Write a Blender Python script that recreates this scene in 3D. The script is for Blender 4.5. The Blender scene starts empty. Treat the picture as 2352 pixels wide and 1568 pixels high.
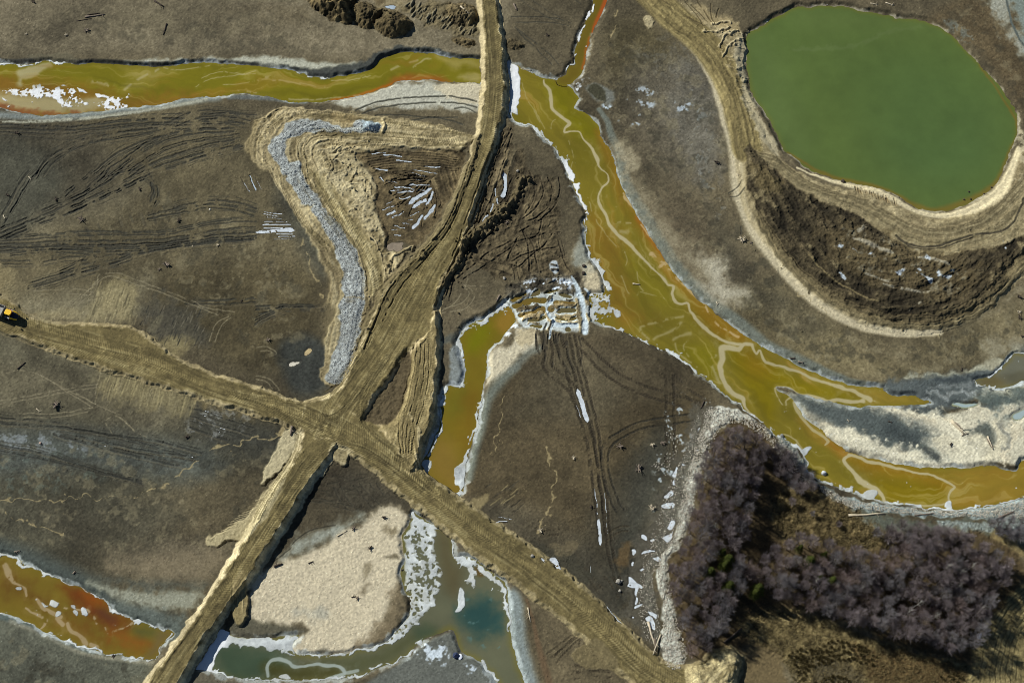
import bpy, math, random, time
import numpy as np
from mathutils import Vector, Matrix, Euler
T0 = time.time()
random.seed(7)
rng = np.random.default_rng(11)
scene = bpy.context.scene
coll = scene.collection

# ------------------------------------------------------------------ camera, sky, sun, exposure
FW, FH = 1024, 682
CAM_DIST, TILT, SPAN = 520.0, math.radians(20), 300.0
FPX = FW * CAM_DIST / SPAN
cam_d = bpy.data.cameras.new('camera')
cam = bpy.data.objects.new('camera', cam_d)
coll.objects.link(cam)
cam.location = (0, -CAM_DIST * math.sin(TILT), CAM_DIST * math.cos(TILT))
cam.rotation_euler = (TILT, 0, 0)
cam_d.sensor_width = 36
cam_d.lens = FPX * 36 / FW
cam_d.clip_start = 1
cam_d.clip_end = 20000
scene.camera = cam

SUN_AZ, SUN_EL = math.atan2(-0.83, 0.56), math.radians(35)      # from the north towards the east
world = bpy.data.worlds.new('World')
scene.world = world
world.use_nodes = True
wn = world.node_tree.nodes
sky = wn.new('ShaderNodeTexSky')
sky.sky_type = 'NISHITA'
sky.sun_disc = False
sky.sun_elevation = SUN_EL
sky.sun_rotation = SUN_AZ
sky.dust_density = 0.1
sky.air_density = 0.75
sky.ozone_density = 2.5
bg = wn['Background']
bg.inputs['Strength'].default_value = 0.05
world.node_tree.links.new(sky.outputs['Color'], bg.inputs['Color'])
sun_d = bpy.data.lights.new('sun', 'SUN')
sun_d.energy = 5.0
sun_d.angle = math.radians(0.5)
sun_d.color = (1.0, 0.98, 0.93)
sun = bpy.data.objects.new('sun', sun_d)
coll.objects.link(sun)
to_sun = Vector((math.sin(SUN_AZ) * math.cos(SUN_EL), math.cos(SUN_AZ) * math.cos(SUN_EL), math.sin(SUN_EL)))
sun.rotation_euler = to_sun.to_track_quat('Z', 'Y').to_euler()
scene.view_settings.view_transform = 'Standard'
scene.view_settings.look = 'None'
scene.view_settings.exposure = 0.08
scene.view_settings.gamma = 1.0
scene.cycles.filter_width = 0.95
scene.cycles.max_bounces = 5
scene.cycles.transparent_max_bounces = 4

# ------------------------------------------------------------------ coordinates
CT, ST = math.cos(TILT), math.sin(TILT)
CX, CY, CZ = 0.0, -CAM_DIST * ST, CAM_DIST * CT
PX = SPAN / FW                                                   # metres per picture unit on the ground

def W(p, z=0.0):
    """survey points (units of the 1024 x 682 map) to metres on the level z"""
    p = np.asarray(p, dtype=np.float64).reshape(-1, 2)
    x = (p[:, 0] - FW / 2) / FPX
    y = (FH / 2 - p[:, 1]) / FPX
    dx, dy, dz = x, ST + y * CT, -CT + y * ST
    t = (z - CZ) / dz
    return np.stack([CX + t * dx, CY + t * dy], 1)

def D(*a):
    return np.array(a, float).reshape(-1, 2) / 2.297

def T(r, c, *a):
    p = np.array(a, float).reshape(-1, 2) / 9.184
    return p + np.array([c * 256.0, (0, 170.75, 341.5, 512.0)[r]])

def cat(*a):
    return np.concatenate(a, 0)

def smooth(p, closed=False, n=4):
    p = np.asarray(p, float)
    m = len(p)
    if m < 3:
        return p
    out = []
    rngi = range(m if closed else m - 1)
    for i in rngi:
        if closed:
            p0, p1, p2, p3 = p[(i - 1) % m], p[i], p[(i + 1) % m], p[(i + 2) % m]
        else:
            p0, p1, p2, p3 = p[max(i - 1, 0)], p[i], p[i + 1], p[min(i + 2, m - 1)]
        for k in range(n):
            t = k / n
            out.append(0.5 * ((2 * p1) + (-p0 + p2) * t + (2 * p0 - 5 * p1 + 4 * p2 - p3) * t * t + (-p0 + 3 * p1 - 3 * p2 + p3) * t ** 3))
    if not closed:
        out.append(p[-1])
    return np.array(out)

# ------------------------------------------------------------------ the ground grid
STEP = 0.175
corner = W([(-14, -14), (FW + 14, -14), (-14, FH + 14), (FW + 14, FH + 14)])
xa, xb = corner[:, 0].min(), corner[:, 0].max()
ya, yb = corner[:, 1].min(), corner[:, 1].max()

def axis(a, b):
    core = np.arange(a, b, STEP)
    g = STEP * np.cumsum(1.14 ** np.arange(1, 62))
    return np.concatenate([a - g[::-1], core, core[-1] + g]).astype(np.float32)

xs, ys = axis(xa, xb), axis(ya, yb)
NX, NY = len(xs), len(ys)
XX, YY = np.broadcast_to(xs[None, :], (NY, NX)), np.broadcast_to(ys[:, None], (NY, NX))

def ss(a, b, x):
    t = np.clip((x - a) / (b - a), 0, 1)
    return t * t * (3 - 2 * t)

def vnoise(x, y, seed):
    tb = np.random.default_rng(seed).random((256, 256), dtype=np.float32)
    xf, yf = np.floor(x), np.floor(y)
    xi, yi = xf.astype(np.int32), yf.astype(np.int32)
    u, v = (x - xf).astype(np.float32), (y - yf).astype(np.float32)
    u = u * u * (3 - 2 * u)
    v = v * v * (3 - 2 * v)
    x0, x1, y0, y1 = xi & 255, (xi + 1) & 255, yi & 255, (yi + 1) & 255
    a = tb[y0, x0] * (1 - u) + tb[y0, x1] * u
    b = tb[y1, x0] * (1 - u) + tb[y1, x1] * u
    return a * (1 - v) + b * v

def fbm(x, y, scale, seed, octv=3):
    out = np.zeros(np.broadcast(x, y).shape, np.float32)
    amp = 1.0
    for o in range(octv):
        an = 0.6 + 1.1 * o + seed
        c, s = math.cos(an), math.sin(an)
        out += amp * (vnoise((x * c - y * s) / scale + 17.3 * o, (x * s + y * c) / scale - 9.1 * o, seed * 10 + o) - 0.5)
        amp *= 0.55
        scale *= 0.47
    return out / 0.26

nA = fbm(XX, YY, 0.55, 1, 1)
nB = fbm(XX, YY, 1.6, 2, 3)
nC = fbm(XX, YY, 4.2, 3, 3)
nD = fbm(XX, YY, 11.0, 4, 3)
nE = fbm(XX, YY, 34.0, 5, 3)
nW1 = fbm(XX, YY, 2.3, 6, 2)
nW2 = fbm(XX, YY, 2.3, 7, 2)
nU = rng.random((NY, NX), dtype=np.float32) * 2 - 1

_kind = {id(nA): (.55, 1, 100), id(nB): (1.6, 3, 120), id(nC): (4.2, 3, 140), id(nD): (11.0, 3, 160), id(nE): (34.0, 3, 180), id(nU): (0, 0, 0)}
_made = {}

def roll(a, k):
    """another field of the same grain"""
    sc, oc, sd = _kind[id(a)]
    if (sd, k) not in _made:
        _made[(sd, k)] = fbm(XX, YY, sc, sd + k, oc) if sc else rng.random((NY, NX), dtype=np.float32) * 2 - 1
    return _made[(sd, k)]

Z = (nE * 0.12 + nD * 0.05 + nC * 0.012 + nB * 0.008 + nA * 0.014).astype(np.float32)
col = np.empty((NY, NX, 3), np.float32)
col[:] = (85, 77, 60)
wcol = np.empty((NY, NX, 3), np.float32)
wcol[:] = (122, 110, 34)
ice = np.zeros((NY, NX), np.float32)
cls = np.zeros((NY, NX), np.uint8)

def box(pw, m):
    j0, j1 = np.searchsorted(xs, [pw[:, 0].min() - m, pw[:, 0].max() + m])
    i0, i1 = np.searchsorted(ys, [pw[:, 1].min() - m, pw[:, 1].max() + m])
    return slice(max(i0 - 1, 0), min(i1 + 1, NY)), slice(max(j0 - 1, 0), min(j1 + 1, NX))

def warped(sl, warp):
    x = XX[sl] + nW1[sl] * (warp * 0.16)
    y = YY[sl] + nW2[sl] * (warp * 0.16)
    return x, y

def sdf(pw, maxd, warp=1.0):
    """signed distance in metres to a closed outline, negative inside"""
    sl = box(pw, maxd + 0.6)
    x, y = warped(sl, warp)
    lx, ly = xs[sl[1]], ys[sl[0]]
    d2 = np.full(x.shape, maxd * maxd, np.float32)
    ins = np.zeros(x.shape, bool)
    n = len(pw)
    pad = maxd + 0.6 + 0.3 * warp
    for k in range(n):
        ax, ay = pw[k]
        bx, by = pw[(k + 1) % n]
        r0, r1 = np.searchsorted(ly, [min(ay, by) - 0.9 * warp - 0.3, max(ay, by) + 0.9 * warp + 0.3])
        if r1 > r0 and ay != by:
            yy = y[r0:r1]
            ins[r0:r1] ^= ((ay > yy) != (by > yy)) & (x[r0:r1] < (bx - ax) * (yy - ay) / (by - ay) + ax)
        r0, r1 = np.searchsorted(ly, [min(ay, by) - pad, max(ay, by) + pad])
        c0, c1 = np.searchsorted(lx, [min(ax, bx) - pad, max(ax, bx) + pad])
        if r1 <= r0 or c1 <= c0:
            continue
        px, py = x[r0:r1, c0:c1] - ax, y[r0:r1, c0:c1] - ay
        ex, ey = bx - ax, by - ay
        t = np.clip((px * ex + py * ey) / (ex * ex + ey * ey + 1e-9), 0, 1)
        d2[r0:r1, c0:c1] = np.minimum(d2[r0:r1, c0:c1], (px - t * ex) ** 2 + (py - t * ey) ** 2)
    d = np.sqrt(d2)
    return sl, np.where(ins, -d, d)

def line_field(lw, wid, warp=0.5, ext=1.6):
    """distance over half width (r), signed offset and run along an open line"""
    wid = np.asarray(wid, float)
    wm = float(wid.max()) * ext
    sl = box(lw, wm + 0.6)
    x, y = warped(sl, warp)
    lx, ly = xs[sl[1]], ys[sl[0]]
    r = np.full(x.shape, 9.0, np.float32)
    off = np.zeros(x.shape, np.float32)
    run = np.zeros(x.shape, np.float32)
    s0 = 0.0
    pad = wm + 0.4 + 0.3 * warp
    for k in range(len(lw) - 1):
        ax, ay = lw[k]
        bx, by = lw[k + 1]
        ex, ey = bx - ax, by - ay
        L = math.hypot(ex, ey) + 1e-9
        r0, r1 = np.searchsorted(ly, [min(ay, by) - pad, max(ay, by) + pad])
        c0, c1 = np.searchsorted(lx, [min(ax, bx) - pad, max(ax, bx) + pad])
        if r1 > r0 and c1 > c0:
            px, py = x[r0:r1, c0:c1] - ax, y[r0:r1, c0:c1] - ay
            t = np.clip((px * ex + py * ey) / (L * L), 0, 1)
            d = np.sqrt((px - t * ex) ** 2 + (py - t * ey) ** 2)
            rr = d / (wid[k] + (wid[k + 1] - wid[k]) * t)
            m = rr < r[r0:r1, c0:c1]
            r[r0:r1, c0:c1][m] = rr[m]
            off[r0:r1, c0:c1][m] = ((px * ey - py * ex) / L)[m]
            run[r0:r1, c0:c1][m] = (s0 + t * L)[m]
        s0 += L
    return sl, r, off, run

def lay(sl, m, rgb, C):
    if C.ndim == 3:
        C[sl] += (np.asarray(rgb, np.float32) - C[sl]) * m[..., None]
    else:
        C[sl] = np.maximum(C[sl], m * rgb)

def fill(p, rgb, soft=0.5, a=1.0, warp=1.0, z=0.0, C=None, n=4, rag=0.0, sm=True):
    """tint an area; soft is the half width of its edge in map units; rag breaks the edge up"""
    C = col if C is None else C
    pw = W(p, z)
    if sm:
        pw = smooth(pw, True, n)
    s = soft * PX
    sl, d = sdf(pw, s * 1.05 + 0.3 + rag * PX * 2.5, warp)
    if rag:
        d = d + (roll(nC, 3)[sl] * 0.6 + nB[sl] * 0.5) * rag * PX
    m = ss(s, -s, d) * a
    lay(sl, m, rgb, C)
    return sl, m

def stroke(p, w, rgb, soft=0.35, a=1.0, dz=0.0, z=0.0, warp=0.5, C=None, n=4, brk=0.0, taper=False):
    """a line of width w (map units, a number or one per point)"""
    C = col if C is None else C
    lw = smooth(W(p, z), False, n)
    wid = np.interp(np.linspace(0, 1, len(lw)), np.linspace(0, 1, np.size(w)), np.atleast_1d(w)) * PX * 0.5
    if taper:
        q = np.linspace(0, 1, len(lw))
        wid = wid * np.clip(np.minimum(q, 1 - q) * 6 + 0.15, 0, 1)
    wid = np.maximum(wid, 0.05)
    sl, r, off, run = line_field(lw, wid, warp)
    if warp >= .7:
        r = r * (1 + .3 * roll(nB, 6)[sl] + .14 * roll(nA, 5)[sl])
    m = ss(1 + soft, 1 - soft, r) * a
    if brk:
        m = m * ss(-1.0, 0.2, nB[sl] + 0.8 * nC[sl] + 1.0 - brk * 2)
    if rgb is not None:
        lay(sl, m, rgb, C)
    if dz:
        Z[sl] += m * dz
    return sl, m

def grain(sl, m, f=0.1, big=0.06, c=0.04):
    C = col[sl]
    C *= (1 + m * (nU[sl] * f + nB[sl] * big + nC[sl] * c))[..., None]

def ruts(p, gauge=6.0, w=1.7, depth=0.22, rgb=(52, 48, 40), a=0.75, z=0.0, soft=0.5, brk=0.25, tread=False):
    """the two wheel marks of one pass"""
    lw = smooth(np.asarray(p, float), False, 4)
    tg = np.gradient(lw, axis=0)
    tg /= np.linalg.norm(tg, axis=1)[:, None] + 1e-9
    nr = np.stack([-tg[:, 1], tg[:, 0]], 1)
    for s in (-1, 1):
        q = W(lw + nr * s * gauge / 2, z)
        wid = np.full(len(q), w * PX * 0.5)
        sl, r, off, run = line_field(q, wid, 0.5, 2.6)
        m = ss(1 + soft, 1 - soft, r)
        b = ss(-1.0, 0.2, nB[sl] + 0.8 * roll(nC, 2)[sl] + 1.0 - brk * 2)
        lay(sl, m * a * b * np.clip(.85 + .3 * nA[sl], 0, 1.1), np.array(rgb) * .85, col)
        Z[sl] += (-depth * m + depth * 0.45 * np.exp(-((r - 1.7) / 0.45) ** 2)) * b * .4
        if tread:
            Z[sl] += 0.03 * np.sin(run * 9.0 + off * 6 * s) * m * b
            col[sl] *= (1 + 0.12 * np.sin(run * 7.5 + off * 5 * s) * m * b)[..., None]

def ruts1(p, w=1.4, depth=0.2, rgb=(50, 47, 40), a=0.8, brk=0.2, z=0.0):
    lw = smooth(W(p, z), False, 4)
    wid = np.full(len(lw), w * PX * 0.5)
    sl, r, off, run = line_field(lw, wid, 0.6, 2.6)
    m = ss(1.5, 0.5, r)
    b = ss(-1.0, 0.2, nB[sl] + 0.8 * roll(nC, 4)[sl] + 1.0 - brk * 2)
    lay(sl, m * a * b, rgb, col)
    Z[sl] += (-depth * m + depth * 0.5 * np.exp(-((r - 1.7) / 0.45) ** 2)) * b * .65

def flow(line, half, area, z=0.0, seed=0, lo=.12, hi=1.0, amp=.10, dz=.06, light=(168, 154, 118), dark=(92, 82, 58), mixl=.4, mixd=.4):
    """streaks running along a line, kept inside an area"""
    sl, d = sdf(smooth(W(area, z), True), 1.5, 1.5)
    m = ss(.8, -.8, d)
    lw = smooth(W(line, z), False)
    s2, r, off, run = line_field(lw, np.full(len(lw), half * PX), .8, 1.0)
    o_, r_ = np.zeros((NY, NX), np.float32), np.full((NY, NX), 9, np.float32)
    u_ = np.zeros((NY, NX), np.float32)
    o_[s2], r_[s2], u_[s2] = off, r, run
    m = m * ss(1, .9, r_[sl])
    a = fbm(u_[sl] * lo, o_[sl] * hi, 1.0, 300 + seed, 3)
    b = fbm(u_[sl] * lo * 1.7 + 20, o_[sl] * hi * .4, 1.0, 330 + seed, 3)
    col[sl] *= (1 + m * (a * amp + b * amp * .6))[..., None]
    lay(sl, m * ss(.5, 1.6, a + .4 * b) * mixl, light, col)
    lay(sl, m * ss(.6, 1.7, -a + .4 * b) * mixd, dark, col)
    Z[sl] += m * (a * dz + b * dz)

def crinkle(area, amp, seed, z=0.0, light=(180, 164, 126), dark=(106, 94, 66)):
    """crumpled pushed earth"""
    sl, d = sdf(smooth(W(area, z), True), 1.5, 1.5)
    m = ss(.8, -.8, d)
    x, y = XX[sl] + nB[sl] * .5, YY[sl] + nC[sl] * .6
    n1 = 1 - np.abs(fbm(x * .75 + y * .4, y * .55 - x * .25, 1.7, 400 + seed, 2))
    Z[sl] += m * amp * np.clip(n1, -.5, 1)
    lay(sl, m * ss(.6, .95, n1) * .45, light, col)
    lay(sl, m * ss(.1, -.5, n1) * .35, dark, col)

# ------------------------------------------------------------------ soil tints
fill(D(-60, -60, 1100, -60, 1100, 130, 860, 130, 300, 120, -60, 120), (106, 97, 78), 14)
fill(D(60, 60, 200, 40, 330, 20, 300, 60, 140, 90, 60, 100), (84, 77, 62), 10, 0.6, rag=6)
fill(D(480, 30, 700, 20, 690, 60, 520, 70), (98, 88, 68), 10, 0.6, rag=6)
fill(D(-60, 280, 560, 270, 700, 560, 730, 700, 600, 860, 300, 690, -60, 690), (87, 79, 60), 24)
fill(D(-60, 290, 200, 290, 260, 420, 60, 500, -60, 500), (82, 76, 62), 20, 0.8)
fill(D(380, 640, 690, 610, 730, 760, 620, 850, 480, 800), (76, 68, 49), 16, 0.8)
fill(D(-60, 760, 180, 830, 620, 960, 680, 1000, 640, 1100, 540, 1260, 380, 1300, 150, 1300, -60, 1240), (78, 74, 60), 24)
fill(D(60, 1150, 400, 1170, 560, 1210, 470, 1330, 250, 1290), (82, 74, 58), 16, 0.8)
fill(D(250, 1270, 520, 1240, 480, 1330, 360, 1320), (100, 91, 74), 12, 0.9)
fill(D(-60, 1400, 100, 1440, 340, 1510, 300, 1600, -60, 1600), (88, 88, 76), 10)
fill(D(1340, 150, 1480, 20, 1640, 180, 1690, 330, 1700, 470, 1800, 640, 1700, 700, 1560, 560, 1440, 350), (94, 85, 66), 16)
fill(D(1400, 60, 1500, 60, 1560, 160, 1460, 250, 1400, 180), (84, 76, 54), 16, 0.8)
fill(D(1440, 160, 1640, 150, 1660, 330, 1600, 420, 1460, 330), (94, 88, 76), 20, 0.8)
fill(D(1540, 130, 1620, 180, 1650, 300, 1620, 440, 1560, 360), (106, 102, 92), 14, 0.55, rag=8)
fill(D(1420, 500, 1560, 460, 1640, 560, 1740, 640, 1720, 680, 1600, 640, 1500, 560), (84, 74, 58), 16, 0.7)
fill(D(1760, 640, 1960, 760, 2120, 790, 2352, 700, 2420, 860, 2280, 850, 2060, 870, 1900, 860, 1760, 780, 1680, 700), (106, 96, 71), 16)
fill(D(2120, 50, 2420, -60, 2420, 330, 2345, 250, 2240, 110), (92, 80, 59), 10)
fill(D(1000, 760, 1080, 750, 1060, 900, 1000, 1040, 990, 900), (92, 84, 68), 6, 0.9)
fill(D(1160, 860, 1360, 770, 1560, 840, 1640, 930, 1560, 1060, 1470, 1230, 1430, 1400, 1280, 1320, 1100, 1160, 1060, 1130, 1110, 980), (73, 64, 47), 12)
fill(D(1190, 830, 1330, 775, 1500, 800, 1600, 880, 1440, 930, 1300, 960), (84, 75, 58), 12, 0.8)
fill(D(1350, 1150, 1500, 1030, 1480, 1230, 1440, 1380, 1340, 1320), (58, 54, 44), 14, 0.8)
fill(D(1080, 1150, 1280, 1180, 1420, 1370, 1330, 1340, 1180, 1230), (66, 62, 52), 10, 0.7)
fill(D(1200, 1380, 1340, 1430, 1450, 1568, 1420, 1640, 1240, 1640), (96, 86, 66), 10)
fill(D(700, 1060, 820, 1050, 980, 1190, 860, 1160, 640, 1260), (82, 74, 58), 10, 0.9)
fill(D(-60, 440, 120, 470, 330, 400, 300, 470, 120, 540, -60, 600), (112, 104, 84), 14, .55, rag=4)
fill(D(-60, 820, 160, 850, 420, 900, 440, 960, 300, 1000, 120, 930, -60, 940), (106, 98, 78), 16, .6, rag=4)
fill(D(40, 700, 230, 660, 340, 640, 300, 730, 160, 740), (120, 112, 90), 10, .7, rag=2)
fill(D(300, 1150, 460, 1100, 640, 1060, 660, 1110, 560, 1200, 420, 1220), (92, 82, 62), 16, .7)
fill(D(1010, 720, 1130, 690, 1180, 660, 1150, 700, 1060, 760, 1010, 800), (104, 94, 74), 8, .8)
fill(D(2180, 580, 2352, 700, 2352, 780, 2150, 800, 2060, 790), (112, 102, 78), 16, .5)
DAMP = (70, 72, 66)
for p, rgb, sf, a in ((D(-60, 990, 200, 985, 420, 1010, 520, 1060, 420, 1100, 200, 1080, -60, 1090), (74, 78, 74), 16, .8), (D(450, 930, 540, 960, 660, 1000, 640, 1060, 520, 1030, 440, 980), (66, 66, 60), 14, .7),
                      (D(640, 400, 720, 470, 760, 570, 740, 640, 690, 560, 640, 470), (66, 66, 58), 12, .75), (D(-60, 330, 90, 330, 150, 420, 60, 520, -60, 540), (74, 74, 64), 20, .7), (D(640, 790, 720, 770, 770, 830, 740, 900, 670, 900), (60, 64, 62), 8, .8),
                      (D(1470, 1030, 1540, 980, 1540, 1120, 1480, 1240, 1440, 1380, 1400, 1340, 1430, 1180), (54, 54, 48), 16, .75), (D(1180, 1260, 1300, 1330, 1420, 1400, 1400, 1440, 1260, 1380, 1160, 1290), (62, 64, 60), 10, .7), (D(1240, 840, 1340, 800, 1420, 860, 1400, 960, 1260, 980, 1160, 960), (80, 73, 57), 20, .7),
                      (D(1120, 1000, 1300, 980, 1380, 1100, 1300, 1240, 1160, 1150, 1090, 1130), (84, 74, 55), 22, .55), (D(1640, 480, 1720, 620, 1800, 690, 1740, 690, 1660, 600), (70, 66, 54), 14, .7), (D(1400, 300, 1480, 260, 1560, 380, 1640, 500, 1560, 520, 1460, 420), (84, 76, 60), 22, .6),
                      (D(300, 0, 560, 20, 640, 90, 400, 100, 240, 60), (96, 88, 70), 20, .6), (D(560, 40, 760, 80, 900, 120, 700, 130, 520, 110), (112, 102, 82), 14, .6), (D(-60, 1120, 200, 1110, 420, 1170, 300, 1240, -60, 1200), (70, 68, 57), 22, .6), (D(700, 1040, 780, 1060, 800, 1130, 700, 1160), (70, 63, 50), 10, .6),
                      (D(800, 1080, 900, 1120, 940, 1160, 860, 1180, 760, 1150), (66, 62, 52), 10, .6), (D(1960, 780, 2200, 820, 2340, 760, 2352, 820, 2100, 850), (112, 102, 80), 16, .6), (D(1780, 660, 1900, 740, 1860, 780, 1760, 720), (84, 78, 62), 14, .6)):
    fill(p, rgb, sf, a, rag=sf * .12)
# open mottling of the mudflats and meadow
mot = np.clip(nC * 0.55 + nB * 0.45, -2, 2)
bl = np.clip(roll(nC, 5) * 0.7 + roll(nD, 2) * 0.6, -2, 2)
col *= (1 + 0.075 * nE + 0.05 * bl + 0.05 * mot + 0.045 * nA + 0.045 * nU)[..., None]
wisp = ss(0.35, 1.6, roll(nB, 7) * 0.7 + roll(nC, 9) * 0.8)
blot = ss(0.5, 1.7, roll(nB, 3) * 0.5 + roll(nC, 6) * 0.9)
for p, aw, ab in ((D(1760, 640, 1960, 760, 2120, 790, 2352, 700, 2420, 860, 2280, 850, 2060, 870, 1900, 860, 1760, 780, 1680, 700), .55, .45),
                  (D(1400, 60, 1640, 180, 1700, 470, 1800, 640, 1700, 700, 1560, 560, 1440, 350, 1370, 200), .4, .45),
                  (D(-60, 1020, 640, 1030, 540, 1260, 150, 1270, -60, 1230), .4, .4),
                  (D(380, 420, 660, 560, 730, 750, 620, 850, 460, 700, 300, 620), .45, .35),
                  (D(2120, 50, 2420, -60, 2420, 330, 2345, 250, 2240, 110), .4, .4),
                  (D(-60, 1440, 340, 1530, 300, 1600, -60, 1600), .35, .6),
                  (D(100, 20, 700, 40, 900, 120, 300, 110), .25, .3)):
    sl, d = sdf(W(p), 3.0)
    m = ss(3, -3, d)
    lay(sl, m * wisp[sl] * aw, (130, 120, 94), col)
    lay(sl, m * blot[sl] * ab, (54, 52, 43), col)

# ------------------------------------------------------------------ rivers, channels, ponds: outlines
LVL = -.75
river_w = cat(T(0, 0, -160, 560, 0, 570, 190, 592, 400, 560, 560, 570, 740, 590, 880, 582, 1100, 592, 1300, 607, 1470, 615, 1750, 575, 1950, 578, 2351, 603),
              T(0, 1, 330, 645, 480, 690, 620, 712, 760, 700, 870, 680, 960, 660, 1070, 620, 1130, 560, 1200, 515, 1320, 490, 1500, 480, 1620, 495, 1750, 515, 1900, 540, 2120, 560,
                2120, 750, 2000, 752, 1800, 760, 1640, 735, 1520, 735, 1300, 740, 1240, 780, 1100, 830, 900, 885, 700, 920, 560, 937, 280, 930, 0, 865),
              T(0, 0, 2150, 860, 2080, 880, 1900, 890, 1700, 905, 1500, 950, 1200, 985, 1000, 1010, 700, 1035, 400, 1060, 200, 1030, 0, 985, -160, 970))
main_left = cat(T(0, 2, -40, 590, -60, 960, -20, 1050, 40, 1130, 150, 1155, 200, 1180, 240, 1215, 310, 1290, 400, 1370, 450, 1440, 500, 1540),
                T(1, 2, 540, 90, 570, 170, 620, 270, 680, 390, 690, 430, 650, 460, 670, 540, 690, 680, 720, 780, 790, 880, 840, 980, 852, 1060, 835, 1120, 735, 1130, 702, 1200, 695, 1300, 720, 1350, 770, 1378, 850, 1410, 1000, 1470, 1200, 1550),
                T(2, 2, 1330, 45, 1480, 110, 1600, 200, 1660, 260, 1800, 350, 1900, 430, 2000, 510, 2080, 560, 2130, 620, 2250, 700, 2351, 790),
                T(2, 3, 60, 850, 130, 880, 200, 935, 290, 980, 340, 1030, 365, 1100, 335, 1150, 400, 1210, 480, 1260, 600, 1310, 700, 1350, 830, 1400, 960, 1440, 1100, 1475, 1300, 1500, 1500, 1525, 1680, 1530, 1850, 1535, 2100, 1490, 2351, 1420, 2520, 1390))
main_right = cat(T(2, 3, 2520, 1070, 2330, 1090, 2290, 1190, 2150, 1170, 2060, 1140, 1950, 1140, 1840, 1165, 1600, 1150, 1400, 1150, 1200, 1125, 1050, 1090, 900, 1060, 740, 1015, 700, 980, 560, 890, 490, 810, 380, 740, 320, 690, 280, 600, 220, 530, 160, 490, 60, 430, 110, 415, 220, 430, 290, 480, 400, 500, 560, 545, 760, 590, 850, 605, 940, 575, 1170, 585, 1480, 565, 1500, 550, 1380, 510, 1330, 490, 1200, 505, 1060, 460, 1050, 430, 940, 415, 800, 405, 700, 380, 560, 340, 430, 280, 300, 235, 180, 160, 60, 100),
                 T(2, 2, 2351, 75, 2230, 0),
                 T(1, 2, 2060, 1450, 1900, 1330, 1830, 1260, 1700, 1170, 1600, 1060, 1500, 950, 1420, 850, 1330, 700, 1240, 560, 1130, 370, 1060, 240, 1010, 130, 960, 0),
                 T(0, 2, 930, 1440, 870, 1320, 820, 1260, 820, 1220, 780, 1130, 680, 1040, 570, 1000, 600, 940, 610, 890, 540, 800, 480, 770, 400, 730, 280, 715, 180, 665, 100, 630, 30, 595))
main_w = cat(main_left, main_right)
trib_w = T(0, 2, 790, -90, 750, 0, 700, 140, 640, 260, 600, 380, 570, 480, 585, 590, 520, 600, 500, 690, 430, 725, 440, 770, 520, 772, 560, 745, 620, 690, 650, 620, 680, 520, 700, 440, 730, 320, 800, 180, 880, 0, 910, -90)
side_w = cat(T(1, 1, 1850, 1590, 1900, 1460, 2010, 1380, 2100, 1350, 2200, 1290, 2280, 1230, 2351, 1210), T(1, 2, 60, 1270, 60, 1330, 10, 1400),
             T(1, 1, 2320, 1450, 2270, 1500, 2230, 1568), T(2, 1, 2180, 20, 2115, 120, 2120, 280, 2080, 450, 2060, 600, 2010, 850, 1950, 1050, 1930, 1200, 1910, 1310, 1900, 1380, 1830, 1420, 1700, 1350, 1580, 1240, 1490, 1150, 1500, 1100, 1560, 1030, 1650, 850, 1680, 760, 1700, 650, 1700, 560, 1750, 410, 1880, 420, 1925, 250, 1880, 120, 1855, 30))
brown_w = T(3, 0, -160, 310, 0, 380, 150, 425, 300, 510, 450, 580, 620, 650, 780, 700, 900, 770, 980, 840, 1040, 900, 1130, 950, 1300, 1010, 1450, 1060, 1600, 1105, 1500, 1210, 1400, 1350, 1200, 1330, 1000, 1300, 850, 1260, 650, 1190, 400, 1080, 250, 1000, 120, 940, 0, 915, -160, 890)
stream_w = cat(T(3, 0, 1770, 1430, 1960, 1100, 2090, 1110, 2200, 1140, 2351, 1165), T(3, 1, 150, 1145, 300, 1135, 400, 1130, 330, 1210, 350, 1280, 450, 1305, 700, 1298, 850, 1285, 950, 1260, 1180, 1200, 1300, 1080, 1400, 960, 1430, 800, 1360, 700, 1330, 560, 1370, 420, 1340, 230, 1400, 110, 1440, 0, 1500, 20, 1640, 130, 1740, 160, 1800, 190, 1815, 300, 1840, 410, 1960, 410, 2090, 480, 2200, 570, 2290, 650, 2320, 760, 2330, 950, 2345, 1150),
                T(3, 2, 10, 1250, 60, 1400, 115, 1568, 150, 1700), T(3, 1, 2300, 1700, 2220, 1568, 2130, 1440, 2000, 1330, 1880, 1270, 1830, 1120, 1780, 1075, 1640, 1130, 1550, 1170, 1440, 1250, 1400, 1310, 1280, 1370, 1000, 1490, 850, 1520, 500, 1535, 0, 1545),
                T(3, 0, 2200, 1510, 2100, 1500, 1950, 1460, 1810, 1435))
pond_w = D(1713, 90, 1722, 76, 1750, 60, 1778, 42, 1800, 33, 1830, 15, 1862, 18, 1880, 13, 1935, 15, 1990, 28, 2045, 37, 2060, 43, 2110, 45, 2160, 62, 2200, 95, 2232, 128, 2262, 162, 2310, 215, 2333, 255, 2338, 280, 2334, 312, 2318, 356, 2300, 400, 2284, 428, 2250, 452, 2218, 470, 2180, 483, 2150, 485, 2108, 477, 2072, 455, 2045, 440, 2020, 432, 1985, 427, 1960, 420, 1900, 405, 1850, 385, 1825, 362, 1800, 342, 1780, 300, 1760, 262, 1735, 228, 1722, 190, 1716, 140)
east_w = T(2, 3, 2520, 90, 2351, 120, 2260, 115, 2190, 190, 2080, 290, 2040, 325, 1960, 340, 1900, 360, 1920, 400, 2000, 420, 2110, 425, 2250, 405, 2351, 360, 2520, 330)
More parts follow.
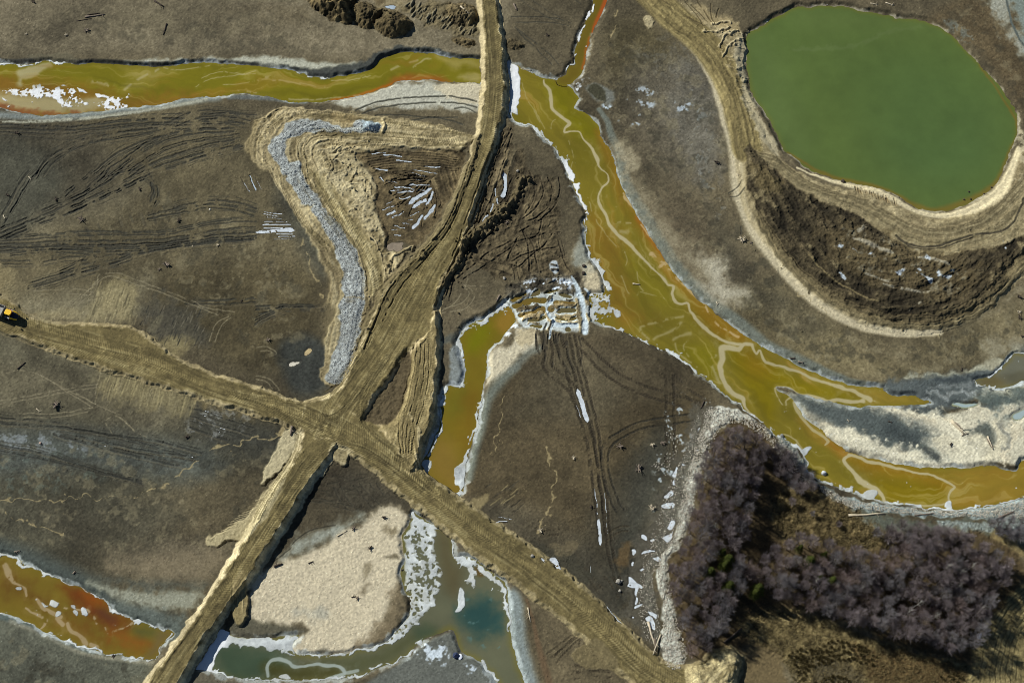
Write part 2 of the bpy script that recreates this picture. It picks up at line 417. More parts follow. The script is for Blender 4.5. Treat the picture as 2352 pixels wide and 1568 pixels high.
east_small = [T(2, 3, 1680, 570, 1780, 562, 1920, 575, 1880, 600, 1790, 612, 1700, 590), T(2, 3, 2360, 620, 2260, 660, 2240, 700, 2280, 725, 2351, 690, 2400, 640)]

# wet margins, silt aprons and snow laid before the water is cut
fill(T(0, 1, -1200, 560, -600, 540, 0, 515, 300, 535, 600, 560, 800, 590, 900, 560, 1010, 600, 900, 640, 600, 660, 300, 640, 0, 600, -600, 590), (168, 164, 142), 3.0, rag=1.5)
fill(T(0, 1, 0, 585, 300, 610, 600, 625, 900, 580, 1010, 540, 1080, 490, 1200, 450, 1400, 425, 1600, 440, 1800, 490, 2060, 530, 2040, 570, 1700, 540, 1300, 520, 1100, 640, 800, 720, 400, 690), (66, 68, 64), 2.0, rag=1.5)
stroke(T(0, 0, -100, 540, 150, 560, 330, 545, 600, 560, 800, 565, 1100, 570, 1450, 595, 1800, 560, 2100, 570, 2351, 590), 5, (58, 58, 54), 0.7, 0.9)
fill(T(0, 0, 250, 515, 420, 490, 650, 510, 700, 560, 400, 555), (100, 94, 76), 2, 0.7, rag=2)
fill(T(0, 1, 700, 950, 900, 880, 1100, 825, 1300, 770, 1500, 750, 1800, 770, 2050, 760, 2050, 1000, 1700, 1000, 1300, 990, 1000, 1010), (178, 172, 150), 4, rag=2)
fill(T(0, 1, 1660, 770, 2050, 760, 2050, 960, 1700, 880), (192, 178, 146), 3, 0.9, rag=2)
stroke(T(0, 0, -100, 1050, 200, 1060, 500, 1070, 800, 1050, 1100, 1010, 1400, 975, 1700, 925, 2000, 890), 9, (118, 122, 116), 0.8)
stroke(T(0, 0, -100, 1110, 300, 1110, 700, 1090, 1000, 1065, 1300, 1020, 1600, 970, 1900, 915), 3.5, (160, 156, 134), 0.9, brk=.1)
stroke(T(0, 0, 2100, 890, 2351, 890, 2800, 930), 6, (96, 98, 94), 0.6)
# silt belt along the east bank of the main river
stroke(cat(T(0, 2, 800, 1000, 880, 1120, 920, 1250, 1000, 1420), T(1, 2, 1030, 60, 1130, 250, 1240, 430, 1340, 600, 1450, 780, 1580, 960, 1760, 1130, 1960, 1290, 2150, 1430), T(2, 2, 2300, 0), T(2, 3, 150, 110, 400, 220, 600, 310, 800, 380, 1000, 400)), [5, 6, 8, 9, 12, 12, 11, 12, 12, 12, 14, 12, 12, 12, 12, 11, 12, 10, 9, 8, 6], (103, 106, 96), 0.5)
fill(cat(T(0, 2, 960, 1300, 1080, 1400, 1140, 1500, 1100, 1568), T(1, 2, 1200, 150, 1350, 350, 1500, 560, 1700, 760, 1820, 800, 2000, 1080, 2120, 1200, 1960, 1200, 1780, 1080, 1600, 900, 1400, 640, 1250, 350, 1080, 60)), (142, 131, 105), 12, .85, rag=4)
fill(T(1, 2, 1700, 780, 1900, 800, 1960, 900, 2000, 1030, 2160, 1080, 2120, 1160, 1950, 1200, 1800, 1120, 1720, 1030, 1830, 960), (180, 170, 144), 11, .8, rag=3)
fill(T(0, 2, 980, 1340, 1100, 1400, 1140, 1520, 1060, 1568, 1010, 1480), (150, 138, 110), 4, .7, rag=3)
fill(T(1, 2, 560, 760, 640, 640, 690, 760, 780, 900, 850, 1010, 840, 1120, 740, 1130, 690, 1020, 640, 900), (176, 166, 138), 4, .95, rag=2)
fill(T(1, 2, 640, 560, 680, 560, 720, 800, 620, 860, 560, 840), (132, 132, 118), 4, .9, rag=2)
# east flats and sand bar
fill(T(2, 3, 1000, 380, 1300, 330, 1700, 280, 2050, 215, 2250, 60, 2420, 40, 2420, 480, 2000, 470, 1700, 600, 1300, 600, 1100, 480), (84, 90, 90), 5, .95, rag=2)
fill(T(2, 3, 1250, 330, 1500, 300, 1750, 280, 1980, 220, 2150, 130, 2280, 60, 2300, 90, 2190, 200, 1900, 265, 1500, 320), (172, 166, 138), 2.5, .95, rag=2)
fill(T(2, 3, 1980, 30, 2300, -20, 2351, 80, 2210, 100, 2060, 200), (142, 134, 110), 8, .7, rag=5)
fill(T(2, 3, 160, 480, 400, 510, 800, 600, 1000, 590, 1300, 610, 1650, 650, 1880, 620, 2120, 560, 2420, 430, 2420, 1090, 2280, 1120, 2060, 1100, 1840, 1160, 1500, 1150, 1150, 1110, 900, 1050, 700, 970, 540, 860, 380, 730, 290, 600), (190, 180, 152), 2.5, rag=1)
fill(T(2, 3, 1060, 590, 1300, 620, 1560, 670, 1700, 730, 1500, 720, 1250, 680), (206, 190, 156), 4, .8, rag=2)
fill(T(2, 3, 220, 500, 500, 545, 900, 610, 1100, 640, 1380, 760, 1560, 860, 1400, 960, 1250, 990, 1050, 960, 800, 850, 560, 770, 380, 680), (82, 88, 86), 8, .95, rag=3)
fill(T(2, 3, 1000, 760, 1250, 790, 1400, 890, 1290, 950, 1080, 870), (64, 70, 70), 7, .85, rag=3)
fill(T(2, 3, 280, 560, 430, 660, 600, 760, 400, 740, 320, 680), (154, 146, 124), 5, .8, rag=3)
fill(T(2, 3, 1400, 960, 1560, 1010, 1720, 1100, 1640, 1120, 1440, 1060), (120, 122, 110), 6, .8, rag=3)
fill(T(2, 3, 1900, 480, 2120, 470, 2420, 430, 2420, 560, 2150, 600, 1950, 560), (100, 106, 100), 8, .85, rag=4)
fill(T(2, 3, 2100, 620, 2300, 640, 2260, 730, 2120, 700), (124, 126, 114), 6, .8, rag=4)
fill(T(2, 3, 1190, 600, 1500, 590, 1640, 640, 1480, 660, 1300, 630), (70, 76, 76), 2.5, .9, rag=2)
fill(T(2, 3, 1940, 800, 2010, 760, 2070, 840, 2070, 930, 2020, 900), (100, 104, 96), 4, .8, rag=2)
fill(T(2, 3, 1350, 350, 1700, 330, 1990, 300, 1960, 360, 1800, 420, 1560, 420), (74, 80, 80), 4, .7, rag=4)
for p, w, rgb, a in ((T(2, 3, 1500, 700, 1620, 740, 1700, 800, 1760, 860, 1720, 900), 3, (206, 194, 164), .8), (T(2, 3, 1800, 830, 1870, 790, 1950, 760, 2020, 790, 2060, 850), 3.4, (92, 96, 90), .8), (T(2, 3, 1850, 850, 1940, 830, 2000, 870, 2030, 930), 5, (202, 190, 158), .8), (T(2, 3, 2090, 780, 2110, 900, 2090, 1010, 2040, 1080), 8, (200, 188, 156), .8),
                     (T(2, 3, 1700, 560, 1900, 590, 2050, 570, 2200, 520), 4, (72, 78, 78), .7), (T(2, 3, 1880, 640, 2000, 620, 2150, 640, 2250, 590), 5, (196, 184, 154), .7), (T(2, 3, 1600, 900, 1720, 930, 1840, 990, 1920, 1080), 7, (204, 192, 160), .7), (T(2, 3, 1180, 1050, 1400, 1080, 1600, 1110), 5, (204, 194, 164), .7), (T(2, 3, 1400, 980, 1500, 1010, 1570, 1050), 3, (84, 86, 80), .8),
                     (T(2, 3, 1900, 500, 2050, 490, 2200, 440, 2351, 400), 3, (180, 176, 152), .7), (T(2, 3, 2140, 500, 2250, 470, 2351, 430), 2, (190, 182, 150), .8), (T(2, 3, 2230, 780, 2260, 860, 2200, 960, 2160, 1060), 6, (202, 188, 156), .8), (T(2, 3, 2150, 760, 2200, 860, 2150, 960), 3, (126, 124, 112), .6), (T(2, 3, 520, 770, 700, 840, 900, 900, 1080, 970, 1240, 1010), 6, (198, 184, 152), .7), (T(2, 3, 1500, 400, 1650, 420, 1800, 400, 1950, 390), 3, (110, 114, 112), .7), (T(2, 3, 1500, 460, 1620, 500, 1780, 480, 1900, 470), 3, (140, 142, 136), .6), (T(2, 3, 1560, 350, 1750, 345, 1900, 320), 3, (60, 66, 68), .7)):
    stroke(p, np.atleast_1d(w) * 1.4, rgb, .8, min(1, a * 1.25), warp=4)
fill(T(2, 3, 300, 520, 520, 550, 900, 615, 1100, 650, 1350, 770, 1430, 880, 1380, 940, 1230, 970, 1060, 930, 820, 820, 600, 740, 430, 640), (80, 86, 84), 7, .92, rag=2)
fill(T(2, 3, 1080, 780, 1260, 800, 1380, 890, 1280, 930, 1120, 860), (58, 64, 64), 7, .8, rag=2)
stroke(T(2, 3, 540, 790, 720, 850, 900, 930, 1080, 1010, 1280, 1050, 1500, 1090, 1760, 1120, 1900, 1090), [5, 9, 10, 9, 8, 8, 9, 8], (214, 203, 172), .9, .9, warp=4)
stroke(T(2, 3, 1120, 610, 1350, 660, 1560, 700, 1700, 780, 1760, 900, 1900, 1000), [4, 7, 9, 12, 14, 12], (212, 201, 170), .9, .8, warp=4)
fill(T(2, 3, 1930, 770, 2000, 740, 2075, 830, 2075, 930, 2030, 930, 1980, 850, 1900, 830, 1830, 860), (84, 88, 82), 3, .85, rag=1)
fill(T(2, 3, 1420, 970, 1500, 1000, 1580, 1050, 1500, 1050), (70, 74, 72), 2.5, .85, rag=1)
fill(T(2, 3, 1880, 490, 2060, 480, 2420, 420, 2420, 540, 2150, 590, 1960, 560), (84, 92, 88), 6, .85, rag=3)
sl, d = sdf(smooth(W(T(2, 3, 160, 480, 400, 510, 800, 600, 1000, 590, 1300, 610, 1650, 650, 1880, 620, 2120, 560, 2420, 430, 2420, 1090, 2280, 1120, 2060, 1100, 1840, 1160, 1500, 1150, 1150, 1110, 900, 1050, 700, 970, 540, 860, 380, 730, 290, 600)), True), 2.0)
m = ss(1, -1, d)
rp = np.sin((XX[sl] * .75 - YY[sl] * .66) * 7.0 + nC[sl] * 1.6 + nB[sl])
col[sl] *= (1 + m * (rp * .025 + nA[sl] * .04))[..., None]
Z[sl] += m * rp * .005 + m * nD[sl] * .06
# side channel sand
fill(cat(T(2, 1, 2351, 40, 2260, 40, 2190, 60, 2130, 150, 2130, 300, 2110, 400, 2200, 360, 2300, 260, 2351, 190), T(2, 2, 60, 130, 190, 60, 240, -40, 150, -110, 50, -110)), (196, 182, 150), 3, rag=1.5)
stroke(T(2, 1, 2400, 230, 2280, 330, 2180, 440, 2120, 560, 2070, 780, 2010, 1000, 1960, 1250), [6, 10, 10, 9, 8, 8, 7], (108, 112, 102), 0.9, .9)
stroke(T(2, 2, 0, 260, 120, 130, 240, 60), 8, (112, 114, 104), 0.8, .8)
fill(T(2, 1, 1640, 640, 1700, 560, 1680, 750, 1620, 900, 1520, 1040, 1500, 1000, 1560, 880), (140, 136, 118), 3, .95, rag=2)
fill(T(2, 1, 1780, 90, 1850, 20, 1925, 240, 1880, 410, 1780, 390, 1770, 250), (126, 130, 126), 2, .95, rag=1)
fill(T(1, 1, 1700, 1568, 1850, 1480, 1900, 1400, 2020, 1330, 2200, 1270, 2290, 1200, 2351, 1150, 2351, 1230, 2100, 1370, 1950, 1440, 1860, 1568), (82, 84, 78), 3, .9, rag=1)
# bottom left banks
stroke(T(3, 0, -160, 270, 0, 330, 250, 430, 500, 540, 750, 640, 900, 740, 1000, 830, 1150, 930, 1350, 1000, 1600, 1080), [18, 20, 22, 22, 20, 20, 22, 26, 30, 24], (72, 78, 74), .9, .95)
fill(T(3, 0, 820, 640, 1100, 700, 1400, 740, 1850, 720, 1800, 870, 1600, 880, 1300, 850, 1050, 760), (146, 144, 124), 6, .9, rag=4)
fill(T(3, 0, 1000, 830, 1300, 880, 1600, 960, 1700, 960, 1580, 1090, 1350, 1020, 1120, 940), (92, 98, 92), 6, .9, rag=3)
fill(T(3, 0, 860, 580, 1400, 620, 1880, 640, 1850, 690, 1400, 690, 1000, 640), (76, 78, 70), 6, .85, rag=3)
fill(T(3, 0, 1000, 480, 1500, 400, 2000, 380, 1960, 540, 1860, 620, 1500, 600, 1150, 560), (120, 108, 86), 9, .9, rag=4)
stroke(T(3, 0, -160, 930, 0, 945, 130, 980, 260, 1030, 400, 1110, 650, 1215, 850, 1290), [9, 8, 7, 6, 5, 4, 4], (84, 92, 88), .5)
stroke(T(3, 0, 100, 990, 400, 1120, 800, 1300, 1100, 1340, 1390, 1375), 4, (138, 132, 112), .9, .7)
# the big sand flat at the bottom and its shores
fill(T(3, 0, 2090, 1110, 2200, 880, 2351, 980), (78, 74, 60), 3, .9)
sand_flat = cat(T(3, 0, 2300, 800, 2351, 560), T(3, 1, 60, 530, 180, 450, 350, 400, 560, 330, 700, 240, 850, 130, 1000, 80, 1060, 0, 1150, -60, 1300, -70, 1390, 60, 1390, 150, 1370, 250, 1380, 400, 1340, 560, 1290, 700, 1230, 880, 1130, 1060, 1000, 1210, 860, 1285, 600, 1300, 350, 1285, 330, 1220, 400, 1140, 480, 1060, 150, 1000, -40, 950))
fill(T(3, 1, 150, 480, 330, 300, 400, 210, 560, 150, 760, 90, 900, 50, 1000, 60, 860, 160, 700, 260, 500, 350), (150, 150, 134), 7, .9, rag=3)
fill(T(3, 1, -100, 950, 60, 930, 160, 1000, 460, 1060, 390, 1130, 100, 1150, -200, 1150), (88, 84, 70), 4, .95, rag=2)
sl, m = fill(sand_flat, (194, 178, 146), 4, rag=1.6)
Z[sl] += m * roll(nA, 3)[sl] * 0.018
fill(T(3, 1, 1240, 760, 1340, 620, 1360, 860, 1300, 1060, 1100, 1210, 900, 1270, 1020, 1120, 1180, 960), (124, 110, 86), 4, .75, rag=3)
fill(T(3, 1, 940, 740, 1000, 650, 1050, 660, 1000, 760), (120, 108, 86), 3, .75, rag=1)
fill(T(3, 1, 980, 480, 1060, 450, 1050, 560, 1000, 620), (124, 112, 88), 3, .7, rag=1)
fill(T(3, 1, 1180, 400, 1290, 370, 1310, 430, 1240, 440), (96, 88, 70), 2, .8, rag=1)
fill(T(3, 1, 370, 880, 600, 860, 640, 940, 420, 960), (164, 158, 138), 6, .7, rag=3)
fill(T(3, 1, 540, 1270, 620, 1240, 700, 1270, 640, 1295), (110, 104, 88), 2, .8)
fill(T(3, 1, 1200, 130, 1290, 130, 1300, 190, 1220, 190), (110, 98, 74), 3, .7, rag=2)
fill(T(3, 1, 1060, 1540, 1300, 1400, 1440, 1280, 1560, 1200, 1750, 1100, 1830, 1130, 1880, 1280, 2010, 1340, 2150, 1460, 2260, 1640, 1000, 1640), (96, 98, 92), 2.5, .95, rag=1)
fill(T(3, 0, 1500, 1620, 1790, 1440, 2351, 1540, 2351, 1640), (94, 88, 74), 2.5, .9)
stroke(T(3, 2, -60, 700, 20, 800, 40, 1000, 60, 1200, 110, 1400, 160, 1568), [12, 14, 15, 16, 16, 16], (128, 134, 128), 0.6)
stroke(T(3, 2, 140, 800, 180, 950, 220, 1100, 250, 1250, 310, 1450, 350, 1600), [3, 3, 4, 6, 7, 6], (98, 80, 60), 0.7, .9)
fill(T(3, 1, 1820, 200, 1900, 220, 2100, 380, 2351, 560, 2351, 700, 2280, 640, 2100, 480, 1860, 410), (92, 84, 68), 3, .9)

def water(p, level, bank, warp=1.0, depth=0.5):
    pw = smooth(W(p, level), True, 3)
    sl, d = sdf(pw, bank + 1.5, warp)
    prof = np.where(d <= 0, level - depth * ss(0, -1.2, d), level + (Z[sl] - level) * ss(0, bank, d))
    Z[sl] = np.where(d < bank, np.minimum(Z[sl], prof), Z[sl])
    m = np.zeros((NY, NX), bool)
    m[sl] = d < 0.55
    return m, (sl, d)

w_main, f_main = water(main_w, LVL, 1.6)
w_trib, f_trib = water(trib_w, LVL, 1.6)
w_river, f_river = water(river_w, LVL, 1.3)
w_side, f_side = water(side_w, LVL - .2, 2.0)
w_brown, f_brown = water(brown_w, LVL, 1.8)
w_stream, f_stream = water(stream_w, LVL, 1.4)
w_pond, f_pond = water(pond_w, LVL, 1.8, depth=1.2)
w_east, f_east = water(east_w, LVL + .2, 1.2)
w_es = [water(q, LVL + .3, 1.0)[0] for q in east_small]
w_main &= ~w_trib

def rim(fd, w0, w1, rgb, brk, k, keep=None, a=1.0):
    """frost and foam line frozen to a shore, from w0 to w1 map units off it"""
    sl, d = fd
    b = ss(-.6, .6, roll(nC, k)[sl] * .7 + roll(nD, k)[sl] * .7 + brk)
    wv = (w1 + .8 * roll(nB, k)[sl] + .9 * roll(nC, k + 1)[sl]) * PX
    m = ss(w0 * PX - .12, w0 * PX + .1, d) * ss(wv + .35, wv - .35, d) * b * a * .75
    if keep is not None:
        kl = np.zeros((NY, NX), np.float32)
        s2, d2 = sdf(smooth(W(keep), True), 1.5)
        kl[s2] = ss(1, -1, d2)
        m = m * kl[sl]
    lay(sl, m, rgb, col)

rim(f_main, -.3, 2.4, (172, 174, 164), .25, 2)
rim(f_river, -.3, 1.5, (168, 170, 162), .1, 4)
rim(f_side, -.3, 2.6, (186, 188, 180), .7, 3)
rim(f_brown, -.3, 2.2, (186, 188, 178), .6, 6)
rim(f_stream, -.3, 3.0, (178, 182, 174), .5, 5, a=.8)
rim(f_pond, -.3, 1.6, (168, 158, 132), .5, 7)
rim(f_trib, -.3, 1.5, (170, 168, 156), .6, 8)
rim(f_east, -.3, 1.6, (176, 180, 176), .5, 1)

# ------------------------------------------------------------------ water colours
def wfill(p, rgb, soft=3, a=1.0, rag=0.0):
    rgb = (rgb[0] * .96, rgb[1], rgb[2])
    return fill(p, rgb, soft * 1.9, a, 1.0, LVL, wcol, rag=rag * .55)

def foam(p, w, a=1.0, rgb=(182, 172, 132), soft=.35, brk=0.0):
    stroke(p, np.atleast_1d(w) * 2.4, rgb, .9, a * .14, z=LVL, warp=2.5, C=wcol, brk=.3)
    return stroke(p, w, rgb, soft, a, z=LVL, warp=.69, C=wcol, brk=brk)

wfill(river_w, (124, 112, 24), 4)
wfill(T(0, 0, -160, 700, 0, 690, 300, 730, 700, 770, 1000, 860, 1350, 890, 1700, 870, 2000, 900, 1700, 960, 1200, 1020, 700, 1080, 200, 1060, -160, 1000), (142, 98, 34), 6, .85, rag=5)
wfill(T(0, 0, 1100, 620, 1400, 640, 1600, 640, 1400, 760, 1150, 820, 1240, 720), (160, 140, 66), 5, .6, rag=4)
wfill(T(0, 0, -160, 830, 30, 850, 350, 870, 700, 900, 1000, 900, 1000, 980, 600, 1050, 250, 1030, -160, 990), (184, 166, 124), 3, .9, rag=3)
wfill(T(0, 0, -160, 930, 100, 960, 300, 1010, 700, 1030, 300, 1060, -160, 1000), (140, 78, 42), 2, .85, rag=4)
wfill(T(0, 0, 150, 650, 250, 615, 440, 580, 480, 600, 400, 650, 280, 720, 200, 730, 210, 790, 160, 780, 170, 710), (178, 164, 124), 1.2, .9, rag=1)
wfill(T(0, 1, 1240, 740, 1300, 700, 1450, 680, 1640, 700, 1800, 760, 1500, 750, 1200, 800), (160, 88, 32), 3, .9, rag=2)
stroke(T(0, 1, 700, 915, 900, 880, 1100, 820, 1240, 770), 3, (168, 96, 26), 1, .9, z=LVL, C=wcol)
wfill(T(0, 1, 1640, 510, 1800, 530, 2040, 560, 2040, 620, 1900, 600, 1830, 650, 1760, 580), (160, 142, 74), 2.5, .85, rag=2)
wfill(T(0, 1, 1860, 690, 2040, 680, 2040, 750, 1880, 730), (168, 150, 92), 2, .8, rag=1)
for p, w in ((T(0, 0, 1500, 625, 1640, 640, 1750, 622, 1900, 605, 2050, 595), 1.2), (T(0, 0, 1850, 720, 1980, 665, 2100, 660, 2230, 680, 2351, 650), 1), (T(0, 0, 1800, 790, 1950, 720, 2150, 690, 2351, 680), .9),
             (T(0, 0, 2000, 780, 2200, 765, 2351, 740), 1), (T(0, 0, 1150, 820, 1250, 740, 1450, 640), 3), (T(0, 1, 0, 745, 60, 715, 140, 705), 4), (T(0, 1, 160, 735, 280, 745, 400, 775), 2), (T(0, 1, 400, 760, 560, 790, 650, 800), 1.2), (T(0, 1, 700, 740, 900, 730, 1050, 690), 1.2),
             (T(0, 1, 1240, 640, 1340, 590, 1480, 550), 2.4), (T(0, 1, 1450, 610, 1550, 545, 1600, 540), 2.2), (T(0, 0, 860, 750, 950, 765, 1030, 800), 4), (T(0, 0, 2150, 825, 2351, 845), 1.6), (T(0, 1, 300, 905, 500, 915, 700, 895, 950, 870), 1.6)):
    foam(p, w, .6, soft=.8, brk=.35)
wfill(cat(T(0, 2, 0, 590, 100, 640, 300, 720, 420, 900, 480, 1000, 300, 1180, 100, 1130)), (134, 116, 34), 8, .7, rag=6)
wfill(cat(T(0, 2, 300, 740, 480, 780, 600, 850, 570, 1000, 700, 1060, 800, 1200, 700, 1280, 540, 1180, 400, 1000)), (126, 116, 14), 6, .8)
wfill(cat(T(1, 2, 700, 450, 800, 420, 1000, 640, 1010, 900, 1050, 1150, 1200, 1330, 1000, 1400, 880, 1250, 860, 1030, 740, 780)), (134, 100, 32), 10, .85, rag=8)
wfill(cat(T(1, 2, 1060, 760, 1250, 900, 1420, 1080, 1500, 1230, 1350, 1200, 1150, 1000)), (126, 114, 26), 8, .6)
stroke(cat(T(0, 2, 780, 1200, 850, 1340, 930, 1500), T(1, 2, 990, 180, 1100, 380, 1230, 580, 1330, 740, 1420, 900, 1560, 1060, 1700, 1200, 1900, 1360, 2100, 1510)), [7, 10, 12, 12, 13, 11, 9, 9, 9, 9, 10, 9], (146, 102, 28), 1.0, .5, z=LVL, C=wcol)
stroke(T(1, 2, 1150, 430, 1200, 520, 1290, 640, 1400, 800), 5, (160, 94, 30), .9, .6, z=LVL, C=wcol)
wfill(T(1, 2, 1640, 1230, 1900, 1380, 2200, 1560, 1950, 1560, 1760, 1400), (150, 104, 22), 5, .7)
wfill(cat(T(2, 2, 1500, 60, 1850, 60, 1900, 330, 1750, 260, 1600, 160)), (128, 116, 20), 6, .8)
wfill(cat(T(2, 2, 1990, 100, 2351, 190), T(2, 3, 150, 280, 340, 360, 560, 440, 800, 500, 500, 500, 280, 460, 60, 420, 60, 600, 0, 700)), (132, 112, 12), 4, .8)
wfill(T(2, 2, 2150, 80, 2300, 180, 2351, 260, 2200, 260), (146, 106, 24), 9, .7)
wfill(T(2, 3, 0, 100, 300, 250, 600, 370, 900, 430, 1050, 450, 1400, 520, 1480, 560, 1000, 570, 900, 540, 600, 400, 300, 290), (150, 122, 46), 3, .85)
wfill(T(2, 3, 280, 700, 420, 780, 560, 900, 540, 940, 420, 900), (156, 118, 42), 4, .8)
wfill(T(2, 3, 550, 900, 740, 1010, 700, 1060, 560, 960), (164, 104, 34), 4, .8)
wfill(T(2, 3, 740, 1040, 900, 1060, 1200, 1130, 1500, 1210, 1690, 1310, 1650, 1400, 1300, 1250, 900, 1200), (146, 100, 20), 6, .7)
wfill(T(2, 3, 1700, 1200, 2520, 1100, 2520, 1400, 2100, 1500, 1720, 1500, 1680, 1400), (146, 116, 40), 4, .85)
wfill(T(2, 3, 1000, 1250, 1500, 1300, 1660, 1400, 1640, 1500, 1300, 1490, 1080, 1440), (128, 104, 10), 5, .7)
def wisps(line, half, area, seed, rgb=(168, 154, 98), a=.4, lo=.045, hi=.9):
    sl, d = sdf(smooth(W(area, LVL), True, 3), 1.5)
    m = ss(0, -1.2, d)
    lw = smooth(W(line, LVL), False)
    s2, r, off, run = line_field(lw, np.full(len(lw), half * PX), .8, 1.0)
    o_, u_ = np.zeros((NY, NX), np.float32), np.zeros((NY, NX), np.float32)
    o_[s2], u_[s2] = off + 1.1 * nD[s2] + .35 * nC[s2], run
    f1 = fbm(u_[sl] * lo, o_[sl] * hi, 1.0, 500 + seed, 3)
    f2 = fbm(u_[sl] * lo * .8 + 9, o_[sl] * hi * .3, 1.0, 520 + seed, 2)
    lay(sl, m * ss(1.0, 2.1, f1 + .5 * f2) * a, rgb, wcol)
    wcol[sl] *= (1 + m * (f2 * .045 + f1 * .02))[..., None]
    lay(sl, m * ss(.6, 2.0, f2) * .35, (138, 100, 34), wcol)
    lay(sl, m * ss(.8, 2.0, -f2) * .35, (104, 98, 22), wcol)

MID = cat(T(0, 2, 20, 760, 200, 860, 420, 1060, 620, 1280, 740, 1500), T(1, 2, 800, 200, 860, 500, 980, 800, 1120, 1060, 1320, 1300, 1650, 1540), T(2, 2, 1960, 300, 2200, 520), T(2, 3, 40, 720, 260, 920, 520, 1120, 900, 1280, 1400, 1380, 2100, 1330, 2500, 1240))
wisps(MID, 75, main_w, 1)
wisps(T(0, 0, -100, 690, 400, 700, 900, 740, 1500, 760, 2351, 730, 3000, 800, 3500, 690, 3900, 620, 4500, 640), 34, river_w, 2)
wisps(T(3, 0, -100, 640, 300, 720, 700, 900, 1100, 1120, 1500, 1230), 34, brown_w, 3, (150, 132, 90), .4)
wisps(T(3, 1, -400, 1420, 300, 1420, 900, 1380, 1300, 1240, 1600, 1040, 1760, 700, 1720, 200), 34, stream_w, 4, (140, 146, 134), .35)
# the pale scum line winding down the main river, and its lobes
scum = cat(T(0, 2, 290, 735, 300, 780, 350, 830, 360, 920, 370, 1000, 450, 1070, 530, 1130, 490, 1175, 485, 1215, 550, 1205, 620, 1215, 660, 1290, 740, 1370, 780, 1460, 800, 1530),
           T(1, 2, 860, 20, 890, 70, 870, 120, 830, 160, 790, 235, 810, 320, 860, 400, 900, 500, 960, 570, 1060, 655, 1130, 730, 1210, 810, 1290, 890, 1340, 930, 1390, 990, 1430, 1040, 1480, 1060, 1470, 1120, 1500, 1190, 1560, 1220, 1620, 1215, 1640, 1290, 1740, 1410, 1850, 1500, 1960, 1568))
foam(scum, np.array([2.2, 3, 5, 5, 4, 4, 6, 3, 3, 2, 2, 2, 4, 5, 2.5, 1.4, 2, 3, 3, 3, 4, 4, 4.5, 4, 5, 4, 3.2, 2.6, 2, 4, 3, 3, 3.5, 4, 3, 3, 2.5, 5, 4, 2.5]) * .78, 1.0)
foam(cat(T(1, 2, 1900, 1540, 2000, 1580), T(2, 2, 2200, 30, 2130, 25, 2080, 65, 1985, 55, 1925, 70, 1935, 150, 1915, 220, 1930, 330, 1990, 430, 2060, 490, 2115, 520, 2130, 570, 2180, 640, 2250, 695)), [2, 3, 3, 4, 6, 7, 6.5, 5, 4.5, 4.5, 5, 3, 2, 1.5], 1.0)
foam(cat(T(2, 2, 2130, 20, 2200, 35, 2240, 110, 2280, 80, 2320, 165, 2351, 190), T(2, 3, 150, 235, 240, 265, 340, 300, 430, 345, 560, 385, 650, 410, 720, 435, 790, 455, 860, 490, 940, 530)), [2, 3, 2, 2, 3, 3, 3, 3, 2.5, 3, 3, 4, 3, 4, 4, 5], .95)
foam(T(2, 3, 80, 425, 150, 425, 220, 440, 290, 490, 400, 495, 500, 525, 560, 545, 650, 530, 760, 550, 840, 545, 870, 540), [3, 3.5, 4, 3, 2.5, 3, 3, 4, 4, 3, 5], .95)
foam(T(2, 3, 60, 430, 80, 480, 110, 540, 160, 600, 170, 540, 210, 510), [2, 1.5, 1.2, 1.5, 1.2, 3], .7, brk=.2)
foam(T(2, 3, 250, 560, 275, 640, 330, 720, 390, 790, 480, 850, 545, 910, 520, 945), [5, 4, 2.5, 2.5, 3, 3, 1.5], .8)
foam(T(2, 3, 770, 1040, 700, 1065, 705, 1110, 790, 1200, 830, 1260, 900, 1310, 980, 1350, 1040, 1400, 1072, 1470), [2, 3.5, 4, 4, 6, 6, 5, 3.5, 2], 1.0)
foam(T(2, 3, 740, 1035, 850, 1065, 920, 1100, 1060, 1125, 1200, 1160, 1340, 1195, 1500, 1212, 1560, 1250, 1650, 1290, 1712, 1330, 1670, 1380, 1658, 1430, 1680, 1475), [2.5, 3, 3.5, 3, 2.5, 2.2, 2.2, 2.5, 2.5, 2.5, 2.5, 2, 3], .95)
foam(T(2, 3, 1220, 1480, 1400, 1500, 1520, 1500, 1650, 1480), 1.5, .8)
foam(T(2, 3, 150, 845, 230, 880, 280, 940, 310, 975), 1.6, .7)
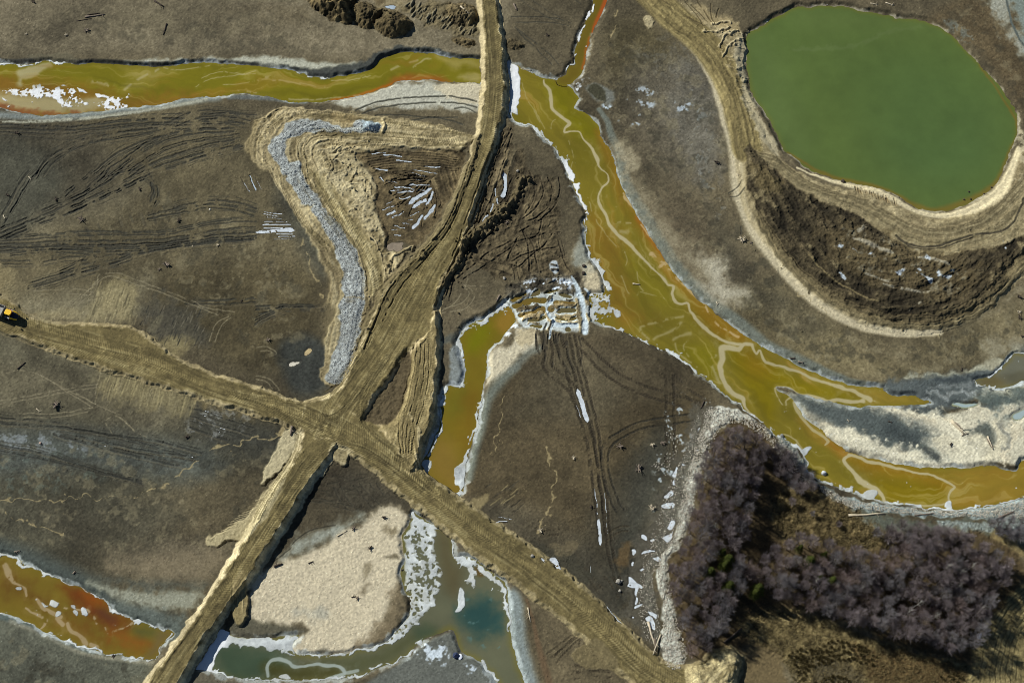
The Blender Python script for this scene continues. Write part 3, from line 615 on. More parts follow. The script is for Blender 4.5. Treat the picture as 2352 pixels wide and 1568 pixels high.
for p, w in ((T(1, 2, 1580, 1330, 1400, 1370, 1200, 1420, 1190, 1480, 1250, 1540), 2.4), (T(1, 2, 1550, 1390, 1480, 1460, 1350, 1510, 1290, 1550), 2.4), (T(1, 2, 1640, 1490, 1550, 1510, 1480, 1540), 3), (T(2, 2, 1500, 10, 1520, 80, 1600, 160, 1700, 230), 1.6), (T(2, 2, 1600, 0, 1570, 60, 1620, 140), 1.4),
             (T(2, 2, 1870, 120, 1830, 180, 1860, 280, 1900, 370), 3), (T(1, 2, 1000, 960, 1060, 1090, 1080, 1120), 1), (T(1, 2, 1150, 930, 1160, 1020, 1200, 1100), 1), (T(1, 2, 700, 240, 760, 430, 850, 560, 960, 690), 1), (T(0, 2, 90, 760, 140, 900, 260, 1100, 300, 1180), .8), (T(0, 2, 200, 1020, 260, 1120), .8), (T(0, 2, 360, 1180, 370, 1120, 400, 1090), .9), (T(0, 2, 520, 1290, 560, 1420, 540, 1540), .8),
             (T(1, 2, 1040, 860, 1060, 800, 1040, 740), .9), (T(1, 2, 940, 480, 1000, 470, 1090, 480), 2), (T(1, 2, 1000, 550, 1060, 560), 4), (T(1, 2, 1400, 1170, 1300, 1140, 1180, 1110), .8)):
    foam(p, w, .5, soft=.9, brk=.15)
for p, w in ((T(1, 2, 1280, 760, 1320, 800, 1380, 840, 1420, 850, 1360, 870), [5, 2, 2, 3, 4]), (T(1, 2, 1430, 890, 1500, 930, 1520, 990, 1600, 1060, 1640, 1110, 1750, 1200, 1800, 1300), [3, 3, 2, 2, 3, 2, 2]), (T(1, 2, 1820, 1320, 1880, 1400, 1960, 1460, 2080, 1520), [3, 2, 2, 3]), (T(1, 2, 1020, 200, 1040, 250, 1110, 330), [2, 4, 1.5]), (T(1, 2, 1180, 490, 1230, 560, 1300, 640, 1350, 720), 1.6)):
    foam(p, w, .75, (196, 172, 128), brk=.15)
rv = np.clip(roll(nD, 4) * .5 + roll(nE, 3) * .7, -2, 2)
# tributary
wfill(trib_w, (112, 92, 28), 3)
stroke(T(0, 2, 885, -60, 850, 40, 790, 180, 735, 310), [6, 6, 6, 3], (172, 82, 32), .7, .95, z=LVL, C=wcol)
stroke(T(0, 2, 720, 340, 690, 440, 670, 540, 640, 630), [3, 4, 3, 2], (160, 88, 32), .9, .85, z=LVL, C=wcol)
wfill(T(0, 2, 715, 310, 760, 305, 735, 360), (150, 150, 140), 1, .9)
# side channel
wfill(side_w, (126, 104, 28), 4)
wfill(T(1, 1, 1930, 1640, 1980, 1460, 2100, 1400, 2150, 1480, 2050, 1640), (118, 114, 12), 6, .9)
wfill(T(1, 1, 2200, 1360, 2351, 1250, 2351, 1430, 2250, 1480), (150, 112, 42), 3, .85)
wfill(T(2, 1, 1830, 460, 1930, 460, 1900, 620, 1780, 640), (112, 108, 30), 6, .7)
wfill(T(2, 1, 1900, 480, 2060, 480, 2000, 900, 1900, 1000, 1880, 700), (124, 92, 24), 7, .7, rag=4)
wfill(T(2, 1, 1560, 1060, 1700, 880, 1850, 1000, 1880, 1380, 1700, 1320), (142, 110, 48), 7, .8)
# brown channel
wfill(brown_w, (124, 100, 34), 4)
wfill(T(3, 0, 560, 660, 700, 690, 900, 800, 1020, 920, 1200, 1010, 1100, 1080, 900, 1000, 700, 860), (112, 52, 18), 6, .9, rag=4)
wfill(T(3, 0, 760, 740, 900, 790, 980, 860, 900, 860), (150, 72, 20), 4, .8, rag=2)
wfill(T(3, 0, 880, 890, 1000, 900, 1060, 1000, 940, 960), (96, 56, 40), 4, .8, rag=2)
wfill(T(3, 0, 0, 500, 200, 640, 450, 780, 640, 950, 480, 900, 250, 780, 0, 680), (104, 68, 26), 7, .7, rag=7)
wfill(T(3, 0, 500, 1000, 700, 980, 900, 1080, 1000, 1200, 850, 1180, 650, 1090), (120, 76, 28), 6, .7, rag=5)
wfill(T(3, 0, 1000, 1100, 1250, 1130, 1400, 1200, 1300, 1260, 1100, 1200), (144, 82, 28), 5, .8, rag=4)
wfill(T(3, 0, 1250, 1040, 1450, 1080, 1420, 1150, 1250, 1130), (90, 90, 48), 4, .8, rag=2)
wfill(T(3, 0, 1450, 1090, 1560, 1110, 1480, 1210, 1400, 1320, 1330, 1320, 1400, 1200), (116, 96, 56), 3, .9)
for p, w in ((T(3, 0, 45, 480, 70, 540, 110, 610, 140, 645), [4, 6, 4, 2]), (T(3, 0, 240, 870, 330, 930, 410, 980, 420, 1020, 370, 1060), [1.5, 2, 4, 3, 1]), (T(3, 0, 620, 1020, 650, 1090, 720, 1120, 790, 1200), [3, 4, 3, 5]), (T(3, 0, 840, 1210, 890, 1240), 4), (T(3, 0, 520, 970, 580, 1030), 4),
             (T(3, 0, 1230, 1000, 1180, 1040, 1120, 1070, 1030, 1090, 990, 1100, 960, 1050), [2, 2, 2, 3, 2, 1]), (T(3, 0, 810, 900, 870, 980, 890, 1015), 2.4), (T(3, 0, 340, 790, 400, 880, 500, 930, 560, 960), [3, 4, 4, 3]), (T(3, 0, 150, 650, 230, 700, 250, 760), [2, 3, 2]), (T(3, 0, 590, 880, 740, 890, 800, 890), 2)):
    foam(p, w, .85, (172, 152, 116), brk=.05)
# bottom stream and frozen pool
wfill(stream_w, (102, 100, 78), 4)
wfill(cat(T(3, 0, 1960, 1200, 2351, 1250), T(3, 1, 200, 1290, 300, 1400, 100, 1530, -300, 1500)), (62, 78, 60), 6, .9, rag=3)
wfill(T(3, 1, 60, 1400, 200, 1370, 350, 1430, 600, 1410, 760, 1440, 800, 1480, 600, 1520, 150, 1520), (70, 66, 30), 4, .85, rag=2)
wfill(T(3, 1, 600, 1350, 1000, 1320, 1250, 1220, 1450, 1080, 1600, 1050, 1650, 1110, 1450, 1220, 1250, 1350, 950, 1450, 800, 1440), (82, 82, 54), 4, .8, rag=2)
wfill(T(3, 1, 1440, 1060, 1600, 1030, 1660, 1100, 1500, 1180), (66, 80, 62), 4, .7)
wfill(T(3, 1, 1950, 800, 2080, 760, 2200, 850, 2240, 1000, 2200, 1110, 2050, 1140, 1920, 1020, 1880, 920), (34, 70, 72), 7, .85, rag=5)
wfill(T(3, 1, 1660, 180, 1790, 180, 1820, 420, 1900, 560, 1850, 760, 1740, 700, 1680, 450), (94, 82, 56), 5, .8)
wfill(T(3, 1, 2020, 500, 2090, 530, 2090, 580, 2030, 570), (96, 72, 34), 1.2, .9)
foam(T(3, 1, 110, 1500, 100, 1420, 140, 1360, 220, 1345, 300, 1370, 350, 1410, 440, 1410, 560, 1390, 640, 1400, 740, 1410, 800, 1440, 810, 1480, 740, 1500, 660, 1530), [3, 3, 3, 4, 3, 4, 2, 3, 4, 3, 4, 3, 3, 3], .9, (166, 178, 172))
foam(T(3, 1, 820, 1470, 880, 1465, 940, 1445), 3, .8, (166, 178, 172))
fl = ss(.9, 1.8, roll(nB, 2) * .7 + roll(nC, 8) * .6)
sl, d = sdf(smooth(W(T(3, 1, 1900, 820, 2080, 760, 2250, 860, 2300, 1200, 2200, 1300, 1900, 1100), LVL), True), 2.)
lay(sl, fl[sl] * ss(1, -1, d) * .6, (92, 128, 128), wcol)
# ponds
wfill(pond_w, (90, 107, 54), 3)
wfill(D(1716, 110, 1760, 100, 1820, 220, 1860, 360, 1800, 340, 1740, 240), (96, 112, 62), 16, .8)
wfill(D(2060, 160, 2260, 220, 2290, 380, 2160, 440, 2020, 360), (78, 100, 56), 24, .8)
stroke(D(1810, 350, 1900, 402, 2020, 430, 2110, 474, 2170, 480, 2280, 428, 2320, 350, 2336, 280, 2250, 150), [2, 4, 4, 6, 7, 6, 5, 3, 2], (122, 100, 42), 1.0, .7, z=LVL, C=wcol)
stroke(T(0, 3, 250, 450, 500, 455, 800, 410, 1100, 290, 1400, 240), 4, (112, 128, 84), .9, .28, z=LVL, C=wcol, warp=2)
wfill(T(0, 3, 300, 60, 900, 120, 1400, 150, 1700, 300, 1300, 300, 800, 250, 300, 250), (98, 112, 60), 10, .5)
wfill(T(0, 3, 700, 500, 1600, 500, 2000, 900, 1500, 1300, 800, 1100), (82, 101, 52), 18, .5)
wfill(east_w, (116, 112, 96), 3)
wfill(T(2, 3, 1950, 360, 2060, 330, 2180, 370, 2100, 415, 1980, 400), (108, 90, 52), 4, .8)
wfill(T(2, 3, 2180, 320, 2351, 250, 2520, 240, 2520, 340, 2250, 390), (98, 92, 74), 3, .8, rag=3)
for q in east_small:
    wfill(q, (176, 190, 194), 1)
wcol *= .97
wcol += (np.array([118, 108, 62], np.float32) - wcol) * .07
wcol *= (1 + .02 * rv + .012 * nC + .015 * nU)[..., None]

# ------------------------------------------------------------------ ice and snow on the water
def icef(p, soft=.8, a=1.0, rag=0.0, warp=1.5):
    return fill(p, 1.0, soft, a, warp, LVL, ice, rag=rag)

def ices(p, w, a=1.0, brk=0.0):
    return stroke(p, np.atleast_1d(w) * .8, 1.0, .55, a, z=LVL, C=ice, brk=max(brk, .1), warp=2.2)

icef(T(0, 2, -40, 580, 30, 600, 66, 650, 74, 780, 72, 900, 60, 1000, 50, 1060, 10, 1040, -40, 1000), .6)
ices(T(0, 2, 0, 1000, 10, 1070, 45, 1125, 150, 1150, 200, 1180, 240, 1220, 300, 1290), [3, 2.5, 3, 2.4, 3, 3, 2])
ices(T(0, 2, 260, 1210, 330, 1290, 400, 1360, 440, 1430), [3, 3.5, 4, 3])
ices(cat(T(0, 2, 410, 1390, 460, 1450, 510, 1540), T(1, 2, 540, 40, 550, 90)), [3, 4, 7, 6, 5])
ices(T(1, 2, 565, 120, 600, 200, 640, 280, 680, 380, 690, 440), [6, 6, 6, 5, 2])
ices(T(1, 2, 660, 450, 670, 540, 690, 660, 720, 780, 760, 840, 810, 930, 850, 1010, 870, 1060, 890, 1110), [2.5, 2, 3, 4, 4, 3.5, 4, 7, 3])
ices(T(1, 2, 850, 1400, 920, 1440, 1000, 1475, 1100, 1520), [4, 3, 3.5, 3])
ices(cat(T(1, 2, 1180, 1545), T(2, 2, 1270, 20, 1370, 60, 1480, 120, 1560, 170, 1640, 240, 1700, 290)), [3, 3.5, 4, 5, 3, 2.4, 1.6])
ices(cat(T(2, 2, 1640, 235, 1800, 345, 1900, 425, 2000, 505, 2090, 560, 2140, 625, 2250, 700, 2340, 780), T(2, 3, 60, 850, 130, 875, 200, 930, 290, 975, 345, 1030, 365, 1100, 335, 1150, 400, 1205, 480, 1255, 600, 1305, 700, 1345, 830, 1395, 960, 1435, 1100, 1470, 1300, 1497, 1500, 1522, 1680, 1525, 1850, 1530, 2100, 1485, 2351, 1415)), [1.4, 1.4, 1.6, 2, 2, 2, 2, 2.5, 2.5, 3, 3, 4, 2, 2.4, 3, 2.4, 2.4, 3, 4, 4, 5, 4, 4, 3, 2, 3, 2, 2.4, 2.4])
icef(T(2, 3, 320, 980, 380, 960, 400, 985, 350, 1040, 300, 1010)); icef(T(2, 3, 880, 1370, 980, 1360, 985, 1385, 950, 1440, 870, 1410)); icef(T(2, 3, 1640, 1470, 1690, 1460, 1700, 1520, 1620, 1510))
# frozen shelf by the settling pools
sl, d = sdf(smooth(W(T(1, 2, 700, 1120, 900, 1130, 915, 1230, 990, 1290, 980, 1350, 860, 1340, 760, 1390, 690, 1350), LVL), True), 2.)
pat = ss(-.2, .4, roll(nB, 5)[sl] * .6 + roll(nA, 4)[sl] * .5 + roll(nC, 4)[sl] * .4 + .15)
ice[sl] = np.maximum(ice[sl], ss(.5, -.5, d) * pat)
icef(T(1, 2, 930, 1270, 985, 1290, 980, 1345, 930, 1320))
# river shelf, top left
sl, d = sdf(smooth(W(T(0, 0, -160, 810, 30, 825, 200, 830, 330, 795, 480, 830, 560, 810, 700, 840, 760, 930, 900, 960, 1000, 920, 1160, 870, 1170, 900, 1080, 960, 1180, 980, 1000, 1010, 850, 960, 700, 980, 600, 990, 480, 900, 340, 900, 150, 860, -160, 850), LVL), True), 2.)
ice[sl] = np.maximum(ice[sl], ss(.6, -.4, d + nB[sl] * .45) * ss(-.6, 0, roll(nB, 6)[sl] * .7 + roll(nA, 6)[sl] * .5 + .1))
for p in (T(0, 0, 700, 805, 760, 820, 800, 850, 720, 840), T(0, 0, 880, 860, 980, 870, 1010, 900, 900, 890), T(0, 0, 0, 895, 70, 915, 20, 910), T(0, 0, 560, 965, 620, 980, 580, 990), T(0, 0, 280, 930, 310, 945, 290, 950), T(0, 0, 60, 965, 100, 965, 80, 980)):
    icef(p, .6, 1, .8)
ices(T(0, 0, -100, 565, 0, 572, 100, 585, 190, 593, 300, 578, 400, 560, 560, 572, 660, 582), [2.2, 2, 2, 2.4, 2, 1.6, 1.6, 1])
ices(T(0, 1, 330, 645, 480, 690, 560, 700, 620, 712, 720, 705), [1.2, 2, 3, 3, 1.2])
ices(T(0, 2, 760, -40, 730, 60, 700, 140, 660, 210, 620, 300, 600, 380, 580, 450, 570, 520), [2.4, 2.4, 2.8, 2, 3, 3, 3.2, 2])
icef(T(0, 2, 520, 590, 545, 550, 580, 550, 590, 590, 540, 600)); ices(T(0, 2, 510, 590, 500, 650, 480, 690, 410, 720), [2.4, 2.4, 4, 2])
# side channel rims
ices(cat(T(1, 1, 1850, 1600, 1890, 1480, 1990, 1400, 2110, 1360, 2200, 1300, 2290, 1240, 2351, 1220)), [6, 5, 4, 4.5, 5, 5, 4])
ices(T(2, 1, 1870, 20, 1880, 110, 1900, 200, 1915, 250, 1890, 330, 1870, 400, 1790, 410, 1750, 430, 1730, 500, 1715, 600, 1705, 680), [5, 4, 3, 4, 4, 5, 3, 5, 5, 4, 2])
ices(T(2, 1, 1700, 680, 1695, 780, 1670, 850, 1640, 920, 1570, 1030), [2, 2.4, 5, 4, 2])
icef(T(2, 1, 1500, 1090, 1600, 1090, 1590, 1150, 1570, 1220, 1520, 1190, 1485, 1150), .6, 1, 1.0)
ices(T(2, 1, 1520, 1180, 1600, 1270, 1720, 1360, 1830, 1415, 1890, 1390), [2, 2.4, 2.4, 3, 5])
icef(T(2, 1, 1820, 1200, 1900, 1080, 1940, 1020, 1945, 1150, 1910, 1320, 1880, 1360, 1840, 1290), .8, 1, .8)
ices(T(2, 1, 1930, 1080, 1980, 920, 2020, 780, 2040, 640, 2070, 500), [2, 2.4, 2.2, 3, 2])
# brown channel crusts
for p in (T(3, 0, 450, 840, 490, 800, 545, 835, 540, 860, 515, 885, 460, 860), T(3, 0, 500, 955, 520, 905, 560, 910, 560, 940), T(3, 0, 650, 855, 690, 855, 690, 890, 655, 885), T(3, 0, 665, 915, 690, 895, 710, 930, 690, 955), T(3, 0, 740, 870, 775, 865, 795, 920, 780, 950, 745, 935), T(3, 0, 380, 820, 450, 860, 410, 870), T(3, 0, 145, 690, 195, 690, 190, 720, 150, 720), T(3, 0, 320, 790, 345, 785, 335, 805)):
    icef(p, .5, 1, .4)
ices(T(3, 0, -100, 345, 0, 385, 80, 410, 200, 465, 300, 512, 450, 580, 620, 652, 780, 702, 880, 760, 980, 845), [4, 3.6, 3.4, 3, 2.4, 2.2, 1.6, 1.3, 1.3, 1.3])
ices(T(3, 0, 990, 850, 1040, 900, 1130, 950, 1250, 995, 1450, 1058, 1570, 1100, 1490, 1210, 1395, 1350, 1250, 1335, 1050, 1308, 880, 1265, 650, 1190, 400, 1080, 250, 1000, 120, 940, 0, 915, -100, 905), [2.4, 3, 3.2, 2, 1.6, 1.8, 1.6, 1.8, 1.4, 1.6, 2.4, 1.6, 1.4, 1.4, 1.5, 1.6])
# bottom stream shelves
icef(T(3, 0, 1770, 1440, 1980, 1090, 2110, 1105, 2060, 1220, 2010, 1300, 1960, 1400, 1950, 1450), .8, 1, .5)
icef(cat(T(3, 0, 2060, 1100, 2200, 1135, 2351, 1165, 2351, 1240, 2200, 1190, 2050, 1230)), 2.0, .8, 2.0)
sl, d = sdf(smooth(W(T(3, 1, -150, 1160, 150, 1150, 400, 1130, 330, 1210, 340, 1280, 200, 1260, 0, 1230, -150, 1210), LVL), True), 2.)
ice[sl] = np.maximum(ice[sl], ss(.6, -.4, d + nB[sl] * .4) * .9)
ices(T(3, 1, 150, 1260, 350, 1300, 600, 1305, 800, 1295, 950, 1265, 1100, 1235, 1180, 1210, 1300, 1130, 1400, 1050, 1480, 990, 1520, 880, 1600, 820, 1640, 760), [1.5, 2, 2, 2.4, 3, 3.5, 4, 4, 3.5, 4, 5, 5, 3])
sl, d = sdf(smooth(W(T(3, 1, 1430, -10, 1520, 60, 1640, 130, 1660, 200, 1640, 330, 1690, 480, 1715, 590, 1690, 740, 1600, 860, 1500, 990, 1380, 1090, 1250, 1190, 1180, 1170, 1300, 1040, 1400, 930, 1340, 820, 1370, 560, 1350, 420, 1380, 330, 1350, 220, 1410, 130), LVL), True), 2.)
pat = ss(-.7, .6, np.sin((XX[sl] * .8 + YY[sl] * .55 + nC[sl] * 1.1) * 2.2) * .35 + roll(nB, 8)[sl] * .3 + roll(nA, 2)[sl] * .5 + roll(nC, 2)[sl] * .3 + .45)
ice[sl] = np.maximum(ice[sl], ss(.6, -.8, d) * pat * .85)
ices(T(3, 1, 1440, -10, 1560, 110, 1700, 150, 1800, 190, 1818, 300, 1835, 400), [5, 6, 3, 2.4, 3, 3])
ices(T(3, 1, 1840, 410, 1900, 430, 1960, 480, 2000, 560, 1990, 640), [4, 8, 9, 9, 8])
ices(T(3, 1, 1950, 420, 2080, 500, 2140, 570, 2230, 640, 2290, 720, 2320, 900, 2330, 1100), [4, 6, 5, 7, 5, 3, 2.5])
icef(T(3, 1, 1880, 690, 1930, 730, 1920, 820, 1880, 890, 1845, 900, 1850, 800), .8, .9)
ices(T(3, 1, -250, 1530, 0, 1545, 300, 1545, 500, 1535, 850, 1515, 1000, 1485, 1280, 1368, 1400, 1300, 1440, 1250, 1560, 1170), [2, 2, 2, 2, 2.6, 2.6, 2.4, 2.6, 2.6, 1.6])
icef(T(3, 1, 220, 1525, 250, 1490, 290, 1495, 310, 1530))
ices(T(3, 0, 1820, 1435, 1950, 1460, 2100, 1500, 2351, 1535), 2.4)
icef(T(3, 1, 2060, 1350, 2110, 1380, 2140, 1450, 2220, 1540, 2150, 1530, 2100, 1460), .8, .9, .8)
# pond frost
ices(cat(T(0, 3, -120, 260, -60, 215, 0, 190, 60, 140, 130, 105, 190, 100, 230, 65, 270, 35, 330, 48, 420, 40)), [2, 1.6, 3, 3, 2, 1.6, 2, 1.6, 1.3, 1])
ices(T(0, 3, 430, 35, 480, 28, 570, 40), 1.2); ices(T(0, 3, 680, 62, 830, 70, 930, 95, 1100, 105, 1250, 125), 1.0)
ices(T(2, 3, 1900, 360, 2040, 330, 2090, 270, 2150, 210, 2230, 150, 2260, 115, 2351, 125), [2, 2, 3, 3.4, 3, 2, 1.6])
ices(T(2, 3, 1910, 380, 1960, 415, 2100, 425, 2040, 460), [2, 2, 2, 4])

# ------------------------------------------------------------------ snow and frost on the banks
FROST = (206, 210, 208)
def frost(p, a=.7, thr=.7, soft=2, rgb=FROST, k=1):
    sl, d = sdf(smooth(W(p), True), soft * PX + .4)
    m = ss(soft * PX, -soft * PX, d) * ss(thr - .1, thr + 1.1, roll(nB, k)[sl] * .7 + roll(nC, k + 2)[sl] * .5 + roll(nA, k)[sl] * .5)
    lay(sl, m * a, rgb, col)
frost(T(0, 2, 1050, 820, 1300, 800, 1320, 960, 1200, 1010, 1060, 980), .75, .8, 3, (186, 194, 196), 3)
frost(T(0, 2, 1500, 930, 1660, 820, 1680, 880, 1620, 1020, 1520, 1020), .75, .6, 3, (186, 194, 196), 4)
frost(T(0, 2, 560, 750, 760, 720, 660, 830, 600, 840), .9, .5, 2, (212, 214, 212), 5)
frost(T(0, 2, 820, 950, 920, 960, 890, 1020, 840, 1000), .9, .2, 2, (196, 206, 208), 6)
frost(T(0, 2, 860, 1060, 1100, 1150, 1200, 1230, 1180, 1040, 960, 1100), .7, .9, 2, (186, 194, 196), 7)
frost(T(0, 2, 1450, 950, 1800, 1000, 1780, 1500, 1650, 1450, 1650, 1200), .45, .3, 8, (132, 136, 132), 2)
frost(T(1, 2, 1700, 0, 1840, 0, 1960, 300, 1900, 420, 1780, 180), .4, .3, 8, (138, 142, 140), 8)
frost(T(0, 2, 1250, 350, 1650, 350, 1700, 600, 1400, 700, 1150, 560), .35, .1, 10, (112, 110, 102), 6)
frost(T(2, 0, -60, 840, 500, 840, 800, 960, 780, 1020, 300, 1000, -60, 980), .75, .05, 6, (126, 130, 130), 3)
frost(T(2, 0, 1850, 600, 2351, 680, 2200, 850, 1800, 900, 1700, 850), .6, .4, 6, (138, 138, 134), 4)
frost(T(2, 0, 0, 1050, 900, 1050, 1000, 1250, 0, 1400), .35, .3, 8, (96, 108, 100), 9)
frost(T(3, 1, 1450, 1260, 1640, 1140, 1780, 1300, 1700, 1420, 1500, 1320), .9, .5, 3, (208, 214, 214), 2)
frost(T(3, 1, 1900, 1380, 2060, 1440, 2120, 1600, 2000, 1560), .9, .5, 3, (208, 214, 214), 5)
frost(T(2, 2, 1440, 560, 1900, 560, 1900, 1000, 1600, 1568, 1300, 1568), .8, .9, 4, (190, 198, 198), 1)
frost(T(0, 3, 1600, 180, 1730, 200, 1900, 300, 1950, 400, 1800, 380), .6, .2, 3, (112, 116, 108), 3)
# pale flats in the far upper right corner
fill(T(0, 3, 2000, -80, 2200, -60, 2240, 150, 2300, 340, 2420, 500, 2420, 560, 2250, 380, 2150, 180), (160, 158, 140), 8, .85, rag=5)
fill(T(0, 3, 2230, -60, 2420, -60, 2420, 480, 2330, 330, 2260, 150), (122, 130, 122), 6, .9, rag=3)
stroke(T(0, 3, 2180, -40, 2210, 80, 2240, 210, 2300, 340, 2380, 460), 2.2, (84, 90, 86), .6)
# little dark pool beside the main river
fill(T(0, 2, 690, 830, 690, 790, 780, 770, 900, 830, 940, 900, 900, 960, 860, 960, 760, 890), (116, 118, 112), 3, .8, rag=1)
fill(T(0, 2, 690, 820, 720, 785, 780, 775, 830, 810, 855, 860, 855, 930, 820, 915, 740, 870), (66, 64, 50), 1.2, 1)

# ------------------------------------------------------------------ construction sand, cuttings and heaps
SAND = (176, 158, 118)
ROAD = (108, 96, 64)
apron = cat(T(0, 1, 0, 1120, 120, 1060, 180, 1000, 330, 990, 480, 1010, 900, 1030, 1180, 1090, 1600, 1130, 1890, 1210, 2000, 1250, 1890, 1380, 1600, 1370, 1250, 1370, 920, 1410, 960, 1500, 1020, 1568),
            T(1, 1, 1110, 150, 1090, 330, 1140, 440, 1200, 600, 1210, 740, 1440, 700, 1340, 800, 1260, 940, 1180, 1030, 1060, 1200, 1000, 1380, 960, 1568),
            T(2, 1, 850, 330, 760, 390, 640, 400, 600, 300, 640, 100), T(1, 1, 640, 1480, 740, 1300, 660, 1180, 690, 1040, 640, 900, 560, 760, 470, 560, 340, 350, 200, 120, 120, 0), T(0, 1, -80, 1400, -60, 1250))
sl, m = fill(apron, (152, 136, 100), 1.6, rag=1.2)
Z[sl] += m * (.45 + .03 * nB[sl] + .03 * nA[sl])
grain(sl, m, .05, .07, .05)
fill(T(0, 1, 0, 1130, 200, 1010, 480, 1010, 420, 1090, 250, 1180, 120, 1290, 100, 1420, 200, 1568, 60, 1568, -60, 1400), (172, 154, 114), 2, .8, rag=2)
fill(T(0, 1, 720, 1040, 960, 1070, 900, 1150, 780, 1150, 700, 1110), (136, 118, 82), 2, .8, rag=1)
fill(T(0, 1, 520, 1300, 900, 1400, 1020, 1568, 740, 1568, 560, 1420), (166, 150, 112), 3, .8, rag=3)
fill(T(1, 1, 580, 0, 1020, 0, 1100, 150, 1090, 330, 1150, 480, 1200, 620, 1060, 560, 900, 360, 700, 140), (174, 158, 120), 3, .75, rag=3)
fill(T(1, 1, 480, 40, 620, 60, 900, 420, 1120, 780, 1180, 1020, 1060, 1160, 1010, 980, 960, 760, 760, 440), (134, 120, 82), 4, .7, rag=2)
fill(T(1, 1, 560, 700, 740, 760, 800, 960, 760, 1160, 660, 1160, 640, 920), (112, 100, 74), 4, .75, rag=2)
fill(T(1, 1, 640, 1180, 770, 1200, 760, 1568, 600, 1568), (118, 106, 78), 4, .6, rag=3)
# ridges pushed up by the dozer
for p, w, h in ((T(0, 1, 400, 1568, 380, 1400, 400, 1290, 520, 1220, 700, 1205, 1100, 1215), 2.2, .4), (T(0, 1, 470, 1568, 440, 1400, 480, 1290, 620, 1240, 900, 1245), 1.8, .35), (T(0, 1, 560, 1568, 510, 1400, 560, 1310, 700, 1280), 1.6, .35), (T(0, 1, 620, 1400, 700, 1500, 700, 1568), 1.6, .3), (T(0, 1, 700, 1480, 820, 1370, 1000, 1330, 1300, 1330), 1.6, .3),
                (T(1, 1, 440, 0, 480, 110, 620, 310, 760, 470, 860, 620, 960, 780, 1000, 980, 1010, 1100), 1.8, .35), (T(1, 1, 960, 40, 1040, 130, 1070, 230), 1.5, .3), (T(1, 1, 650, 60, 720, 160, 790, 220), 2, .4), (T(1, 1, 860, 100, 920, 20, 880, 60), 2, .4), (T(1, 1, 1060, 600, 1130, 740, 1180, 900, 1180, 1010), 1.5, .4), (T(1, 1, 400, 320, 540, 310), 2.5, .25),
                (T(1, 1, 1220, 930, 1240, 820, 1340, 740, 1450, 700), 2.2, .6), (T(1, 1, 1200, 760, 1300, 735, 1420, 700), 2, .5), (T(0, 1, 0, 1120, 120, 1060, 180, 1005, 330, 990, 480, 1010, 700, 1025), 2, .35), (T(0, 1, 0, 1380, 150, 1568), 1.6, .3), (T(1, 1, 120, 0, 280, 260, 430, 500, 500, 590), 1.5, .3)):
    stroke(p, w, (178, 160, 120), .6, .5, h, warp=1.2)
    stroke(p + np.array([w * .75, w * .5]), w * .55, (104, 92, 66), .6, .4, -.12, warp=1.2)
for k in range(26):
    q = T(0, 1, 600 + random.uniform(0, 380), 1290 + random.uniform(0, 260))
    stroke(cat(q, q + np.array([[random.uniform(3, 9), random.uniform(-6, 10)]])), random.uniform(1, 2.2), (176, 158, 116), .6, .5, .35, warp=2)
for k in range(30):
    q = T(1, 1, 640 + random.uniform(0, 440), 20 + random.uniform(0, 640))
    stroke(cat(q, q + np.array([[random.uniform(2, 7), random.uniform(-2, 8)]])), random.uniform(1, 2.2), (178, 162, 122), .6, .5, .3, warp=2)

LOOP = cat(T(0, 1, 1900, 1330, 1500, 1290, 1100, 1240, 760, 1225, 580, 1240, 450, 1310, 430, 1420, 480, 1540), T(1, 1, 520, 120, 660, 320, 820, 540, 930, 720, 1000, 920, 1020, 1100, 1000, 1250))
flow(LOOP, 62, apron, .4, 1, lo=.10, hi=.85, amp=.08, dz=.07)
crinkle(T(0, 1, 560, 1330, 760, 1300, 1000, 1330, 900, 1420, 980, 1540, 800, 1568, 660, 1568, 580, 1450), .28, 1, .4)
crinkle(T(1, 1, 600, 20, 900, -40, 1060, 100, 1060, 320, 1120, 480, 1200, 700, 1160, 820, 1060, 620, 900, 380, 720, 160), .26, 2, .4)
crinkle(T(0, 1, -40, 1120, 180, 1010, 480, 1010, 420, 1070, 240, 1150, 120, 1260, 60, 1360), .16, 3, .4)
WEARS = [(T(1, 1, 470, 60, 640, 300, 800, 520, 960, 760, 1060, 1000, 1060, 1160), 12, 1.0), (T(0, 1, 480, 1500, 440, 1340, 520, 1240, 700, 1215, 1100, 1240, 1500, 1270, 1880, 1300), 7, 1.0), (T(0, 1, 1000, 1310, 1300, 1300, 1600, 1310, 1880, 1330), 6, 1.0), (T(0, 1, 1180, 1120, 1400, 1150, 1700, 1190, 1950, 1240), 5, .8),
         (T(0, 1, 40, 1290, 150, 1150, 300, 1060, 500, 1040, 800, 1070), 5, 1.0), (T(1, 1, 60, -60, 200, 150, 360, 380, 500, 560, 640, 700), 5, .9)]
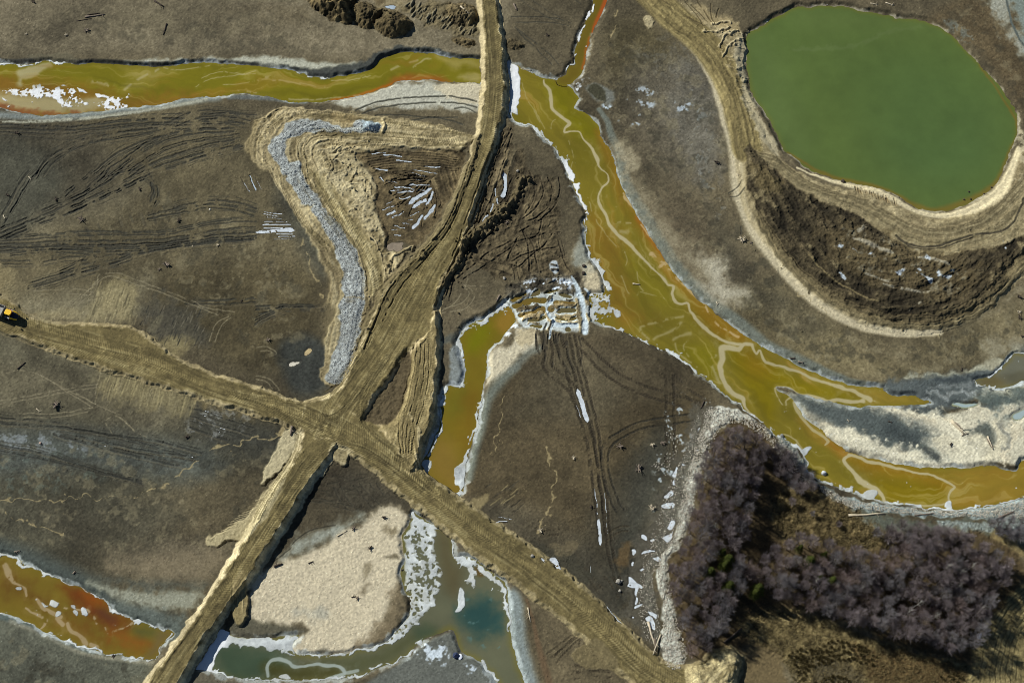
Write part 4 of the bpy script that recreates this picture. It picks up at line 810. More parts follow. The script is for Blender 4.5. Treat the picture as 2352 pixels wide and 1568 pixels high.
# rutted mud triangle inside the sand ring
tri = cat(T(0, 1, 930, 1415, 1250, 1380, 1600, 1380, 1890, 1390, 1910, 1480, 1900, 1568), T(1, 1, 1880, 100, 1790, 260, 1700, 420, 1620, 560, 1480, 680, 1330, 640, 1210, 690, 1180, 560, 1140, 430, 1090, 320, 1110, 160, 1060, 20), T(0, 1, 990, 1500))
sl, m = fill(tri, (92, 80, 58), 1.6, rag=1)
Z[sl] += m * (-.1 + .06 * nB[sl])
grain(sl, m, .10, .12, .05)
flow(T(0, 1, 930, 1500, 1200, 1420, 1500, 1400, 1800, 1440, 1870, 1568), 34, tri, 0, 5, lo=.12, hi=.9, amp=.14, dz=.08, light=(110, 98, 72), dark=(58, 51, 38))
for k in range(34):
    a = random.uniform(-.3, 2.0)
    o = T(1, 1, 1640, 60)[0]
    r0, r1 = random.uniform(6, 20), random.uniform(24, 52)
    dv = np.array([-math.cos(a), math.sin(a)])
    mid = o + dv * (r0 + r1) / 2 + np.array([dv[1], -dv[0]]) * random.uniform(-3, 3)
    ruts1(np.array([o + dv * r0, mid, o + dv * r1]), 1.3, .3, (66, 57, 42), .6, .1)
for k in range(7):
    ruts1(T(0, 1, 980 + 20 * k, 1440 + 22 * k, 1300, 1400 + 24 * k, 1600, 1410 + 24 * k, 1850, 1450 + 20 * k), 1.3, .25, (66, 57, 42), .6, .2)

# rutted ground east of the haul road
east = cat(T(0, 1, 2280, 1150, 2351, 1180, 2351, 1568), T(0, 2, 60, 1330, 160, 1568), T(1, 2, 300, 60, 420, 120, 440, 350, 420, 560, 480, 760, 560, 960, 300, 1060, 0, 1000), T(1, 1, 2351, 1050, 2200, 980, 2000, 860, 1700, 1150, 1640, 1150, 1800, 700, 2000, 300, 2150, 0))
sl, m = fill(east, (86, 76, 57), 3, .9, rag=2)
Z[sl] += m * nB[sl] * .14
grain(sl, m, .10, .12, .05)
for p in (T(0, 1, 2340, 1180, 2290, 1300, 2220, 1420, 2180, 1568), T(0, 1, 2351, 1230, 2300, 1400, 2250, 1568), T(1, 1, 2200, 0, 2110, 120, 2040, 330, 1960, 500, 1880, 640), T(1, 1, 2250, 0, 2190, 180, 2120, 330, 2040, 480, 1960, 600), T(1, 1, 2351, 60, 2270, 260, 2180, 380, 2050, 520), T(1, 1, 2351, 200, 2250, 350, 2080, 500), T(1, 2, 330, 60, 370, 160, 350, 300, 260, 400, 100, 480, -60, 540), T(1, 2, 430, 60, 440, 200, 380, 340, 240, 460, 60, 560),
          T(1, 2, 250, 40, 290, 160, 250, 300, 130, 420, 0, 500), T(1, 2, 160, 0, 200, 120, 200, 260, 130, 380), T(1, 2, 40, 450, 100, 560, 150, 700, 160, 920), T(1, 2, 100, 540, 200, 700, 240, 940), T(1, 2, 0, 660, 180, 610, 360, 560, 440, 560), T(1, 2, 0, 820, 200, 740, 400, 700), T(1, 2, 420, 620, 480, 820, 540, 920), T(1, 2, 380, 560, 290, 680, 200, 760, 60, 880), T(1, 2, 270, 440, 250, 560, 160, 620), T(1, 2, 60, 600, 0, 720, -60, 860),
          T(1, 1, 1830, 1000, 2000, 860, 2150, 740, 2351, 640), T(1, 1, 1860, 1020, 2050, 900, 2200, 800, 2351, 700), T(1, 1, 2000, 820, 2200, 900, 2351, 960), T(1, 1, 2060, 800, 2200, 840, 2351, 860), T(1, 1, 1900, 760, 2080, 640, 2250, 480, 2351, 420), T(1, 1, 1780, 1190, 1800, 1060, 1820, 980), T(1, 1, 1740, 1200, 1760, 1080)):
    ruts1(p, 1.5, .3, (52, 46, 36), .75, .15)
for k in range(46):
    q = T(1, 2, random.uniform(-300, 440), random.uniform(60, 980))
    if q[0, 1] * 2.297 < 700 - (q[0, 0] * 2.297 - 1040) * .9:
        continue
    a = random.choice((1.35, 1.45, 2.6, 2.8, .4)) + random.uniform(-.2, .2)
    dv = np.array([math.cos(a), math.sin(a)])
    L = random.uniform(8, 26)
    ruts1(np.array([q[0], q[0] + dv * L * .5 + np.array([-dv[1], dv[0]]) * random.uniform(-2, 2), q[0] + dv * L]), random.uniform(.9, 1.6), .2, random.choice([(54, 48, 37), (60, 54, 42), (112, 100, 76)]), .65, .2)
flow(T(1, 1, 1960, 1000, 2050, 720, 2180, 420, 2300, 100), 40, cat(T(0, 1, 2280, 1150, 2351, 1180), T(0, 2, 60, 1330, 160, 1568), T(1, 2, 300, 60, 420, 120, 440, 350, 300, 480, 0, 560), T(1, 1, 2100, 700, 1800, 1000, 1900, 600, 2050, 300, 2180, 0)), 0, 9, lo=.14, hi=.8, amp=.14, dz=.09, light=(116, 104, 78), dark=(52, 46, 36))
# spoil ridge throwing a deep shadow there
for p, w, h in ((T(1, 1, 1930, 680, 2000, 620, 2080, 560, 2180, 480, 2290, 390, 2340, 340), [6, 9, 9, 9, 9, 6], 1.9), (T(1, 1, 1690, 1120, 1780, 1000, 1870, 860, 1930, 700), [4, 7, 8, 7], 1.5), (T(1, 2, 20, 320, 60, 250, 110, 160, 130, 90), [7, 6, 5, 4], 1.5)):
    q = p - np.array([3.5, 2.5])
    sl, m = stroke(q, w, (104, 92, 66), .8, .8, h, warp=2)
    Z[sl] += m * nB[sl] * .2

# heaps at the top edge
def heap(p, h, run, rgb, rough=.3, a=1.0, soft=1.0, k=None):
    sl, d = sdf(smooth(W(p), True), run + .6, 1.6)
    t = np.clip(-d / run, 0, 1)
    m = ss(.3, -.3, d)
    dome = np.sin(t * math.pi / 2)
    Z[sl] += h * dome + m * rough * (nB[sl] * .32 + roll(nA, 2)[sl] * .42 + roll(nC, 4)[sl] * .2)
    lay(sl, m * a, rgb, col)
    grain(sl, m, .16, .12, .06)
    if k:
        cls[sl][m > .5] = k
    return sl, m

HEAP = (84, 73, 51)
heap(T(0, 1, 420, -120, 520, 60, 560, 110, 640, 150, 700, 190, 800, 225, 860, 225, 890, 190, 880, 100, 920, 20, 980, -120), 3.0, 5.5, HEAP, .45, k=3)
heap(T(0, 1, 890, 180, 880, 90, 930, 30, 1010, 10, 1080, 40, 1160, 80, 1190, 110, 1130, 180, 1085, 250, 1020, 268, 950, 255), 2.8, 4.5, HEAP, .45, k=3)
heap(T(0, 1, 1095, 260, 1100, 200, 1170, 110, 1280, 100, 1370, 150, 1430, 200, 1440, 240, 1400, 290, 1340, 330, 1240, 350, 1170, 320), 4.2, 6.0, HEAP, .45, k=3)
for p, h in ((T(0, 1, 520, -60, 680, -20, 720, 90, 640, 150, 540, 90), 1.2), (T(0, 1, 740, 0, 860, 20, 860, 160, 780, 210, 700, 120), 1.4)):
    heap(p, h, 3.0, HEAP, .2, .2)
fill(T(0, 1, 1080, -60, 1330, -60, 1340, 20, 1250, 90, 1100, 60), (140, 126, 96), 4, .9, rag=3)
sl, m = fill(T(0, 1, 1340, 60, 1500, 20, 1900, 60, 2040, 200, 2040, 330, 1880, 330, 1700, 280, 1500, 180), (106, 95, 70), 4, .9, rag=3)
Z[sl] += m * (.15 + nB[sl] * .2)
for k in range(44):
    u, v = random.uniform(1370, 2010), 0
    v = 60 + (u - 1370) * .32 + random.uniform(-40, 90)
    q = T(0, 1, u, v)
    stroke(cat(q, q + np.array([[random.uniform(2, 4), -random.uniform(3, 6)]])), 1.6, (126, 118, 96), .5, .7, .3)
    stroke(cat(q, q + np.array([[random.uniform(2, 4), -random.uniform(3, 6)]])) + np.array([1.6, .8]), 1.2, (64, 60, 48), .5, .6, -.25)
heap(T(0, 1, 1760, 40, 1900, 20, 2010, 60, 2030, 130, 2020, 190, 1940, 240, 1820, 220, 1760, 140), 2.2, 3.5, (98, 86, 62), .3)
heap(T(0, 1, 1810, 350, 1900, 340, 2000, 370, 2010, 420, 1920, 430, 1830, 400), .8, 2.0, (88, 77, 55), .3)
heap(T(0, 2, -40, 370, 60, 360, 110, 410, 80, 450, -20, 460), .9, 2.0, (84, 74, 54), .3)
fill(T(0, 1, 1060, -60, 1180, -60, 1130, 60), (90, 78, 56), 3, .8, rag=2)

# levee round the green pond and the dark spoil inside it
lev_out = D(1440, -40, 1480, 10, 1530, 55, 1575, 95, 1605, 130, 1632, 175, 1650, 225, 1668, 290, 1685, 340, 1692, 400, 1698, 450, 1718, 505, 1762, 575, 1812, 640, 1868, 690, 1930, 726, 1990, 752, 2060, 766, 2140, 764, 2200, 752, 2262, 724, 2310, 690, 2352, 640, 2420, 600)
lev_in = D(2420, 330, 2340, 340, 2325, 380, 2300, 420, 2260, 460, 2180, 492, 2130, 488, 2080, 470, 2020, 442, 1950, 428, 1890, 410, 1830, 385, 1790, 345, 1765, 290, 1730, 235, 1710, 180, 1712, 100, 1690, 60, 1640, 40, 1590, 0, 1560, -40)
levee = cat(lev_out, lev_in)
sl, d = sdf(smooth(W(levee, .7), True), 3.2, 1.6)
m = ss(-.2, -3.2, d)
Z[sl] = np.maximum(Z[sl], np.where(d < -.2, m * .9 - .02, -9) + nB[sl] * .06 * m)
mm = ss(-.2, -1.2, d + nB[sl] * .2)
lay(sl, mm, (140, 126, 94), col)
grain(sl, mm, .06, .08, .05)
cls[sl][mm > .5] = 2
# band of pale sand on the outer side
stroke(D(1448, -30, 1500, 26, 1555, 75, 1600, 122, 1640, 195, 1664, 275, 1686, 345, 1692, 420, 1705, 475, 1740, 545, 1800, 622, 1870, 690, 1960, 742, 2060, 764, 2160, 762), np.array([3, 4, 5, 5, 6, 7, 10, 11, 9, 10, 9, 9, 8, 7, 5]) * 1.2, (196, 180, 144), .5, .9)
stroke(D(1690, 330, 1700, 420, 1722, 500, 1790, 590, 1880, 680, 1990, 742), 5, (160, 144, 108), .8, .8, .12)
fill(D(2170, 755, 2280, 715, 2352, 640, 2420, 560, 2420, 600, 2300, 705), (128, 118, 94), 3, .7, rag=3)
# haul track on the levee
trk = D(1490, -20, 1550, 40, 1605, 85, 1650, 140, 1685, 210, 1702, 270, 1716, 340)
sl, r, off, run = line_field(smooth(W(trk, .9), False), np.full(25, 4.6), .5)
m = ss(1.15, .85, r)
st = fbm(run * .12, off * 1.6, 1.0, 21, 2)
lay(sl, m * .95, (126, 112, 74), col)
col[sl] *= (1 + m * (st * .10))[..., None]
for o in (-2.6, -1.0, .9, 2.4):
    mk = np.exp(-((off - o + .3 * nC[sl]) / .35) ** 2) * m
    lay(sl, mk * .5, (88, 78, 54), col)
    Z[sl] -= mk * .1
# crumpled sand between track and pond
for k in range(70):
    q = D(random.uniform(1640, 1720), random.uniform(55, 240))
    if q[0, 0] * 2.297 < 1600 + (q[0, 1] * 2.297 - 40) * .55:
        continue
    stroke(cat(q, q + np.array([[random.uniform(2, 6), random.uniform(-1, 3)]])), random.uniform(.9, 1.8), (176, 158, 120), .6, .5, .3, warp=2, z=.9)
fill(D(1690, 70, 1715, 90, 1715, 180, 1735, 240, 1790, 345, 1770, 350, 1715, 250, 1695, 170), (174, 160, 126), 2, .85, rag=2, z=.4)
fill(D(1600, 10, 1650, 30, 1700, 60, 1690, 90, 1650, 70, 1610, 50), (158, 140, 102), 2, .8, rag=2)
for p in (T(0, 2, 1380, 0, 1500, 90, 1640, 180, 1780, 240), T(0, 2, 1560, -20, 1680, 120, 1760, 240), T(0, 2, 1650, 40, 1740, 130, 1800, 200), T(0, 2, 1700, 0, 1790, 120, 1850, 220), T(0, 2, 1830, 30, 1840, 150, 1870, 210), T(0, 2, 1910, 50, 1880, 150)):
    ruts1(p, 1.4, .2, (80, 70, 50), .7, .2, z=.5)
for p in (T(0, 2, 1850, 210, 1930, 180, 2000, 200), T(0, 2, 1760, 290, 1900, 280, 2010, 240), T(0, 2, 1900, 420, 1960, 330, 2060, 260), T(0, 2, 1940, 520, 2000, 420, 2080, 360)):
    stroke(p, 2.2, (182, 164, 124), .6, .8, .5, z=.9, warp=2)
# ring track south and east of the pond
for i in range(15):
    s = i / 14
    p = (1 - s) * D(1715, 340, 1790, 362, 1850, 410, 1920, 438, 2000, 462, 2070, 500, 2130, 520, 2200, 515, 2270, 482, 2330, 420, 2380, 350) + s * D(1722, 360, 1790, 400, 1850, 440, 1930, 470, 2010, 510, 2080, 558, 2150, 578, 2230, 570, 2310, 545, 2360, 500, 2420, 440)
    stroke(p, 1.8, random.choice([(146, 130, 96), (112, 102, 76), (84, 76, 56), (132, 120, 90)]), .7, .55, random.uniform(-.12, .12), z=.9, warp=1.2)
# pale cut face above the south shore
stroke(D(1830, 385, 1890, 408, 1950, 424, 1985, 432, 2020, 440, 2060, 460, 2100, 482, 2150, 494, 2200, 490, 2260, 468, 2300, 436, 2322, 390, 2340, 340), [2, 4, 7, 8, 8, 7, 6, 6, 8, 12, 13, 8, 5], (212, 194, 152), .5, .9)
stroke(D(2345, 300, 2352, 340, 2340, 400, 2305, 450), [5, 8, 8, 6], (182, 168, 134), .6, .7, brk=.3)
for k in range(60):
    s = random.random()
    q = np.array([D(1960, 424)[0] * (1 - s) + D(2060, 458)[0] * s]) + np.array([[0, random.uniform(-1, 3)]])
    stroke(cat(q, q + np.array([[1.4, 4.2]])), .8, (120, 104, 76), .5, .6, -.18, z=.4)

spoil = D(1716, 335, 1735, 345, 1790, 395, 1850, 440, 1920, 470, 2000, 512, 2070, 560, 2150, 585, 2230, 575, 2300, 560, 2420, 520, 2420, 560, 2330, 600, 2300, 660, 2240, 712, 2160, 738, 2080, 740, 2000, 722, 1930, 690, 1870, 648, 1820, 596, 1770, 536, 1735, 475, 1716, 410)
sl, d = sdf(smooth(W(spoil, 1.2), True), 5., 1.8)
m = ss(.5, -.6, d)
arc = smooth(W(D(1650, 300, 1700, 420, 1770, 550, 1870, 650, 1990, 700, 2100, 705, 2200, 670, 2280, 610, 2352, 520), 1.2), False)
sl3, r3, off3, run3 = line_field(arc, np.full(len(arc), 60.0), 1.0, 1.0)
_o, _r = np.zeros((NY, NX), np.float32), np.zeros((NY, NX), np.float32)
_o[sl3], _r[sl3] = off3, run3
streak = fbm(_r[sl] * .12, _o[sl] * .75, 1.0, 81, 3)
streak2 = fbm(_r[sl] * .16 + 30, _o[sl] * .25, 1.0, 83, 3)
col_arc = (1 + .16 * streak + .10 * streak2)
rough = nB[sl] * .04 + roll(nA, 3)[sl] * .06 + roll(nC, 5)[sl] * .03 + roll(nD, 6)[sl] * .10 + streak * .13 + streak2 * .13
Z[sl] += m * (.9 * ss(0, -4, d) + rough)
lay(sl, m, (60, 53, 39), col)
col[sl] *= (1 + m * (col_arc - 1))[..., None]
lay(sl, m * ss(.9, 1.8, streak2 + .4 * nB[sl]) * .55, (112, 101, 75), col)
grain(sl, m, .16, .10, .08)
cls[sl][m > .5] = 4
fill(D(1900, 520, 2080, 560, 2210, 590, 2260, 640, 2160, 690, 2000, 650, 1900, 590), (92, 80, 56), 10, .6, z=1.2, rag=9)
fill(D(1730, 380, 1780, 400, 1800, 440, 1750, 440), (98, 86, 58), 4, .6, z=1.2, rag=4)
frost(D(1900, 520, 2080, 560, 2240, 600, 2260, 660, 2160, 680, 1960, 620), .5, .8, 5, (128, 122, 104), 5)
for p, w in ((T(1, 3, 780, 620, 900, 660, 1000, 710, 1140, 760), [2, 6, 6, 2]), (T(1, 3, 1380, 790, 1500, 800, 1660, 860), [2, 5, 2]), (T(1, 3, 830, 550, 890, 510), 5), (T(1, 3, 890, 940, 1000, 980, 1100, 1020), 2), (T(1, 3, 1060, 1045, 1250, 1090, 1480, 1115), [2, 3, 3]), (T(1, 3, 1300, 1280, 1400, 1210), 2)):
    stroke(p, w, (150, 142, 122), .6, .8, z=1.2, brk=.2)
for p in (T(1, 3, 600, 700, 690, 690, 640, 715), T(1, 3, 1160, 930, 1230, 900, 1300, 915, 1200, 945), T(1, 3, 1340, 920, 1420, 950, 1470, 970, 1540, 1000, 1500, 1005, 1420, 970), T(1, 3, 1570, 910, 1610, 950, 1680, 960, 1610, 980, 1570, 960), T(1, 3, 1320, 850, 1350, 860, 1400, 910, 1360, 890), T(1, 3, 770, 720, 850, 750, 830, 765), T(1, 3, 640, 910, 700, 970, 680, 965), T(1, 3, 910, 770, 940, 760, 940, 800), T(1, 3, 1440, 785, 1490, 790, 1470, 800), T(1, 3, 1650, 890, 1690, 900, 1680, 915), T(1, 3, 2140, 610, 2190, 650, 2200, 720, 2160, 660)):
    fill(p, (190, 198, 202), 1.0, .8, z=1.4, rag=2.0)
for i in range(9):
    s = i / 8
    p = (1 - s) * D(1745, 480, 1800, 565, 1870, 640, 1960, 694, 2060, 722, 2160, 716, 2240, 684, 2300, 620, 2352, 580) + s * D(1735, 500, 1790, 590, 1870, 668, 1960, 720, 2060, 750, 2170, 748, 2260, 712, 2330, 640, 2380, 590)
    stroke(p, 1.8, random.choice([(58, 52, 40), (104, 92, 66), (84, 76, 56), (70, 62, 46)]), .7, .6, random.uniform(-.25, .2), z=1.2, warp=1.4)
stroke(T(1, 3, 370, 780, 540, 950, 700, 1060, 900, 1170, 1010, 1200), 1.8, (124, 110, 78), .7, .8, z=1.2)
ruts1(T(1, 3, 1180, 590, 1280, 660, 1400, 690, 1540, 690, 1700, 640, 1900, 580, 2100, 560, 2240, 490, 2320, 350, 2351, 250), 2.0, .12, (56, 52, 43), .8, -.6, z=1.2)
ruts1(T(1, 3, 1200, 620, 1300, 685, 1420, 712, 1560, 708, 1720, 660, 1900, 600), 1.3, .1, (56, 52, 43), .7, -.6, z=1.2)

# sand pushed down beside the haul road west of the crossing
for p, rgb, a, sf in ((T(1, 0, 760, 1370, 900, 1100, 950, 1000, 1040, 980, 1240, 1010, 1260, 1160, 1270, 1250, 1160, 1390, 1000, 1360), (150, 136, 98), .8, 3),
                  (T(2, 0, 950, 220, 1180, 260, 1500, 360, 1850, 460, 1780, 560, 1640, 650, 1300, 600, 1000, 540, 900, 400), (134, 122, 88), .8, 4),
                  (T(1, 0, 360, 1300, 560, 1270, 720, 1260, 720, 1340, 560, 1390, 400, 1340), (152, 138, 102), .85, 1.6),
                  (T(1, 0, -80, 900, 100, 920, 110, 1230, -80, 1230), (140, 126, 92), .8, 3),
                  (T(1, 0, 1260, 1270, 1500, 1180, 1850, 1280, 1900, 1568, 1500, 1568, 1350, 1450), (74, 72, 64), .7, 5),
                  (T(1, 0, 110, 1080, 400, 1060, 860, 1100, 800, 1250, 300, 1260), (112, 104, 82), .7, 8),
                  (T(2, 0, 1450, -10, 1750, -10, 1640, 120), (146, 132, 92), .8, 3),
                  (T(2, 0, 420, 60, 700, 110, 950, 220, 900, 300, 500, 160), (110, 104, 84), .7, 5),
                  (T(2, 0, 1880, 520, 2150, 560, 2351, 620, 2351, 700, 1900, 600), (110, 96, 66), .6, 4)):
    sl, m = fill(p, rgb, sf * 2.2, a * .8, rag=sf * 1.2)
    Z[sl] += m * nB[sl] * .03
for k in range(60):
    u = random.uniform(850, 1260)
    q = T(1, 0, u, random.uniform(1000, 1330))
    stroke(cat(q, q + np.array([[-3.5, 11.5]]) * random.uniform(.5, 1.3)), random.uniform(.7, 1.5), random.choice([(168, 152, 110), (80, 74, 58), (150, 138, 102)]), .9, .4, random.uniform(-.15, .1))
for k in range(90):
    u = random.uniform(920, 1840)
    q = T(2, 0, u, 250 + (u - 920) * .22 + random.uniform(-10, 150))
    stroke(cat(q, q + np.array([[-3.5, 11]]) * random.uniform(.5, 1.5)), random.uniform(.7, 1.6), random.choice([(160, 146, 104), (78, 72, 56), (150, 136, 98), (132, 122, 94)]), .9, .38, random.uniform(-.15, .12))
for k in range(60):
    q = T(1, 0, random.uniform(1280, 1880), random.uniform(1230, 1560))
    stroke(cat(q, q + np.array([[-2.5, 6]]) * random.uniform(.4, 1.5)), random.uniform(.7, 1.4), random.choice([(48, 48, 44), (104, 98, 84), (54, 52, 46)]), .6, .6, random.uniform(-.15, .1))
fill(T(1, 0, 1340, 1460, 1440, 1340, 1500, 1330, 1430, 1470, 1370, 1475), (98, 92, 74), 1, .8)
for k in range(16):
    u = 700 + k * 100 + random.uniform(-20, 20)
    q = T(1, 0, u, 560 - (u - 700) * .27)
    stroke(cat(q, q + np.array([[4.2, 13]]) * random.uniform(.8, 1.15)), 3.0, random.choice([(108, 98, 74), (62, 58, 48), (100, 92, 70)]), .4, .5, -.06, brk=.1)
    if k < 12:
        q = q + np.array([[-22, 4]])
        stroke(cat(q, q + np.array([[4.2, 13]]) * random.uniform(.4, 1.0)), 2.4, random.choice([(104, 96, 76), (58, 56, 48)]), .4, .45, -.06, brk=.2)

# ------------------------------------------------------------------ wheel tracks over the flats
TR = [T(0, 0, -80, 1140, 300, 1150, 640, 1165, 900, 1130, 1200, 1100, 1500, 1085, 1800, 1085), T(0, 0, -80, 1205, 250, 1215, 600, 1225, 900, 1190, 1300, 1150, 1700, 1150, 2050, 1140), T(0, 0, -80, 1165, 300, 1185, 700, 1190, 1000, 1160, 1400, 1130, 1900, 1120, 2200, 1130),
      T(0, 0, 330, 1600, 420, 1470, 560, 1370, 720, 1290, 900, 1250, 1200, 1200, 1400, 1180), T(0, 0, 400, 1600, 500, 1480, 640, 1390, 850, 1310, 1100, 1270, 1300, 1240, 1480, 1195),
      T(0, 0, 1400, 1150, 1540, 1130, 1650, 1070, 1800, 1025, 1980, 1015, 2150, 1030, 2351, 1060), T(0, 0, 1620, 1160, 1760, 1100, 1950, 1065, 2150, 1075, 2300, 1110), T(0, 0, 1800, 1120, 1950, 1090, 2100, 1100, 2250, 1140),
      T(0, 0, 980, 1568, 1150, 1440, 1350, 1310, 1550, 1230, 1800, 1190, 2100, 1180), T(0, 0, 1090, 1568, 1250, 1440, 1450, 1320, 1650, 1250, 1900, 1220, 2150, 1210), T(0, 0, 1180, 1568, 1350, 1450, 1550, 1340, 1800, 1280, 2050, 1250, 2200, 1230), T(0, 0, 1260, 1568, 1450, 1470, 1700, 1390, 1900, 1330, 2150, 1280),
      T(0, 0, 1350, 1568, 1550, 1490, 1800, 1420, 2000, 1370, 2200, 1330), T(0, 0, 870, 1568, 1000, 1460, 1140, 1370, 1300, 1300, 1480, 1250), T(0, 0, 1480, 1568, 1650, 1510, 1850, 1440, 2050, 1390, 2230, 1340),
      T(1, 0, -60, 540, 150, 470, 400, 350, 700, 230, 900, 100, 1000, 0), T(1, 0, -60, 600, 200, 490, 480, 370, 760, 230, 1000, 90, 1120, 0), T(1, 0, -60, 640, 250, 500, 560, 370, 850, 230, 1100, 110, 1250, 20), T(1, 0, 60, 620, 300, 510, 620, 390, 900, 260, 1200, 110, 1400, 20), T(1, 0, 600, 230, 720, 130, 850, 20), T(1, 0, 640, 380, 900, 270, 1150, 160, 1320, 80), T(1, 0, 790, 160, 900, 60, 960, 0), T(1, 0, 1000, 50, 1250, -20),
      T(1, 0, -60, 650, 200, 630, 500, 610, 800, 590, 1200, 585, 1560, 580, 1700, 545, 1900, 500, 2150, 470, 2351, 460), T(1, 0, -60, 670, 250, 660, 600, 640, 1000, 640, 1400, 630, 1700, 600, 1950, 550, 2351, 510), T(1, 0, -60, 700, 300, 700, 650, 680, 1100, 675, 1500, 655, 1800, 610, 2100, 580, 2351, 565), T(1, 0, -60, 720, 400, 700, 900, 690, 1300, 690, 1700, 650, 2000, 615, 2351, 600), T(1, 0, 100, 760, 500, 720, 900, 740, 1300, 730, 1600, 680, 2351, 615),
      T(1, 0, 1100, 800, 1300, 750, 1600, 700, 1900, 665, 2351, 625), T(1, 0, 0, 850, 300, 855, 600, 800, 950, 780), T(1, 0, 300, 1020, 500, 960, 800, 890, 1000, 850, 1200, 790), T(1, 0, 260, 1080, 550, 1000, 850, 900, 1100, 830), T(1, 0, 560, 950, 700, 880, 870, 830), T(1, 0, 0, 440, 90, 280, 180, 100, 260, 0), T(1, 0, 40, 480, 160, 270, 270, 90, 350, 0),
      T(1, 0, 1360, 440, 1500, 410, 1750, 370, 1900, 340, 2150, 360, 2351, 420), T(1, 0, 1600, 340, 1800, 290, 2000, 270, 2200, 295, 2351, 350), T(1, 0, 1320, 30, 1380, 100, 1410, 180, 1380, 280), T(1, 0, 1390, 60, 1440, 140, 1450, 230, 1420, 300),
      T(1, 0, 1700, 1215, 2000, 1220, 2351, 1205), T(1, 1, 0, 1240, 300, 1230, 640, 1230), T(1, 1, 0, 1270, 300, 1250, 640, 1245), T(1, 1, 0, 1400, 120, 1330, 260, 1280), T(1, 1, 0, 1370, 100, 1320, 240, 1270),
      T(2, 0, -60, 740, 300, 770, 700, 800, 1050, 860, 1300, 890, 1500, 920), T(2, 0, 500, 850, 900, 960, 1300, 1060, 1700, 1150), T(2, 0, 600, 780, 900, 840, 1200, 900, 1500, 990, 1800, 1080), T(2, 0, 700, 860, 1000, 930, 1400, 1010, 1800, 1060), T(2, 0, 1500, 920, 1700, 980, 1850, 1020), T(2, 0, 1750, 600, 2000, 680, 2351, 800), T(2, 0, 1750, 680, 2000, 760, 2300, 850), T(2, 0, 1750, 780, 1900, 840, 2080, 900), T(2, 0, 0, 950, 400, 1020, 800, 1150, 1300, 1300), T(2, 0, 0, 1000, 500, 1100, 900, 1200, 1300, 1280), T(2, 0, -60, 690, 300, 720, 650, 750)]
for p in TR:
    ruts1(p, random.uniform(1.2, 2.0), random.uniform(.10, .2), (46, 46, 42), .68, random.uniform(-.1, .3))
    for k in range(5):
        q = p + np.array([random.uniform(-1.5, 1.5), random.choice((-1, 1)) * random.uniform(1.2, 5.0)]) + np.random.default_rng(int(abs(p[0, 0]) * 9) + k).normal(0, .7, p.shape)
        ruts1(q, random.uniform(.7, 1.2), random.uniform(.05, .12), random.choice([(56, 55, 48), (50, 50, 45), (66, 63, 54)]), .5, random.uniform(.25, .6))
    if random.random() < .55:
        stroke(p + np.array([random.uniform(-1.2, 1.2), 2.2]), 1.3, (104, 95, 76), .7, .4)
for p in (T(2, 0, 0, 540, 300, 490, 700, 410, 900, 380), T(2, 0, 0, 575, 350, 510, 700, 440, 920, 410), T(2, 0, 60, 290, 200, 260, 400, 320, 620, 460, 850, 600), T(2, 0, 420, 330, 640, 450, 900, 580), T(2, 0, 700, 470, 900, 580, 1060, 650), T(2, 0, 0, 650, 400, 660, 620, 640, 860, 600), T(2, 0, 200, 690, 500, 690, 800, 640), T(2, 0, 870, 600, 880, 400, 930, 260), T(2, 0, 1030, 840, 970, 740, 1010, 690, 1090, 690, 1200, 780, 1270, 870), T(2, 0, 1100, 700, 1250, 820, 1340, 870),
          T(1, 0, 890, 1050, 900, 960, 960, 940, 1100, 940, 1270, 1000, 1500, 1090, 1770, 1190, 1870, 1250, 2150, 1290), T(1, 0, 830, 1080, 950, 980, 1050, 970, 1260, 1040, 1500, 1120, 1800, 1240, 2000, 1320), T(1, 0, 300, 1100, 500, 1090, 700, 1080, 860, 1110), T(1, 0, 380, 1130, 600, 1120, 800, 1140), T(1, 0, 650, 1240, 800, 1100, 900, 990), T(1, 0, 720, 1230, 860, 1090), T(1, 0, 1920, 1560, 1980, 1400, 2100, 1330), T(1, 0, 1970, 1560, 2030, 1420, 2120, 1340),
          T(1, 1, 1680, 1290, 1800, 1230, 1900, 1100, 1960, 960, 2000, 930), T(1, 1, 1700, 1300, 1900, 1270, 2000, 1180, 1990, 1100, 1910, 1050), T(1, 1, 1720, 1265, 1880, 1210, 1960, 1130, 1920, 1080), T(1, 1, 1900, 1040, 2100, 1060, 2200, 1010), T(2, 1, 0, 50, 100, 40, 180, 90, 180, 120), T(2, 1, 40, 80, 110, 75, 150, 100), T(2, 1, 0, 310, 100, 330, 180, 390, 210, 440), T(2, 1, 0, 340, 100, 370, 150, 430)):
    stroke(p, 1.1, (132, 122, 98), .6, .65, -.04, brk=.1)
